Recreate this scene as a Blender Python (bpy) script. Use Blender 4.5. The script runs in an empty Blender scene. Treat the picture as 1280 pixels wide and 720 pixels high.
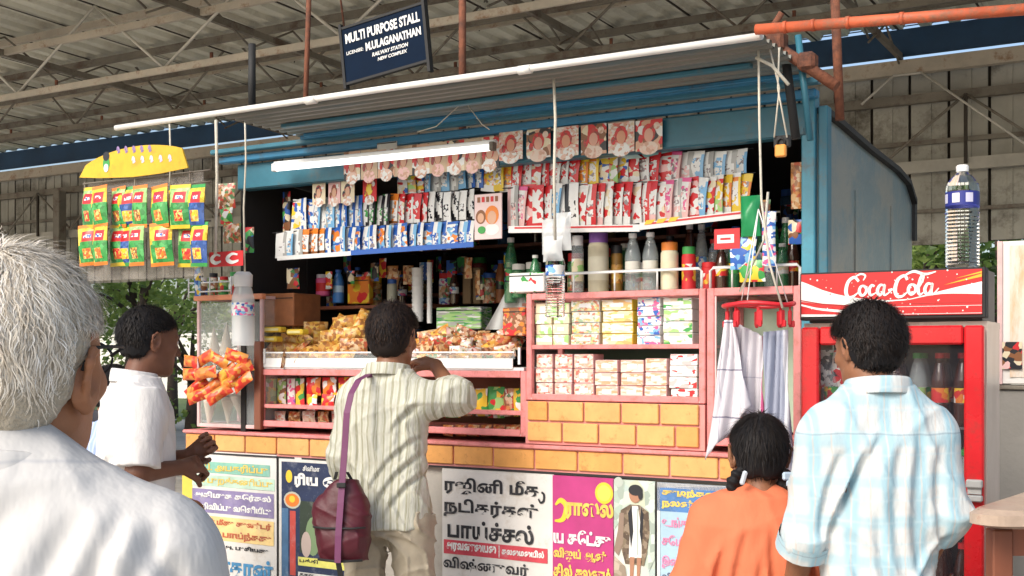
import bpy, math, random, colorsys
import numpy as np
from mathutils import Vector, Matrix, Euler
import openvdb

scene = bpy.context.scene
col = scene.collection
R = math.radians
rnd = random.Random(7)

# ------------------------------------------------------------------ camera
FPX = 1500.0            # focal length in pixels of a 1280 wide picture
cam_d = bpy.data.cameras.new('camera')
cam = bpy.data.objects.new('camera', cam_d)
col.objects.link(cam)
cam.location = (0, 0, 1.5)
cam.rotation_euler = (R(90), 0, 0)
cam_d.sensor_width = 36
cam_d.lens = FPX / 1280 * 36
cam_d.shift_y = 85 / 1280
cam_d.clip_start = .05
cam_d.clip_end = 600
scene.camera = cam

# ------------------------------------------------------------------ light
SUN_EL, SUN_AZ = 38, -138      # azimuth clockwise from +Y: the sun stands behind the camera, to the left
world = bpy.data.worlds.new('World')
scene.world = world
world.use_nodes = True
wn = world.node_tree.nodes
sky = wn.new('ShaderNodeTexSky')
sky.sky_type = 'NISHITA'
sky.sun_disc = False
sky.sun_elevation = R(SUN_EL)
sky.sun_rotation = R(SUN_AZ)
sky.air_density = 1.0
sky.dust_density = 3.0
sky.ozone_density = 1.0
wn['Background'].inputs[1].default_value = .15
world.node_tree.links.new(sky.outputs[0], wn['Background'].inputs[0])
sun_d = bpy.data.lights.new('sun', 'SUN')
sun_d.energy = 1.9
sun_d.angle = R(28)
sun_d.color = (1, .95, .87)
sun = bpy.data.objects.new('sun', sun_d)
col.objects.link(sun)
sd = Vector((math.sin(R(SUN_AZ)) * math.cos(R(SUN_EL)), math.cos(R(SUN_AZ)) * math.cos(R(SUN_EL)), math.sin(R(SUN_EL))))
sun.rotation_euler = sd.to_track_quat('Z', 'Y').to_euler()
scene.view_settings.view_transform = 'Standard'
scene.view_settings.look = 'None'
scene.view_settings.exposure = .5
scene.view_settings.gamma = 1
scene.cycles.max_bounces = 7
scene.cycles.transparent_max_bounces = 12

# ------------------------------------------------------------------ materials
def _tree(name):
    m = bpy.data.materials.new(name)
    m.use_nodes = True
    return m, m.node_tree.nodes, m.node_tree.links, m.node_tree.nodes['Principled BSDF']

def _coords(n, l, scale=(1, 1, 1), loc=(0, 0, 0), rot=(0, 0, 0)):
    tc = n.new('ShaderNodeTexCoord'); mp = n.new('ShaderNodeMapping')
    oi = n.new('ShaderNodeObjectInfo'); va = n.new('ShaderNodeVectorMath'); va.operation = 'MULTIPLY_ADD'
    va.inputs[1].default_value = (7.3, 3.1, 5.7)
    l.new(oi.outputs['Random'], va.inputs[0]); l.new(tc.outputs['Object'], va.inputs[2])
    l.new(va.outputs[0], mp.inputs[0])
    mp.inputs['Scale'].default_value = scale; mp.inputs['Location'].default_value = loc
    mp.inputs['Rotation'].default_value = rot
    return mp.outputs[0]

def hexc(r, g, b): return (r, g, b, 1)

def mat(name, c, rough=.6, metal=0, var=.18, scale=9, bump=0, bscale=40, spec=.5, dirt=None, dirt_amt=.5, dscale=3, rvar=.1,
        stretch=(1, 1, 1), emit=None, sss=0):
    m, n, l, b = _tree(name)
    co = _coords(n, l, stretch)
    nz = n.new('ShaderNodeTexNoise'); nz.inputs['Scale'].default_value = scale; nz.inputs['Detail'].default_value = 6
    nz.inputs['Roughness'].default_value = .65
    l.new(co, nz.inputs['Vector'])
    rp = n.new('ShaderNodeMapRange'); rp.inputs[1].default_value = .25; rp.inputs[2].default_value = .75
    rp.inputs[3].default_value = 1 - var; rp.inputs[4].default_value = 1 + var * .7
    l.new(nz.outputs[0], rp.inputs[0])
    mx = n.new('ShaderNodeVectorMath'); mx.operation = 'SCALE'
    mx.inputs[0].default_value = c
    l.new(rp.outputs[0], mx.inputs['Scale'])
    out = mx.outputs[0]
    if dirt:
        dz = n.new('ShaderNodeTexNoise'); dz.inputs['Scale'].default_value = dscale; dz.inputs['Detail'].default_value = 9
        dz.inputs['Roughness'].default_value = .75
        l.new(co, dz.inputs['Vector'])
        dr = n.new('ShaderNodeMapRange'); dr.inputs[1].default_value = .62 - .25 * dirt_amt; dr.inputs[2].default_value = .74 - .2 * dirt_amt
        dr.inputs[3].default_value = 0; dr.inputs[4].default_value = .9
        l.new(dz.outputs[0], dr.inputs[0])
        mm = n.new('ShaderNodeMix'); mm.data_type = 'RGBA'
        l.new(dr.outputs[0], mm.inputs[0]); l.new(out, mm.inputs[6]); mm.inputs[7].default_value = (*dirt, 1)
        out = mm.outputs[2]
    l.new(out, b.inputs['Base Color'])
    rr = n.new('ShaderNodeMapRange'); rr.inputs[3].default_value = max(.03, rough - rvar); rr.inputs[4].default_value = min(1, rough + rvar)
    l.new(nz.outputs[0], rr.inputs[0]); l.new(rr.outputs[0], b.inputs['Roughness'])
    b.inputs['Metallic'].default_value = metal
    b.inputs['Specular IOR Level'].default_value = spec
    if sss:
        b.inputs['Subsurface Weight'].default_value = sss
        b.inputs['Subsurface Radius'].default_value = (.02, .008, .004)
    if bump:
        bz = n.new('ShaderNodeTexNoise'); bz.inputs['Scale'].default_value = bscale; bz.inputs['Detail'].default_value = 5
        l.new(co, bz.inputs['Vector'])
        bp = n.new('ShaderNodeBump'); bp.inputs['Strength'].default_value = bump; bp.inputs['Distance'].default_value = .01
        l.new(bz.outputs[0], bp.inputs['Height']); l.new(bp.outputs[0], b.inputs['Normal'])
    if emit:
        b.inputs['Emission Color'].default_value = (*emit[:3], 1); b.inputs['Emission Strength'].default_value = emit[3]
    return m

def print_mat(name, colors, scale=60, stretch=(1, 1, 1), rough=.35, smooth=.0, rnds=1.0):
    """printed packaging: an irregular patchwork of flat ink colours"""
    m, n, l, b = _tree(name)
    co = _coords(n, l, stretch)
    nz = n.new('ShaderNodeTexNoise'); nz.inputs['Scale'].default_value = scale * .6; l.new(co, nz.inputs['Vector'])
    ad = n.new('ShaderNodeVectorMath'); ad.operation = 'MULTIPLY_ADD'; ad.inputs[1].default_value = (.02, .02, .02)
    l.new(nz.outputs[1], ad.inputs[0]); l.new(co, ad.inputs[2])
    vo = n.new('ShaderNodeTexVoronoi'); vo.inputs['Scale'].default_value = scale; vo.inputs['Randomness'].default_value = rnds
    l.new(ad.outputs[0], vo.inputs['Vector'])
    wn_ = n.new('ShaderNodeTexWhiteNoise'); l.new(vo.outputs['Color'], wn_.inputs['Vector'])
    cr = n.new('ShaderNodeValToRGB'); cr.color_ramp.interpolation = 'CONSTANT'
    k = len(colors)
    els = cr.color_ramp.elements
    while len(els) < k: els.new(.5)
    for i, c in enumerate(colors):
        els[i].position = i / k; els[i].color = (*c, 1)
    l.new(wn_.outputs[0], cr.inputs[0]); l.new(cr.outputs[0], b.inputs['Base Color'])
    b.inputs['Roughness'].default_value = rough
    return m

def glass_mat(name, c, alpha=.2, rough=.08):
    m, n, l, b = _tree(name)
    b.inputs['Base Color'].default_value = (*c, 1); b.inputs['Roughness'].default_value = rough
    b.inputs['Alpha'].default_value = alpha
    b.inputs['Specular IOR Level'].default_value = .8
    return m

def stripe_mat(name, base, stripes, rough=.85, bump=.25, crease=30):
    """woven cloth: stripes = [(axis, period, duty, soft, colour, strength)]"""
    m, n, l, b = _tree(name)
    tc = n.new('ShaderNodeTexCoord')
    nz = n.new('ShaderNodeTexNoise'); nz.inputs['Scale'].default_value = 9; l.new(tc.outputs['Object'], nz.inputs['Vector'])
    wp = n.new('ShaderNodeVectorMath'); wp.operation = 'MULTIPLY_ADD'; wp.inputs[1].default_value = (.018, .018, .018)
    l.new(nz.outputs[1], wp.inputs[0]); l.new(tc.outputs['Object'], wp.inputs[2])
    sx = n.new('ShaderNodeSeparateXYZ'); l.new(wp.outputs[0], sx.inputs[0])
    rgb = n.new('ShaderNodeRGB'); rgb.outputs[0].default_value = (*base, 1)
    out = rgb.outputs[0]
    for ax, per, duty, soft, c, st in stripes:
        mu = n.new('ShaderNodeMath'); mu.operation = 'MULTIPLY'; mu.inputs[1].default_value = 1 / per
        l.new(sx.outputs[ax], mu.inputs[0])
        fr = n.new('ShaderNodeMath'); fr.operation = 'PINGPONG'; fr.inputs[1].default_value = .5
        l.new(mu.outputs[0], fr.inputs[0])
        mr = n.new('ShaderNodeMapRange'); mr.inputs[1].default_value = duty * .5 - soft; mr.inputs[2].default_value = duty * .5 + soft
        mr.inputs[3].default_value = st; mr.inputs[4].default_value = 0
        l.new(fr.outputs[0], mr.inputs[0])
        mm = n.new('ShaderNodeMix'); mm.data_type = 'RGBA'
        l.new(mr.outputs[0], mm.inputs[0]); l.new(out, mm.inputs[6]); mm.inputs[7].default_value = (*c, 1)
        out = mm.outputs[2]
    l.new(out, b.inputs['Base Color']); b.inputs['Roughness'].default_value = rough
    b.inputs['Specular IOR Level'].default_value = .2
    bz = n.new('ShaderNodeTexNoise'); bz.inputs['Scale'].default_value = crease; bz.inputs['Detail'].default_value = 4
    mp = n.new('ShaderNodeMapping'); mp.inputs['Scale'].default_value = (1.6, 1.6, .6); l.new(tc.outputs['Object'], mp.inputs[0])
    l.new(mp.outputs[0], bz.inputs['Vector'])
    bp = n.new('ShaderNodeBump'); bp.inputs['Strength'].default_value = bump; bp.inputs['Distance'].default_value = .02
    l.new(bz.outputs[0], bp.inputs['Height']); l.new(bp.outputs[0], b.inputs['Normal'])
    return m

_fm = {}
def flat(c, rough=.5):
    """plain ink / plastic of one colour (cached)"""
    k = (round(c[0], 3), round(c[1], 3), round(c[2], 3), rough)
    if k not in _fm:
        _fm[k] = mat('ink_%02d' % len(_fm), c, rough, var=.06, scale=30)
    return _fm[k]

# ------------------------------------------------------------------ mesh helper
class MB:
    def __init__(s): s.v = []; s.f = []; s.m = []; s.s = []
    def add(s, vs, fs, mi=0, smooth=False, M=None):
        o = len(s.v)
        if M is not None: vs = [M @ Vector(p) for p in vs]
        s.v += [tuple(p) for p in vs]
        for f in fs:
            s.f.append([i + o for i in f]); s.m.append(mi); s.s.append(smooth)
        return s
    def box(s, c, sz, mi=0, b=0, M=None):
        x, y, z = c; a, e, h = sz[0] / 2, sz[1] / 2, sz[2] / 2
        if b <= 0:
            vs = [(x + i * a, y + j * e, z + k * h) for k in (-1, 1) for j in (-1, 1) for i in (-1, 1)]
            fs = [(0, 2, 3, 1), (4, 5, 7, 6), (0, 1, 5, 4), (2, 6, 7, 3), (0, 4, 6, 2), (1, 3, 7, 5)]
            return s.add(vs, fs, mi, False, M)
        b = min(b, a * .9, e * .9, h * .9)
        vs = []; idx = {}
        for i in (-1, 1):
            for j in (-1, 1):
                for k in (-1, 1):
                    for ax in range(3):
                        p = [x + i * (a - b), y + j * (e - b), z + k * (h - b)]
                        p[ax] += (i, j, k)[ax] * b
                        idx[(i, j, k, ax)] = len(vs); vs.append(tuple(p))
        fs = []
        for ax in range(3):
            for sg in (-1, 1):
                o1, o2 = [q for q in range(3) if q != ax]
                loop = []
                for u, w in ((-1, -1), (1, -1), (1, 1), (-1, 1)):
                    t = [0, 0, 0]; t[ax] = sg; t[o1] = u; t[o2] = w
                    loop.append(idx[(*t, ax)])
                fs.append(loop if sg * (1 if ax != 1 else -1) > 0 else loop[::-1])
        for ax in range(3):
            o1, o2 = [q for q in range(3) if q != ax]
            for u in (-1, 1):
                for w in (-1, 1):
                    t1 = [0, 0, 0]; t2 = [0, 0, 0]
                    t1[ax] = -1; t2[ax] = 1
                    for t in (t1, t2): t[o1] = u; t[o2] = w
                    fs.append([idx[(*t1, o1)], idx[(*t2, o1)], idx[(*t2, o2)], idx[(*t1, o2)]])
        for i in (-1, 1):
            for j in (-1, 1):
                for k in (-1, 1):
                    fs.append([idx[(i, j, k, 0)], idx[(i, j, k, 1)], idx[(i, j, k, 2)]])
        return s.add(vs, fs, mi, False, M)
    def tube(s, pts, r, n=8, mi=0, smooth=True, cap=True, M=None):
        pts = [Vector(p) for p in pts]
        rs = r if isinstance(r, (list, tuple)) else [r] * len(pts)
        vs = []; fs = []
        up = Vector((0, 0, 1))
        for i, p in enumerate(pts):
            d = (pts[min(i + 1, len(pts) - 1)] - pts[max(i - 1, 0)])
            d = d.normalized() if d.length > 1e-9 else up
            ref = Vector((0, 0, 1)) if abs(d.z) < .9 else Vector((0, 1, 0))
            a = d.cross(ref).normalized(); b_ = d.cross(a)
            for k in range(n):
                t = 2 * math.pi * k / n
                vs.append(p + (a * math.cos(t) + b_ * math.sin(t)) * rs[i])
        for i in range(len(pts) - 1):
            for k in range(n):
                k2 = (k + 1) % n
                fs.append((i * n + k, i * n + k2, (i + 1) * n + k2, (i + 1) * n + k))
        s.add(vs, fs, mi, smooth, M)
        if cap:
            o = len(s.v) - len(vs)
            s.f.append([o + k for k in range(n)][::-1]); s.m.append(mi); s.s.append(False)
            o2 = o + (len(pts) - 1) * n
            s.f.append([o2 + k for k in range(n)]); s.m.append(mi); s.s.append(False)
        return s
    def lathe(s, prof, n=16, mi=0, c=(0, 0, 0), smooth=True, M=None):
        """prof [(r,z)] bottom to top; mi may be a list, one per ring"""
        for i in range(len(prof) - 1):
            (r0, z0), (r1, z1) = prof[i], prof[i + 1]
            vs = []; fs = []
            for k in range(n):
                t = 2 * math.pi * k / n
                vs.append((c[0] + r0 * math.cos(t), c[1] + r0 * math.sin(t), c[2] + z0))
            for k in range(n):
                t = 2 * math.pi * k / n
                vs.append((c[0] + r1 * math.cos(t), c[1] + r1 * math.sin(t), c[2] + z1))
            for k in range(n):
                fs.append((k, (k + 1) % n, n + (k + 1) % n, n + k))
            s.add(vs, fs, mi[i] if isinstance(mi, (list, tuple)) else mi, smooth, M)
        return s
    def prism(s, poly, y0, y1, mi=0, M=None, side=None):
        """poly in (x,z); extruded between depths y0 (front) and y1"""
        n = len(poly)
        vs = [(x, y0, z) for x, z in poly] + [(x, y1, z) for x, z in poly]
        s.add(vs, [list(range(n)), list(range(2 * n - 1, n - 1, -1))], mi, False, M)
        s.add(vs, [(i, i + n, (i + 1) % n + n, (i + 1) % n) for i in range(n)], mi if side is None else side, False, M)
        return s
    def grid(s, fn, nu, nv, mi=0, smooth=True, M=None, mfn=None):
        vs = [fn(i / nu, j / nv) for j in range(nv + 1) for i in range(nu + 1)]
        o = len(s.v)
        if M is not None: vs = [M @ Vector(p) for p in vs]
        s.v += [tuple(p) for p in vs]
        for j in range(nv):
            for i in range(nu):
                a = o + j * (nu + 1) + i
                s.f.append([a, a + 1, a + nu + 2, a + nu + 1]); s.s.append(smooth)
                s.m.append(mfn(i, j) if mfn else mi)
        return s
    def mesh(s, name, mats):
        me = bpy.data.meshes.new(name)
        me.from_pydata(s.v, [], s.f)
        for m in (mats if isinstance(mats, (list, tuple)) else [mats]): me.materials.append(m)
        me.polygons.foreach_set('material_index', s.m)
        me.polygons.foreach_set('use_smooth', s.s)
        me.update()
        return me
    def build(s, name, mats, parent=None, loc=None, rz=0, rot=None):
        return link(name, s.mesh(name, mats), parent, loc, rz, rot)

def link(name, me, parent=None, loc=None, rz=0, rot=None):
    o = bpy.data.objects.new(name, me)
    col.objects.link(o)
    if parent: o.parent = parent
    if loc is not None: o.location = loc
    o.rotation_euler = rot if rot else (0, 0, rz)
    return o

def tag(o, label=None, cat=None, group=None, kind=None):
    if label: o['label'] = label
    if cat: o['category'] = cat
    if group: o['group'] = group
    if kind: o['kind'] = kind
    return o

def empty(name, loc, rz=0, rot=None, **k):
    o = bpy.data.objects.new(name, None); col.objects.link(o)
    o.empty_display_size = .05
    o.location = loc; o.rotation_euler = rot if rot else (0, 0, rz)
    return tag(o, **k)

def copy_tree(o, loc=None, rot=None, label=None, scale=None):
    c = o.copy(); col.objects.link(c)
    if loc is not None: c.location = loc
    if rot is not None: c.rotation_euler = rot
    if label: c['label'] = label
    if scale: c.scale = scale
    for ch in o.children:
        d = ch.copy(); col.objects.link(d); d.parent = c
        for g in ch.children:
            e = g.copy(); col.objects.link(e); e.parent = d
    return c

ORD = ['first', 'second', 'third', 'fourth', 'fifth', 'sixth', 'seventh', 'eighth', 'ninth', 'tenth', 'eleventh', 'twelfth',
       'thirteenth', 'fourteenth', 'fifteenth', 'sixteenth', 'seventeenth', 'eighteenth', 'nineteenth', 'twentieth',
       'twenty-first', 'twenty-second', 'twenty-third', 'twenty-fourth', 'twenty-fifth', 'twenty-sixth', 'twenty-seventh', 'twenty-eighth']

# ------------------------------------------------------------------ the stall's own frame: x along the counter, d into the stall, z up
TH = -math.atan2(.516, .857)
UX = Vector((math.cos(TH), math.sin(TH), 0)); UD = Vector((-math.sin(TH), math.cos(TH), 0))
P0 = Vector((0, 5, 0))
def W(x, d, z=0): return P0 + UX * x + UD * d + Vector((0, 0, z))
def Yat(px, d=0):
    k = (px - 640) / FPX
    return (P0.dot(UD) + d) / (UD.x * k + UD.y)
def L(px, py, d=0):
    """stall coordinates (x, z) of a spot read off the photograph, for a given depth d"""
    Y = Yat(px, d); X = (px - 640) / FPX * Y
    p = Vector((X, Y, 0)) - P0
    return p.dot(UX), 1.5 + (445 - py) / FPX * Y
def sc(px, d=0): return Yat(px, d) / FPX     # metres per pixel there

# ------------------------------------------------------------------ lettering (real outlines from the built-in font)
_tc = {}
def text_mesh(body, bold=0.0, shear=0.0):
    k = (body, bold, shear)
    if k in _tc: return _tc[k]
    c = bpy.data.curves.new('t', 'FONT'); c.body = body; c.size = 1; c.offset = bold; c.shear = shear
    c.resolution_u = 3
    o = bpy.data.objects.new('t', c); col.objects.link(o)
    bpy.context.view_layer.update()
    dg = bpy.context.evaluated_depsgraph_get()
    ev = o.evaluated_get(dg); me = ev.to_mesh()
    v = [tuple(p.co) for p in me.vertices]; f = [tuple(p.vertices) for p in me.polygons]
    ev.to_mesh_clear()
    bpy.data.objects.remove(o); bpy.data.curves.remove(c)
    # tell the outline islands apart, so overlapping strokes never share a plane
    par = list(range(len(v)))
    def fd(a):
        while par[a] != a: par[a] = par[par[a]]; a = par[a]
        return a
    for q in f:
        r0 = fd(q[0])
        for i in q[1:]: par[fd(i)] = r0
    ids = {}
    v = [(x, y, (ids.setdefault(fd(i), len(ids)) % 4)) for i, (x, y, z) in enumerate(v)]
    xs = [p[0] for p in v] or [0, 1]; ys = [p[1] for p in v] or [0, 1]
    _tc[k] = (v, f, min(xs), max(xs), min(ys), max(ys))
    return _tc[k]

def letter(mb, body, x0, z0, x1, z1, y=0, mi=0, bold=0.0, shear=0.0, M=None, keep=False):
    """lettering stretched into a box, standing on the plane y (towards -y)"""
    v, f, a, b, c, d = text_mesh(body, bold, shear)
    sx = (x1 - x0) / max(b - a, 1e-6); sz = (z1 - z0) / max(d - c, 1e-6)
    if keep: sx = sz = min(sx, sz)
    vs = [(x0 + (p[0] - a) * sx, y - p[2] * .0003, z0 + (p[1] - c) * sz) for p in v]
    mb.add(vs, f, mi, False, M)

def stroke(mb, pts, y=0, mi=0, n=6, M=None, thick=.0015):
    """calligraphic stroke: pts [(x,z,half width)] through a Catmull-Rom curve"""
    P = []
    q = [pts[0]] + list(pts) + [pts[-1]]
    for i in range(1, len(q) - 2):
        for t in [k / n for k in range(n)]:
            c = []
            for a in range(3):
                p0, p1, p2, p3 = q[i - 1][a], q[i][a], q[i + 1][a], q[i + 2][a]
                c.append(.5 * (2 * p1 + (p2 - p0) * t + (2 * p0 - 5 * p1 + 4 * p2 - p3) * t * t + (3 * p1 - p0 - 3 * p2 + p3) * t ** 3))
            P.append(c)
    P.append(list(pts[-1]))
    vs = []
    for i, p in enumerate(P):
        a = P[max(i - 1, 0)]; b = P[min(i + 1, len(P) - 1)]
        dx, dz = b[0] - a[0], b[1] - a[1]; ln = math.hypot(dx, dz) or 1
        nx, nz = -dz / ln * max(p[2], .0002), dx / ln * max(p[2], .0002)
        vs += [(p[0] + nx, y, p[1] + nz), (p[0] - nx, y, p[1] - nz)]
    fs = [(2 * i, 2 * i + 1, 2 * i + 3, 2 * i + 2) for i in range(len(P) - 1)]
    mb.add(vs, fs, mi, False, M)
# ================================================================== THE SETTING
M_conc = mat('concrete', (.46, .43, .38), .85, var=.2, scale=3, bump=.3, bscale=30, dirt=(.3, .27, .23), dscale=.9)
M_roof = mat('weathered_roof_sheet', (.7, .68, .57), .7, var=.2, scale=1.2, bump=.15, bscale=20, dirt=(.48, .44, .35), dirt_amt=.5, dscale=1.6)
M_beam = mat('beige_painted_steel', (.55, .48, .38), .6, var=.3, scale=2.5, dirt=(.28, .15, .08), dirt_amt=.35, dscale=5)
M_beamd = mat('dull_steel', (.21, .185, .145), .65, var=.3, scale=3, dirt=(.1, .06, .04), dirt_amt=.5, dscale=4)
M_rod = mat('galvanised_rod', (.62, .58, .5), .45, metal=.2, var=.2, scale=9)
M_skirt = mat('brown_grey_cladding', (.42, .40, .34), .8, var=.3, scale=1.5, dirt=(.1, .085, .06), dirt_amt=.5, dscale=1.2)
M_seam = mat('dark_joint', (.05, .04, .03), .9)
M_dblue = mat('deep_blue_fascia', (.02, .065, .14), .6, var=.4, scale=1.5)
M_rust = mat('rusty_steel', (.20, .07, .035), .85, var=.45, scale=14, bump=.4, bscale=70, dirt=(.07, .03, .02), dirt_amt=.6, dscale=12)
M_orange = mat('orange_red_pipe_paint', (.55, .11, .04), .6, var=.4, scale=7, bump=.3, dirt=(.22, .12, .07), dirt_amt=.6, dscale=16)

g = MB(); g.box((0, 0, -.05), (500, 500, .1)); g.build('ground', M_conc, loc=(0, 60, 0))
bpy.data.objects['ground']['kind'] = 'structure'
gg = MB(); gg.box((0, 0, 0), (120, 60, .008))
tag(gg.build('grass_verge', mat('grass', (.07, .12, .03), .9, var=.5, scale=2), loc=W(0, 46, .008), rz=TH), kind='structure')

# ---- the platform shelter roof: sheets, purlins
def zroof(d): return 5.47 - .03 * d
roof = empty('shelter_roof', W(0, 0, 0), TH, label='long weathered corrugated shelter roof spanning high above the stall', cat='roof')
def sheet_mesh():
    mb = MB(); per = .31; nr = 3; prof = [(0, 0), (.06, 0), (.085, .05), (.225, .05), (.25, 0)]
    pts = []
    for r in range(nr):
        for a, h in prof: pts.append((r * per + a, h))
    pts.append((nr * per + .05, 0))
    n = len(pts); ln = 3.3
    vs = [(x, 0, z) for x, z in pts] + [(x, ln, z) for x, z in pts] + [(x, 0, z - .006) for x, z in pts] + [(x, ln, z - .006) for x, z in pts]
    fs = [(i, i + 1, n + i + 1, n + i) for i in range(n - 1)] + [(2 * n + i, 3 * n + i, 3 * n + i + 1, 2 * n + i + 1) for i in range(n - 1)]
    fs += [(i, 2 * n + i, 2 * n + i + 1, i + 1) for i in range(n - 1)]
    mb.add(vs, fs)
    mb.box((.012, ln / 2, -.012), (.024, ln - .02, .01), 1); mb.box((.46, ln * .33, -.008), (.012, .012, .02), 1); mb.box((.16, ln - .02, .02), (.93, .012, .01), 1)
    return mb.mesh('roof_sheet', [M_roof, M_seam])
sm = sheet_mesh()
for j in range(3):
    for i in range(34):
        x = -23 + i * .93
        d = -.17 + j * 3.22
        o = link('roof_sheet', sm, roof, (x, d, zroof(d) + (2 - j) * .012 + (i % 2) * .007 + rnd.uniform(0, .004)))
        o.rotation_euler = (-.03, 0, 0)
for k, d in enumerate([1.2, 2.4, 3.5, 4.9, 6.0, 7.0, 7.9, 8.6]):
    mb = MB(); mb.box((-7.5, d, zroof(d) - .08), (31, .05 if k % 2 else .07, .075)); mb.build('purlin', M_beam if k in (3, 5) else M_beamd, roof)

# ---- steel trusses under the roof
def truss(dd, zb, zt, x0, x1, step, label, mat_ch, mat_w, rod=.012, ph=0.0):
    t = empty('roof_truss', W(0, dd, 0), TH, label=label, cat='truss')
    mb = MB(); mb.box(((x0 + x1) / 2, -.03, zb), (x1 - x0, .035, .07), b=.004); mb.build('bottom_chord', mat_ch, t)
    mb = MB(); mb.box(((x0 + x1) / 2, .03, zb + .02), (x1 - x0, .03, .05), b=.004); mb.build('bottom_chord', mat_ch, t)
    mb = MB(); mb.box(((x0 + x1) / 2, .0, zt), (x1 - x0, .05, .075), b=.004); mb.build('top_chord', mat_ch, t)
    x = x0 + ph
    while x < x1 - step:
        for a, b_ in (((x, zb + .03), (x + step * .55, zt + .3)), ((x + step * .55, zt + .3), (x + step, zb + .03))):
            mb = MB(); mb.tube([(a[0], .0, a[1]), (b_[0], 0, b_[1])], rod, 6); mb.build('web_rod', mat_w, t)
        mb = MB(); mb.box((x + step * .3, -.03, zb + .06), (.03, .02, .07)); mb.build('cleat', M_rust, t)
        x += step
    return t
xa, _ = L(22, 122, 4.5); xb, _ = L(205, 92, 4.5); stp = (xb - xa)
truss(4.5, 4.45, 4.98, xa - 2 * stp, xa + 6 * stp, stp, 'nearest open web steel roof truss with pale bent rods', M_beam, M_rod, .016)
truss(6.6, 4.6, 5.1, xa - 4, 3, stp * .8, 'second darker open web roof truss further back', M_beamd, M_beamd, .014, .5)
# crosswise members
for i, x in enumerate((-9.5, -6.4, -3.4, -.6)):
    t = empty('roof_rafter', W(x, 0, 0), TH, label='%s dark rafter from the left running back under the shelter roof' % ORD[i], cat='rafter')
    mb = MB(); mb.box((0, 4.9, 0), (.05, 9, .07)); mb.build('chord', M_beamd, t, (0, 0, zroof(4.9) - .22), rot=(-.03, 0, 0))
    for k in range(6):
        a = 1 + k * 1.4
        mb = MB(); mb.tube([(0, a, zroof(a) - .55), (0, a + .7, zroof(a) - .2)], .012, 6); mb.build('web_rod', M_beamd, t)
        mb = MB(); mb.tube([(0, a + .7, zroof(a) - .2), (0, a + 1.4, zroof(a) - .55)], .012, 6); mb.build('web_rod', M_beamd, t)

# ---- hanging far side of the shelter: blue fascia, beam, cladding panels with a lattice in front
far = empty('shelter_skirt_wall', W(0, 9.5, 0), TH, label='brown grey clad skirt wall hanging under the far side of the shelter', cat='wall')
X0, X1 = -19, 5
mb = MB(); mb.box(((X0 + X1) / 2, -.12, 4.975), (X1 - X0, .05, .30)); mb.build('blue_fascia', M_dblue, far)
mb = MB(); mb.box(((X0 + X1) / 2, -.16, 4.69), (X1 - X0, .1, .16)); mb.build('beam', M_beam, far)
mb = MB(); mb.box(((X0 + X1) / 2, -.1, 4.34), (X1 - X0, .08, .1)); mb.build('beam', M_beamd, far)
mb = MB(); mb.box(((X0 + X1) / 2, -.14, 3.58), (X1 - X0, .06, .13)); mb.build('beam', mat('grey_beam', (.42, .39, .33), .6, var=.3, scale=2), far)
mb = MB(); mb.box(((X0 + X1) / 2, -.07, 3.1), (X1 - X0, .03, .04)); mb.build('rail', M_beamd, far)
mb = MB(); mb.box(((X0 + X1) / 2, -.07, 3.86), (X1 - X0, .03, .05)); mb.build('rail', M_beamd, far)
pw = .42; pm = MB()
pm.box((pw / 2 - .01, 0, 3.72), (pw - .03, .02, 1.96), b=.006); pm.box((pw / 2 - .01, -.014, 3.72), (.05, .02, 1.96)); pmm = pm.mesh('wall_panel', M_skirt)
bk = MB(); bk.box(((X0 + X1) / 2, .05, 3.75), (X1 - X0, .02, 2.0)); bk.build('backing', M_seam, far)
for i in range(int((X1 - X0) / pw)):
    link('wall_panel', pmm, far, (X0 + i * pw, rnd.uniform(-.006, .006), rnd.uniform(-.015, .015)))
# lattice in front
x = X0 + .4; k = 0
while x < X1 - 2:
    for a, b_ in (((x, 4.32), (x + .85, 3.66)), ((x + .85, 3.66), (x + 1.7, 4.32))):
        mb = MB(); mb.tube([(a[0], -.2, a[1]), (b_[0], -.2, b_[1])], .016, 6); mb.build('lattice_rod', M_beamd, far)
    mb = MB(); mb.box((x + 1.7, -.2, 3.95), (.035, .03, .75)); mb.build('upright', M_seam, far)
    x += 1.7
xr, zr = L(1140, 92, 9.2)
for a, b_ in (((xr - .55, zr - .28), (xr - .2, zr)), ((xr - .2, zr), (xr + .1, zr)), ((xr + .1, zr), (xr + 1.3, zr - 1.0))):
    mb = MB(); mb.tube([(a[0], -.3, a[1]), (b_[0], -.3, b_[1])], .014, 6); mb.build('pale_rod', M_rod, far)
# shelter columns far away, steel
for i, x in enumerate((-14.5, -8.2, 3.8)):
    t = empty('shelter_column', W(x, 9.2, 0), TH, label='%s dark steel shelter column standing under the far skirt wall' % ['leftmost', 'middle', 'rightmost'][i], cat='column')
    mb = MB(); mb.box((0, 0, 2.15), (.16, .16, 4.3), b=.01); mb.box((0, 0, .03), (.34, .34, .06)); mb.build('shaft', M_beamd, t)

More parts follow.
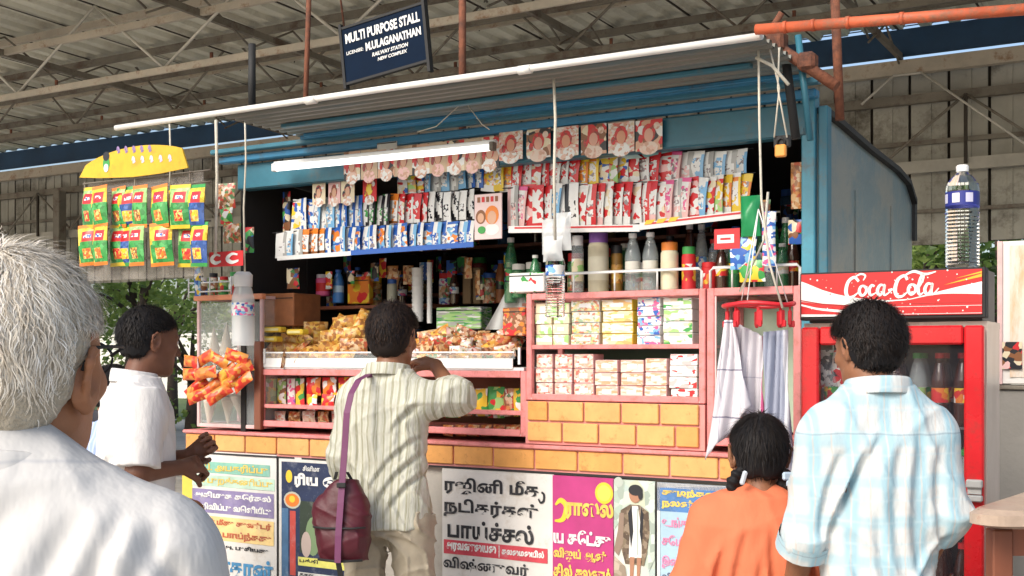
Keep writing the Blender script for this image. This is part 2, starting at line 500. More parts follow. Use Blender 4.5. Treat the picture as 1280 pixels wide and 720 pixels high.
# ---- greenery beyond the shelter
M_bark = mat('bark', (.09, .065, .05), .9, var=.3, bump=.5, bscale=40)
def leaf_mat(name, a, b):
    m, n, l, bs = _tree(name)
    co = _coords(n, l); nz = n.new('ShaderNodeTexNoise'); nz.inputs['Scale'].default_value = 2.2; nz.inputs['Detail'].default_value = 3
    l.new(co, nz.inputs['Vector']); mr = n.new('ShaderNodeMapRange'); mr.inputs[1].default_value = .35; mr.inputs[2].default_value = .65
    l.new(nz.outputs[0], mr.inputs[0]); mx = n.new('ShaderNodeMix'); mx.data_type = 'RGBA'; l.new(mr.outputs[0], mx.inputs[0])
    mx.inputs[6].default_value = (*a, 1); mx.inputs[7].default_value = (*b, 1); l.new(mx.outputs[2], bs.inputs['Base Color'])
    bs.inputs['Roughness'].default_value = .5
    tr = n.new('ShaderNodeBsdfTranslucent'); l.new(mx.outputs[2], tr.inputs[0])
    ms = n.new('ShaderNodeMixShader'); ms.inputs[0].default_value = .5
    l.new(bs.outputs[0], ms.inputs[1]); l.new(tr.outputs[0], ms.inputs[2])
    l.new(ms.outputs[0], n['Material Output'].inputs[0])
    return m
LF = [leaf_mat('leaf_green', (.16, .25, .05), (.36, .46, .12)), leaf_mat('leaf_dark', (.05, .11, .03), (.15, .24, .05))]
def tree(px, Y, h, r, zc, label, k=0, n=1700, lean=0.0, seed=1, leaf=.16):
    rr = random.Random(seed)
    X = (px - 640) / FPX * Y
    t = empty('leafy_tree', (X, Y, 0), label=label, cat='tree', group='trees beyond the shelter')
    mb = MB()
    top = Vector((lean, 0, zc))
    mb.tube([(0, 0, 0), (lean * .3, .05, zc * .4), top], [.16, .12, .08], 8)
    tips = []
    for i in range(9):
        a = rr.uniform(0, 6.28); e = rr.uniform(-.2, 1.2)
        tip = top + Vector((math.cos(a) * math.cos(e), math.sin(a) * math.cos(e), math.sin(e))) * r * rr.uniform(.55, .95)
        st = Vector((lean * .6, 0, zc * rr.uniform(.55, .95)))
        mb.tube([st, (st + tip) / 2 + Vector((0, 0, .1)), tip], [.055, .035, .015], 6); tips.append(tip)
    mb.build('trunk', M_bark, t)
    mb = MB()
    cl = [(top + Vector((rr.gauss(0, .5), rr.gauss(0, .5), rr.gauss(.05, .45))) * r, rr.uniform(.22, .42) * r) for _ in range(26)] + [(q, r * .3) for q in tips]
    for i in range(n):
        c, cr = rr.choice(cl)
        v = Vector((rr.gauss(0, 1), rr.gauss(0, 1), rr.gauss(0, 1))).normalized() * cr * rr.random() ** .45
        p = c + v
        s_ = leaf * rr.uniform(.6, 1.3)
        a = Vector((rr.gauss(0, 1), rr.gauss(0, 1), rr.gauss(0, .6))).normalized()
        b_ = a.cross(Vector((rr.gauss(0, 1), rr.gauss(0, 1), rr.gauss(0, 1)))).normalized() * s_ * .38
        a = a * s_
        nn = a.cross(b_).normalized() * s_ * .08
        mb.add([p, p + a * .5 + b_, p + a, p + a * .5 - b_, p + a * .5 + nn], [(0, 1, 4), (1, 2, 4), (2, 3, 4), (3, 0, 4)], 0)
    mb.build('crown', LF[k], t)
tree(150, 24, 6, 1.7, 2.9, 'bright green tree with a slanting trunk beyond the left end of the stall', 0, lean=.5, seed=3)
tree(215, 29, 6, 1.9, 2.6, 'loose green tree just left of the glass snack case', 0, seed=4, n=1100)
tree(240, 24.5, 6, 1.35, 1.5, 'low green bush tree behind the glass snack case', 0, seed=9, leaf=.13, n=900)
tree(70, 27, 6, 1.8, 3.1, 'green tree far left behind the white haired head', 1, seed=5)
tree(1150, 19, 5, 1.3, 2.9, 'green tree right of the kiosk side wall', 0, seed=6)
tree(1255, 18, 5, 1.3, 2.8, 'green tree right of the water bottle on the cooler', 1, seed=7)
tree(1010, 22, 5, 1.6, 2.8, 'green tree hidden behind the kiosk', 1, seed=8, n=900)
tree(-60, 28, 6, 1.9, 3.0, 'green tree beyond the left edge of the picture', 1, seed=21, n=1200)
tree(-230, 31, 6, 2.2, 3.0, 'broad green tree furthest to the left beyond the picture edge', 0, seed=22, n=1200)
tree(1370, 19, 5, 1.5, 2.9, 'green tree just beyond the right edge of the picture', 0, seed=23, n=1200)
tree(1540, 21, 5, 1.8, 2.9, 'green tree furthest to the right beyond the picture edge', 1, seed=24, n=1200)
# a pale wall added far behind the trees to give the bright gaps
bw = empty('bright_gap_wall', W(-14, 26, 0), TH, label='whitewashed boundary wall far behind the green trees', cat='wall')
mb = MB(); mb.box((0, 0, 1.1), (60, .2, 2.2)); mb.box((0, 0, 2.25), (60, .3, .1)); mb.build('masonry', mat('bright_gap_white', (.72, .7, .64), .9, var=.15, scale=1.5), bw)

# ================================================================== THE KIOSK
M_teal = mat('teal_kiosk_paint', (.035, .16, .22), .42, var=.3, scale=5, dirt=(.10, .13, .13), dirt_amt=.35, dscale=6)
M_blue = mat('bright_blue_trim', (.03, .20, .36), .4, var=.25, scale=6, dirt=(.06, .1, .12), dirt_amt=.3, dscale=8)
M_side = mat('teal_grey_side_sheet', (.17, .23, .24), .35, metal=.2, var=.25, scale=2.5, dirt=(.28, .27, .23), dirt_amt=.7, dscale=4, bump=.15)
M_dark = mat('black_rubber_edge', (.02, .02, .02), .7)
M_inside = mat('shade_dark_interior', (.018, .016, .015), .9, var=.3)  # interior shade put into the colour: walls and ceiling near black
M_pink = mat('salmon_pink_frame_paint', (.74, .26, .25), .45, var=.15, scale=12, dirt=(.5, .17, .14), dirt_amt=.5, dscale=20, bump=.15)
M_tile = mat('orange_glazed_tile', (.72, .345, .10), .32, var=.2, scale=9, bump=.08, dirt=(.42, .17, .05), dirt_amt=.25, dscale=22)
M_tile2 = mat('yellow_orange_glazed_tile', (.74, .40, .14), .32, var=.2, scale=9, bump=.08, dirt=(.48, .2, .06), dirt_amt=.25, dscale=22)
M_grout = mat('pink_grout', (.7, .28, .25), .8, var=.15)
M_eave = mat('brown_grey_ribbed_awning', (.22, .21, .17), .5, metal=.1, var=.3, scale=2.2, stretch=(.15, 1, 1), dirt=(.10, .18, .21), dirt_amt=.6, dscale=2.5)
M_pipe = mat('white_pipe', (.8, .78, .72), .4, var=.1)
M_white = mat('white_plastic', (.8, .8, .78), .4, var=.06)
M_chrome = mat('bright_steel', (.7, .7, .7), .25, metal=.8, var=.1)

XL, _ = L(300, 300, 0); XR = 1.307; ZT = 2.44; ZC = 1.045; KD = 1.42
kiosk = empty('kiosk', W(0, 0, 0), TH, label='teal painted multi purpose snack and newspaper kiosk under the station shelter', cat='kiosk')
# right side wall with its curving top edge
prof = [(0, 2.375), (.25, 2.36), (.62, 2.33), (1.09, 2.305), (1.3, 2.275), (KD, 2.2)]
def side_wall(x, nm, w=.03, m=M_side):
    mb = MB()
    poly = [(0, 0)] + prof + [(KD, 0)]
    vs = [(x - w / 2, a, z) for a, z in poly] + [(x + w / 2, a, z) for a, z in poly]; n = len(poly)
    mb.add(vs, [list(range(n)), list(range(2 * n - 1, n - 1, -1))] + [(i, (i + 1) % n, (i + 1) % n + n, i + n) for i in range(n)])
    for a in (.45, 1.02):
        mb.box((x + w / 2 + .002, a, 1.1), (.006, .012, 2.1))
    return mb.build(nm, m, kiosk)
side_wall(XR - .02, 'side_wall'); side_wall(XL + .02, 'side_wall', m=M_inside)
mb = MB()
for (a, z), (b_, z2) in zip(prof[:-1], prof[1:]):
    mb.add([(XR - .06, a, z), (XR + .02, a, z), (XR + .02, b_, z2), (XR - .06, b_, z2),
            (XR - .06, a, z + .022), (XR + .02, a, z + .022), (XR + .02, b_, z2 + .022), (XR - .06, b_, z2 + .022)],
           [(0, 1, 2, 3), (4, 7, 6, 5), (0, 4, 5, 1), (1, 5, 6, 2), (2, 6, 7, 3), (3, 7, 4, 0)])
mb.box((XR - .02, KD + .02, 2.12), (.06, .04, .17))
mb.build('roof_edge', M_dark, kiosk)
mb = MB()
for (a, z), (b_, z2) in zip(prof[:-1], prof[1:]):
    mb.add([(XL, a, z + .045), (XR - .06, a, z + .045), (XR - .06, b_, z2 + .045), (XL, b_, z2 + .045), (XL, a, z + .01), (XR - .06, a, z + .01), (XR - .06, b_, z2 + .01), (XL, b_, z2 + .01)],
           [(0, 1, 2, 3), (7, 6, 5, 4)])
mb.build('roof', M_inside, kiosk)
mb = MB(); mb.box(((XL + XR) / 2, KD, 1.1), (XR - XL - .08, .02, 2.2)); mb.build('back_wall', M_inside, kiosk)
# posts
xp, _ = L(1014, 250, -.03)
mb = MB(); mb.box((xp - .012, .0, 1.8), (.05, .06, 1.32), b=.004); mb.build('corner_post', mat('light_teal_post', (.06, .27, .36), .4, var=.3, scale=6, dirt=(.1, .14, .15), dirt_amt=.35, dscale=9), kiosk)
mb = MB(); mb.box((xp + .038, .01, 1.22), (.035, .05, 2.36), b=.004); mb.build('corner_post', M_teal, kiosk)
xq, _ = L(296, 250, -.02)
mb = MB(); mb.box((xq, .33, 1.8), (.04, .05, 1.2), b=.004); mb.build('corner_post', M_blue, kiosk)
# header beam and trims
mb = MB(); mb.box(((xq + xp) / 2, .0, 2.355), (xp - xq - .03, .07, .12), b=.006)
mb.box(((xq + xp) / 2, -.037, 2.31), (xp - xq - .05, .006, .02)); mb.build('header_beam', M_teal, kiosk)
mb = MB(); mb.box(((xq + xp) / 2 - .02, -.05, 2.438), (xp - xq + .1, .05, .032), b=.006); mb.build('drip_rail', M_blue, kiosk)
mb = MB(); mb.box(((xq + xp) / 2 - .02, -.09, 2.474), (xp - xq + .14, .04, .022), b=.004); mb.build('drip_rail', M_teal, kiosk)
# ribbed awning, nearly level, with the white pipe along its free edge
xpa, zpa = L(145, 160, -.62); xpb, zpb = L(952, 45, -.62)
aw = MB(); nrib = 9
pts = []
for i in range(nrib):
    a = -.11 - i * .055; pts += [(a, 0), (a - .02, .0), (a - .028, .016), (a - .047, .016)]
pts.append((-.6, 0))
zz = lambda a: 2.495 + (-.11 - a) / .5 * (zpb - 2.495 - .012)
xaw = L(318, 130, -.4)[0]
vs = [(xaw, a, zz(a) + h) for a, h in pts] + [(xpb, a, zz(a) + h) for a, h in pts]; n = len(pts)
aw.add(vs, [(i, i + 1, n + i + 1, n + i) for i in range(n - 1)])
aw.add([(x, y, z + .005) for x, y, z in vs], [(i, n + i, n + i + 1, i + 1) for i in range(n - 1)])
aw.build('awning_sheet', M_eave, kiosk)
for i, fr in enumerate((.02, .09, .5)):
    a = -.11 - fr * .5
    mb = MB(); mb.box(((xaw + xpb) / 2, a, zz(a) - .008), (xpb - xaw - .05 - .1 * i, .03, .016), b=.003)
    mb.build('awning_batten', M_blue if i < 2 else M_teal, kiosk)
mb = MB(); mb.tube([(xpa, -.62, zpa), ((xpa + xpb) / 2, -.62, (zpa + zpb) / 2 + .004), (xpb, -.62, zpb)], .0125, 12); mb.build('white_pipe', M_pipe, kiosk)
for f in (.37, .7):
    x = xpa + (xpb - xpa) * f; z = zpa + (zpb - zpa) * f
    mb = MB(); mb.tube([(x, -.62, z), (x + .05, -.62, z)], .0165, 12); mb.build('pipe_coupling', M_pipe, kiosk)
# counter body, orange tile band with pink grout
XC0, _ = L(236, 560, 0); XC1, _ = L(1001, 600, 0)
mb = MB(); mb.box(((XC0 + XC1) / 2, .26, .51), (XC1 - XC0, .5, 1.02)); mb.build('counter_body', M_conc, kiosk)
mb = MB(); mb.box(((XC0 + XC1) / 2, 0.25, 1.069), (XC1 - XC0 + .02, .52, .1)); mb.build('counter_top', M_grout, kiosk)
tm = MB(); tm.box((.098, 0, 0), (.192, .012, .078), b=.003); tA = tm.mesh('tile', M_tile); tm = MB(); tm.box((.098, 0, 0), (.192, .012, .078), b=.003); tB = tm.mesh('tile', M_tile2)
x = XC0 - .004
while x < XC1 - .1:
    link('tile', rnd.choice((tA, tB)), kiosk, (x, -.014, 1.077 + rnd.uniform(-.001, .001))); x += .2
# pink ledge on top
mb = MB(); mb.box(((XC0 + XC1) / 2, .22, 1.1275), (XC1 - XC0 + .03, .5, .016), b=.004); mb.build('ledge', M_pink, kiosk)
mb = MB(); mb.box(((XC0 + XC1) / 2, -.012, 1.024), (XC1 - XC0, .012, .008)); mb.build('dark_strip', M_dark, kiosk)

# ---- poles, braces and the orange pipe
def pole(name, px, py0, py1, d, r, m, label, cat='pole', px2=None):
    xa_, z0 = L(px, py0, d); xb_, z1 = L(px2 or px, py1, d)
    o = MB(); o.tube([(0, 0, 0), (xb_ - xa_, 0, z1 - z0)], r, 10)
    ob = o.build(name, m, loc=W(xa_, d, z0), rz=TH); tag(ob, label, cat); return ob
pole('rusty_pole', 380, 188, -60, -.02, .012, M_rust, 'slim rusty brown pole left of the hanging blue sign', px2=388)
pole('rusty_pole', 578, 170, -60, -.02, .016, M_rust, 'thicker rusty pole right of the hanging blue sign', px2=578)
pole('black_pole', 315, 138, 55, .02, .018, M_dark, 'short black pole stub standing on the awning left of the sign')
pole('rusty_pole', 1050, 150, -40, -.1, .0165, M_rust, 'rusty pole rising from the right corner of the kiosk', px2=1042)
xa_, za_ = L(945, 37, -.66); xb_, zb_ = L(1330, 8, -.66)
mb = MB(); mb.tube([(0, 0, 0), (xb_ - xa_, 0, zb_ - za_)], .017, 12); 
for q in (.1, .2, .32, .5): mb.tube([((xb_ - xa_) * q, 0, (zb_ - za_) * q), ((xb_ - xa_) * q + .012, 0, (zb_ - za_) * q)], .0195, 12)
tag(mb.build('orange_pipe', M_orange, loc=W(xa_, -.66, za_), rz=TH), 'orange red painted pipe running out to the right above the kiosk corner', 'pipe')
xa_, za_ = L(956, 48, -.3); xb_, zb_ = L(1046, 108, -.3)
br = empty('corner_brace', W(xa_, -.3, za_), TH, label='rusty scaffold brace with clamps at the top right kiosk corner', cat='brace')
mb = MB(); mb.tube([(0, 0, 0), (xb_ - xa_, 0, zb_ - za_)], .02, 10); mb.build('diagonal_tube', M_rust, br)
mb = MB(); mb.box((.03, 0, -.02), (.09, .07, .07), b=.01); mb.build('clamp', M_rust, br)
mb = MB(); mb.box((.15, 0, -.1), (.06, .06, .06), b=.01); mb.build('clamp', M_rust, br)
mb = MB(); mb.tube([(.06, .02, -.02), (.1, .03, -.35)], .016, 8); mb.build('strut', M_dark, br)
mb = MB(); mb.tube([(.11, .02, 0), (.15, .03, -.36)], .012, 8); mb.build('strut', M_teal, br)
mb = MB(); mb.tube([(-.01, 0, -.02), (.06, 0, .08)], .012, 8); mb.build('strut', M_rust, br)

# ---- hanging name board
M_board = mat('navy_sign_paint', (.006, .015, .035), .8, var=.2, scale=5, spec=.1)
M_ink = mat('white_sign_ink', (.8, .8, .78), .6, var=.05)
bd = 1.0
(x0, z0), (x1, z1) = L(433, 106, bd), L(537, 76, bd)
(_, z2) = L(430, 36, bd)
roll = math.atan2(z1 - z0, x1 - x0)
wd = math.hypot(x1 - x0, z1 - z0); hg = z2 - z0
sg = empty('name_board', W(x0, bd, z0), label='tilted navy board lettered MULTI PURPOSE STALL hanging above the awning', cat='sign', rot=(0, -roll, TH))
mb = MB(); mb.box((wd / 2, 0, hg / 2), (wd, .02, hg)); mb.build('board', M_board, sg)
mb = MB()
for c, s_ in (((0, 0, hg / 2), (.018, .035, hg + .05)), ((wd, 0, hg / 2), (.018, .035, hg + .12)), ((wd / 2, 0, hg), (wd - .02, .03, .014)), ((wd / 2, 0, 0), (wd - .02, .03, .014))): mb.box(c, s_)
mb.build('frame', M_dark, sg)
mb = MB()
letter(mb, 'MULTI PURPOSE STALL', .03, hg * .70, wd - .03, hg * .88, -.013, bold=.035)
letter(mb, 'LICENSEE:', .03, hg * .50, wd * .26, hg * .56, -.013, bold=.02)
letter(mb, 'M.ULAGANATHAN', wd * .29, hg * .47, wd - .03, hg * .62, -.013, bold=.04)
letter(mb, 'RAILWAY STATION', wd * .36, hg * .34, wd - .12, hg * .41, -.013, bold=.03, shear=.2)
letter(mb, 'NEW COMPLEX', wd * .42, hg * .24, wd - .13, hg * .30, -.013, bold=.03, shear=.2)
mb.build('lettering', M_ink, sg)
mb = MB(); mb.tube([(wd, 0, hg), (wd + .02, 0, hg + 1.6)], .008, 6); mb.tube([(.02, 0, hg), (-.05, 0, hg + 1.6)], .006, 6); mb.build('hanger', M_rust, sg)
# ================================================================== COUNTER CASES
M_glass = glass_mat('thin_glass', (.85, .9, .88), .13)
M_glassw = glass_mat('cloudy_plastic', (.85, .88, .88), .5, .2)
M_wood = mat('reddish_brown_wood', (.22, .07, .035), .5, var=.3, scale=8, stretch=(1, 1, .2))
M_shelfp = mat('pale_shelf_lining', (.6, .58, .5), .6)
M_pinkw = mat('pale_pink_edge', (.75, .5, .48), .5, var=.2, scale=20)
ZL = 1.137
def case(name, pxa, pxb, pyt_z, zb, depth, label, shelves=(), fw=.026, glass=True, m=M_pink, frontbars=True):
    xa, _ = L(pxa, 400, 0); xb, _ = L(pxb, 400, 0); zt = pyt_z
    t = empty(name, W(xa, .0, 0), TH, label=label, cat='display case')
    w = xb - xa
    for x in (fw / 2, w - fw / 2):
        for y in (fw / 2 + .004, depth - fw / 2):
            mb = MB(); mb.box((x, y, (zt + zb) / 2), (fw, fw, zt - zb), b=.003); mb.build('upright', m, t)
    for z in (zb + fw / 2, zt - fw / 2):
        for y in (fw / 2 + .004, depth - fw / 2):
            mb = MB(); mb.box((w / 2, y - .002, z), (w - 2 * fw, fw, fw), b=.003); mb.build('rail', m, t)
        for x in (fw / 2, w - fw / 2):
            mb = MB(); mb.box((x, depth / 2, z), (fw - .004, depth - 2 * fw, fw - .004)); mb.build('side_rail', m, t)
    mb = MB(); mb.box((w / 2, depth / 2, zb + .006), (w - .01, depth - .01, .008)); mb.build('bottom_board', M_shelfp, t)
    for z in shelves:
        mb = MB(); mb.box((w / 2, depth / 2 + .004, z), (w - fw * 2, depth - .02, .012)); mb.box((w / 2, .012, z), (w - fw * 2, .01, .018), b=.002); mb.build('shelf', m, t)
    if glass:
        mb = MB(); mb.box((fw / 2 + .001, depth / 2, (zt + zb) / 2), (.004, depth - fw * 2, zt - zb - fw * 2)); mb.build('side_pane', M_glass, t)
        mb = MB(); mb.box((w - fw / 2, depth / 2, (zt + zb) / 2), (.004, depth - fw * 2, zt - zb - fw * 2)); mb.build('side_pane', M_glass, t)
    return t, xa, xb, w
# long low case behind the leaning man, with a glass topped tray
tL, lx0, lx1, lw = case('snack_case', 321, 657, 1.437, 1.165, .36, 'long low pink framed case under the heaped snacks in the middle of the counter', shelves=(1.262,), fw=.028)
mb = MB(); mb.box((lw / 2, .014, 1.301), (.028, .022, .215), b=.003); mb.build('mullion', M_pink, tL)
mb = MB(); mb.box((lw / 2, .345, 1.3), (lw - .06, .01, .24)); mb.build('back_board', mat('brown_hardboard', (.2, .09, .05), .7), tL)
mb = MB(); mb.box((lw / 2, .19, 1.445), (lw - .03, .36, .012)); mb.build('tray_floor', M_white, tL)
mb = MB(); mb.box((lw / 2 - .02, .006, 1.468), (lw - .09, .006, .044), b=.001); mb.build('tray_front', M_white, tL)
mb = MB(); mb.box((lw / 2 - .02, .004, 1.516), (lw - .07, .010, .007)); mb.build('glass_edge', M_white, tL)
mb = MB(); mb.box((lw / 2 - .02, .005, 1.5), (lw - .07, .004, .026)); mb.build('front_pane', M_glass, tL)
for bx_ in (.05, lw - .03): mb = MB(); mb.box((bx_, .0, 1.5), (.01, .008, .07)); mb.build('bracket', M_white, tL)
# tall shelf case with the soap boxes
tT, tx0, tx1, tw = case('shelf_case', 657, 881, 1.757, 1.318, .3, 'two shelf pink case stocked with small cartons standing on orange brick tiles', shelves=(1.537,), fw=.026)
mb = MB(); mb.box((tw / 2, .295, 1.54), (tw - .03, .01, .42)); mb.build('back_board', mat('dim_green_backing', (.12, .2, .15), .7), tT)
mb = MB(); mb.box((tw / 2, .15, 1.2265), (tw, .3, .175)); mb.build('plinth', M_grout, tT)
bw_ = .165
brk = MB(); brk.box((bw_ / 2, 0, 0), (bw_ - .008, .012, .077), b=.003); bA = brk.mesh('brick_tile', M_tile2)
brh = MB(); brh.box((bw_ * .3, 0, 0), (bw_ * .6 - .008, .012, .077), b=.003); bH = brh.mesh('brick_tile', M_tile)
for r, (off, z) in enumerate(((.012, 1.275), (.012, 1.19))):
    x = off
    if r == 0: link('brick_tile', bH, tT, (x, -.006, z)); x += bw_ * .6
    while x + bw_ < tw + .01: link('brick_tile', bA, tT, (x, -.006, z)); x += bw_
    if tw - x > bw_ * .55: link('brick_tile', bH, tT, (x, -.006, z))
# right case behind the towels
tR, rx0, rx1, rw = case('glass_case', 883, 1001, 1.757, 1.16, .34, 'pink framed glass case behind the hanging towels', fw=.03)
mb = MB(); mb.box((.034, .01, 1.46), (.006, .006, .55)); mb.build('pale_bead', M_pinkw, tR)
mb = MB(); mb.box((rw / 2, .33, 1.45), (rw - .06, .01, .5)); mb.build('back_board', mat('pale_green_backing', (.45, .55, .42), .7), tR)
# left glass case
tC, cx0, cx1, cw = case('corner_case', 245, 327, 1.79, 1.15, .3, 'narrow glass snack case at the left end of the counter', fw=.018, m=M_pinkw)
mb = MB(); mb.box((cw / 2, .006, 1.785), (cw + .02, .03, .026), b=.003); mb.build('top_rail', mat('orange_pink_rail', (.75, .28, .14), .5), tC)
mb = MB(); mb.box((cw - .012, -.004, 1.36), (.042, .03, .42), b=.003); mb.build('wooden_stile', M_wood, tC)
mb = MB(); mb.box((cw / 2, .008, 1.46), (cw - .04, .003, .6)); mb.build('front_pane', M_glass, tC)
mb = MB(); mb.box((cw / 2, .28, 1.5), (cw - .05, .01, .5)); mb.build('back_board', mat('pinkish_backing', (.5, .42, .36), .7), tC)

# wire guard rails on the cases
def guard(pxa, pxb, label):
    xa, _ = L(pxa, 340, .05); xb, _ = L(pxb, 340, .05)
    o = MB(); z0, z1 = 1.757, 1.838
    o.tube([(0, 0, 0), (0, 0, z1 - z0 - .012), (.012, 0, z1 - z0), (xb - xa - .012, 0, z1 - z0), (xb - xa, 0, z1 - z0 - .012), (xb - xa, 0, 0)], .006, 8)
    for k in range(1, 4):
        x = (xb - xa) * k / 4; o.tube([(x, .0, 0), (x, 0, z1 - z0)], .004, 6)
    tag(o.build('guard_rail', M_white, loc=W(xa, .05, z0), rz=TH), label, 'rail')
guard(668, 877, 'white wire guard rail along the top of the carton case')
guard(888, 1000, 'white wire guard rail on top of the case behind the towels')

# ================================================================== PACKAGED GOODS
C = dict(w=(.78, .78, .75), r=(.62, .025, .03), y=(.8, .55, .04), g=(.05, .32, .07), b=(.03, .12, .45), o=(.75, .22, .03), k=(.02, .02, .025),
         p=(.75, .12, .3), c=(.75, .65, .45), s=(.65, .38, .25), n=(.25, .1, .04), t=(.04, .3, .35), v=(.25, .1, .4), l=(.35, .6, .2), pk=(.8, .5, .48), gy=(.4, .4, .38), sk=(.2, .45, .7))
def pal(*k): return [C[i] for i in k]
PR = {
 'gold': print_mat('gold_snack_print', [(.68, .36, .07), (.6, .24, .04), (.32, .13, .03), (.74, .5, .2), (.75, .5, .09), (.5, .2, .04), (.7, .4, .12)], 65),
 'rust': print_mat('rust_snack_print', [(.58, .24, .06), (.26, .09, .03), (.66, .42, .2), (.5, .1, .04), (.6, .32, .14), (.36, .15, .05), (.7, .52, .32)], 70),
 'mix': print_mat('mixed_snack_print', [(.6, .45, .3), (.5, .06, .04), (.1, .22, .08), (.25, .1, .05), (.75, .7, .6), (.55, .3, .18), (.55, .25, .08)], 70),
 'red': print_mat('red_snack_print', pal('r', 'o', 'r', 'y', 'r', 'w'), 40),
 'green': print_mat('green_snack_print', pal('g', 'y', 'g', 'l', 'w', 'r'), 40),
 'blue': print_mat('blue_print', pal('b', 'w', 'b', 'y', 'sk'), 50),
 'soapy': print_mat('yellow_carton_print', [(.7, .64, .42), (.72, .55, .15), (.75, .73, .68), (.6, .2, .12), (.75, .73, .68), (.72, .62, .3), (.35, .5, .3)], 85, (1, 1, 1.6)),
 'soapo': print_mat('orange_carton_print', [(.74, .7, .6), (.72, .42, .15), (.7, .62, .42), (.72, .55, .2), (.75, .7, .6)], 65, (.5, 1, 1.8)),
 'soapb': print_mat('blue_carton_print', pal('w', 'b', 'w', 'w', 'p', 'sk'), 60, (1, 1, 1.6)),
 'soapg': print_mat('green_carton_print', pal('w', 'l', 'w', 'g', 'c', 'w'), 50, (.6, 1, 1.8)),
 'soapl': print_mat('pale_carton_print', pal('c', 'w', 'c', 'l'), 45),
 'pinkc': print_mat('pink_carton_print', [(.74, .45, .38), (.75, .68, .62), (.66, .4, .28), (.62, .16, .12), (.75, .7, .64), (.74, .5, .42), (.7, .58, .42)], 80, (1, 1, 1.5)),
 'orac': print_mat('peach_carton_print', [(.74, .62, .52), (.68, .4, .25), (.75, .68, .6), (.7, .36, .2), (.74, .48, .4), (.75, .66, .58)], 75, (.5, 1, 2)),
 'whc': print_mat('white_red_carton_print', pal('w', 'w', 'pk', 'w', 'r', 'w'), 50, (.7, 1, 1.4)),
 'face': print_mat('portrait_print', pal('s', 'c', 'n', 's', 'r', 'w', 'k'), 34),
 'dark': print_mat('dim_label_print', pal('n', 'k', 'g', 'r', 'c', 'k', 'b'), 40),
}
def carton_mesh(w, d, h, pm, edge):
    mb = MB(); mb.box((0, d / 2, h / 2), (w, d, h), 0, b=.0025)
    mb.box((0, -.0006, h / 2), (w * .97, .001, h * .93), 1)
    mb.box((0, -.0016, h * .52), (w * .42, .001, h * .36), 2)
    return mb.mesh('carton', [flat(edge), pm, flat(C['w'])])
_n = [0]
def cartons(col_spec, group, z0, d, word):
    """col_spec: list of (pxa, pxb, rows, height, print key, colour word, edge colour)"""
    for ci, (pa, pb, rows, h, key, cw_, ed) in enumerate(col_spec):
        xa, _ = L(pa, 400, d); xb, _ = L(pb, 400, d); w = xb - xa
        me = carton_mesh(w - .006, .09, h, PR[key], C[ed])
        for r in range(rows):
            o = link('carton', me, None, W((xa + xb) / 2 + rnd.uniform(-.002, .002), d + rnd.uniform(0, .008), z0 + r * (h + .0015)), TH + rnd.uniform(-.06, .06))
            pos = 'bottom' if r == 0 else 'top' if r == rows - 1 else ['', 'second', 'third', 'fourth', 'fifth'][r] + '-up'
            tag(o, '%s %s, %s of the %s stack from left on the %s shelf' % (cw_, 'carton', pos, ORD[ci], word), 'carton', group)
cartons([(668, 690, 4, .042, 'soapl', 'pale green', 'c'), (691, 712, 4, .042, 'soapl', 'cream', 'c'), (713, 750, 4, .044, 'soapy', 'yellow and red', 'w'),
         (751, 791, 4, .044, 'soapo', 'orange and white', 'y'), (795, 826, 5, .036, 'soapb', 'blue and white', 'w'), (828, 866, 4, .044, 'soapg', 'green and white', 'w')],
        'cartons on the upper shelf of the pink case', 1.545, .03, 'upper')
cartons([(669, 691, 3, .058, 'pinkc', 'pink'), (692, 715, 3, .058, 'pinkc', 'pink'), (716, 742, 3, .058, 'pinkc', 'pink'), (743, 773, 3, .05, 'orac', 'peach'),
         (774, 804, 3, .05, 'orac', 'peach'), (805, 834, 3, .052, 'orac', 'peach'), (836, 872, 4, .043, 'whc', 'white and red')].__class__(
        [(a, b_, n_, h_, k_, w_, 'pk' if k_ != 'whc' else 'w') for a, b_, n_, h_, k_, w_ in
         [(669, 691, 3, .058, 'pinkc', 'pink'), (692, 715, 3, .058, 'pinkc', 'pink'), (716, 742, 3, .058, 'pinkc', 'pink'), (743, 773, 3, .05, 'orac', 'peach'),
          (774, 804, 3, .05, 'orac', 'peach'), (805, 834, 3, .052, 'orac', 'peach'), (836, 872, 4, .043, 'whc', 'white and red')]]),
        'cartons on the lower shelf of the pink case', 1.331, .03, 'lower')

def pillow(w, h, t, mats, mfn=None, nu=8, nv=10, name='snack_packet', seed=0, wav=.02):
    rr = random.Random(seed); mb = MB(); ph = [rr.uniform(0, 6.28) for _ in range(4)]
    def f(sg):
        def q(u, v):
            cr = min(1, min(v, 1 - v) / .1)
            b_ = (max(0, math.sin(math.pi * u)) ** .55) * (max(0, math.sin(math.pi * min(max((v - .06) / .88, 0), 1))) ** .5)
            x = (u - .5) * w * (1 - .05 * math.sin(math.pi * v)) + w * wav * math.sin(v * 6.5 + 1)
            y = sg * b_ * t / 2 * (1 + .22 * math.sin(u * 9 + ph[1]) * math.sin(v * 8 + ph[2])) + .0006 * sg
            return (x, y, (v - .5) * h)
        return q
    mb.grid(f(-1), nu, nv, mfn=mfn); mb.grid(f(1), nu, nv, mi=0, mfn=mfn)
    return mb.mesh(name, mats)
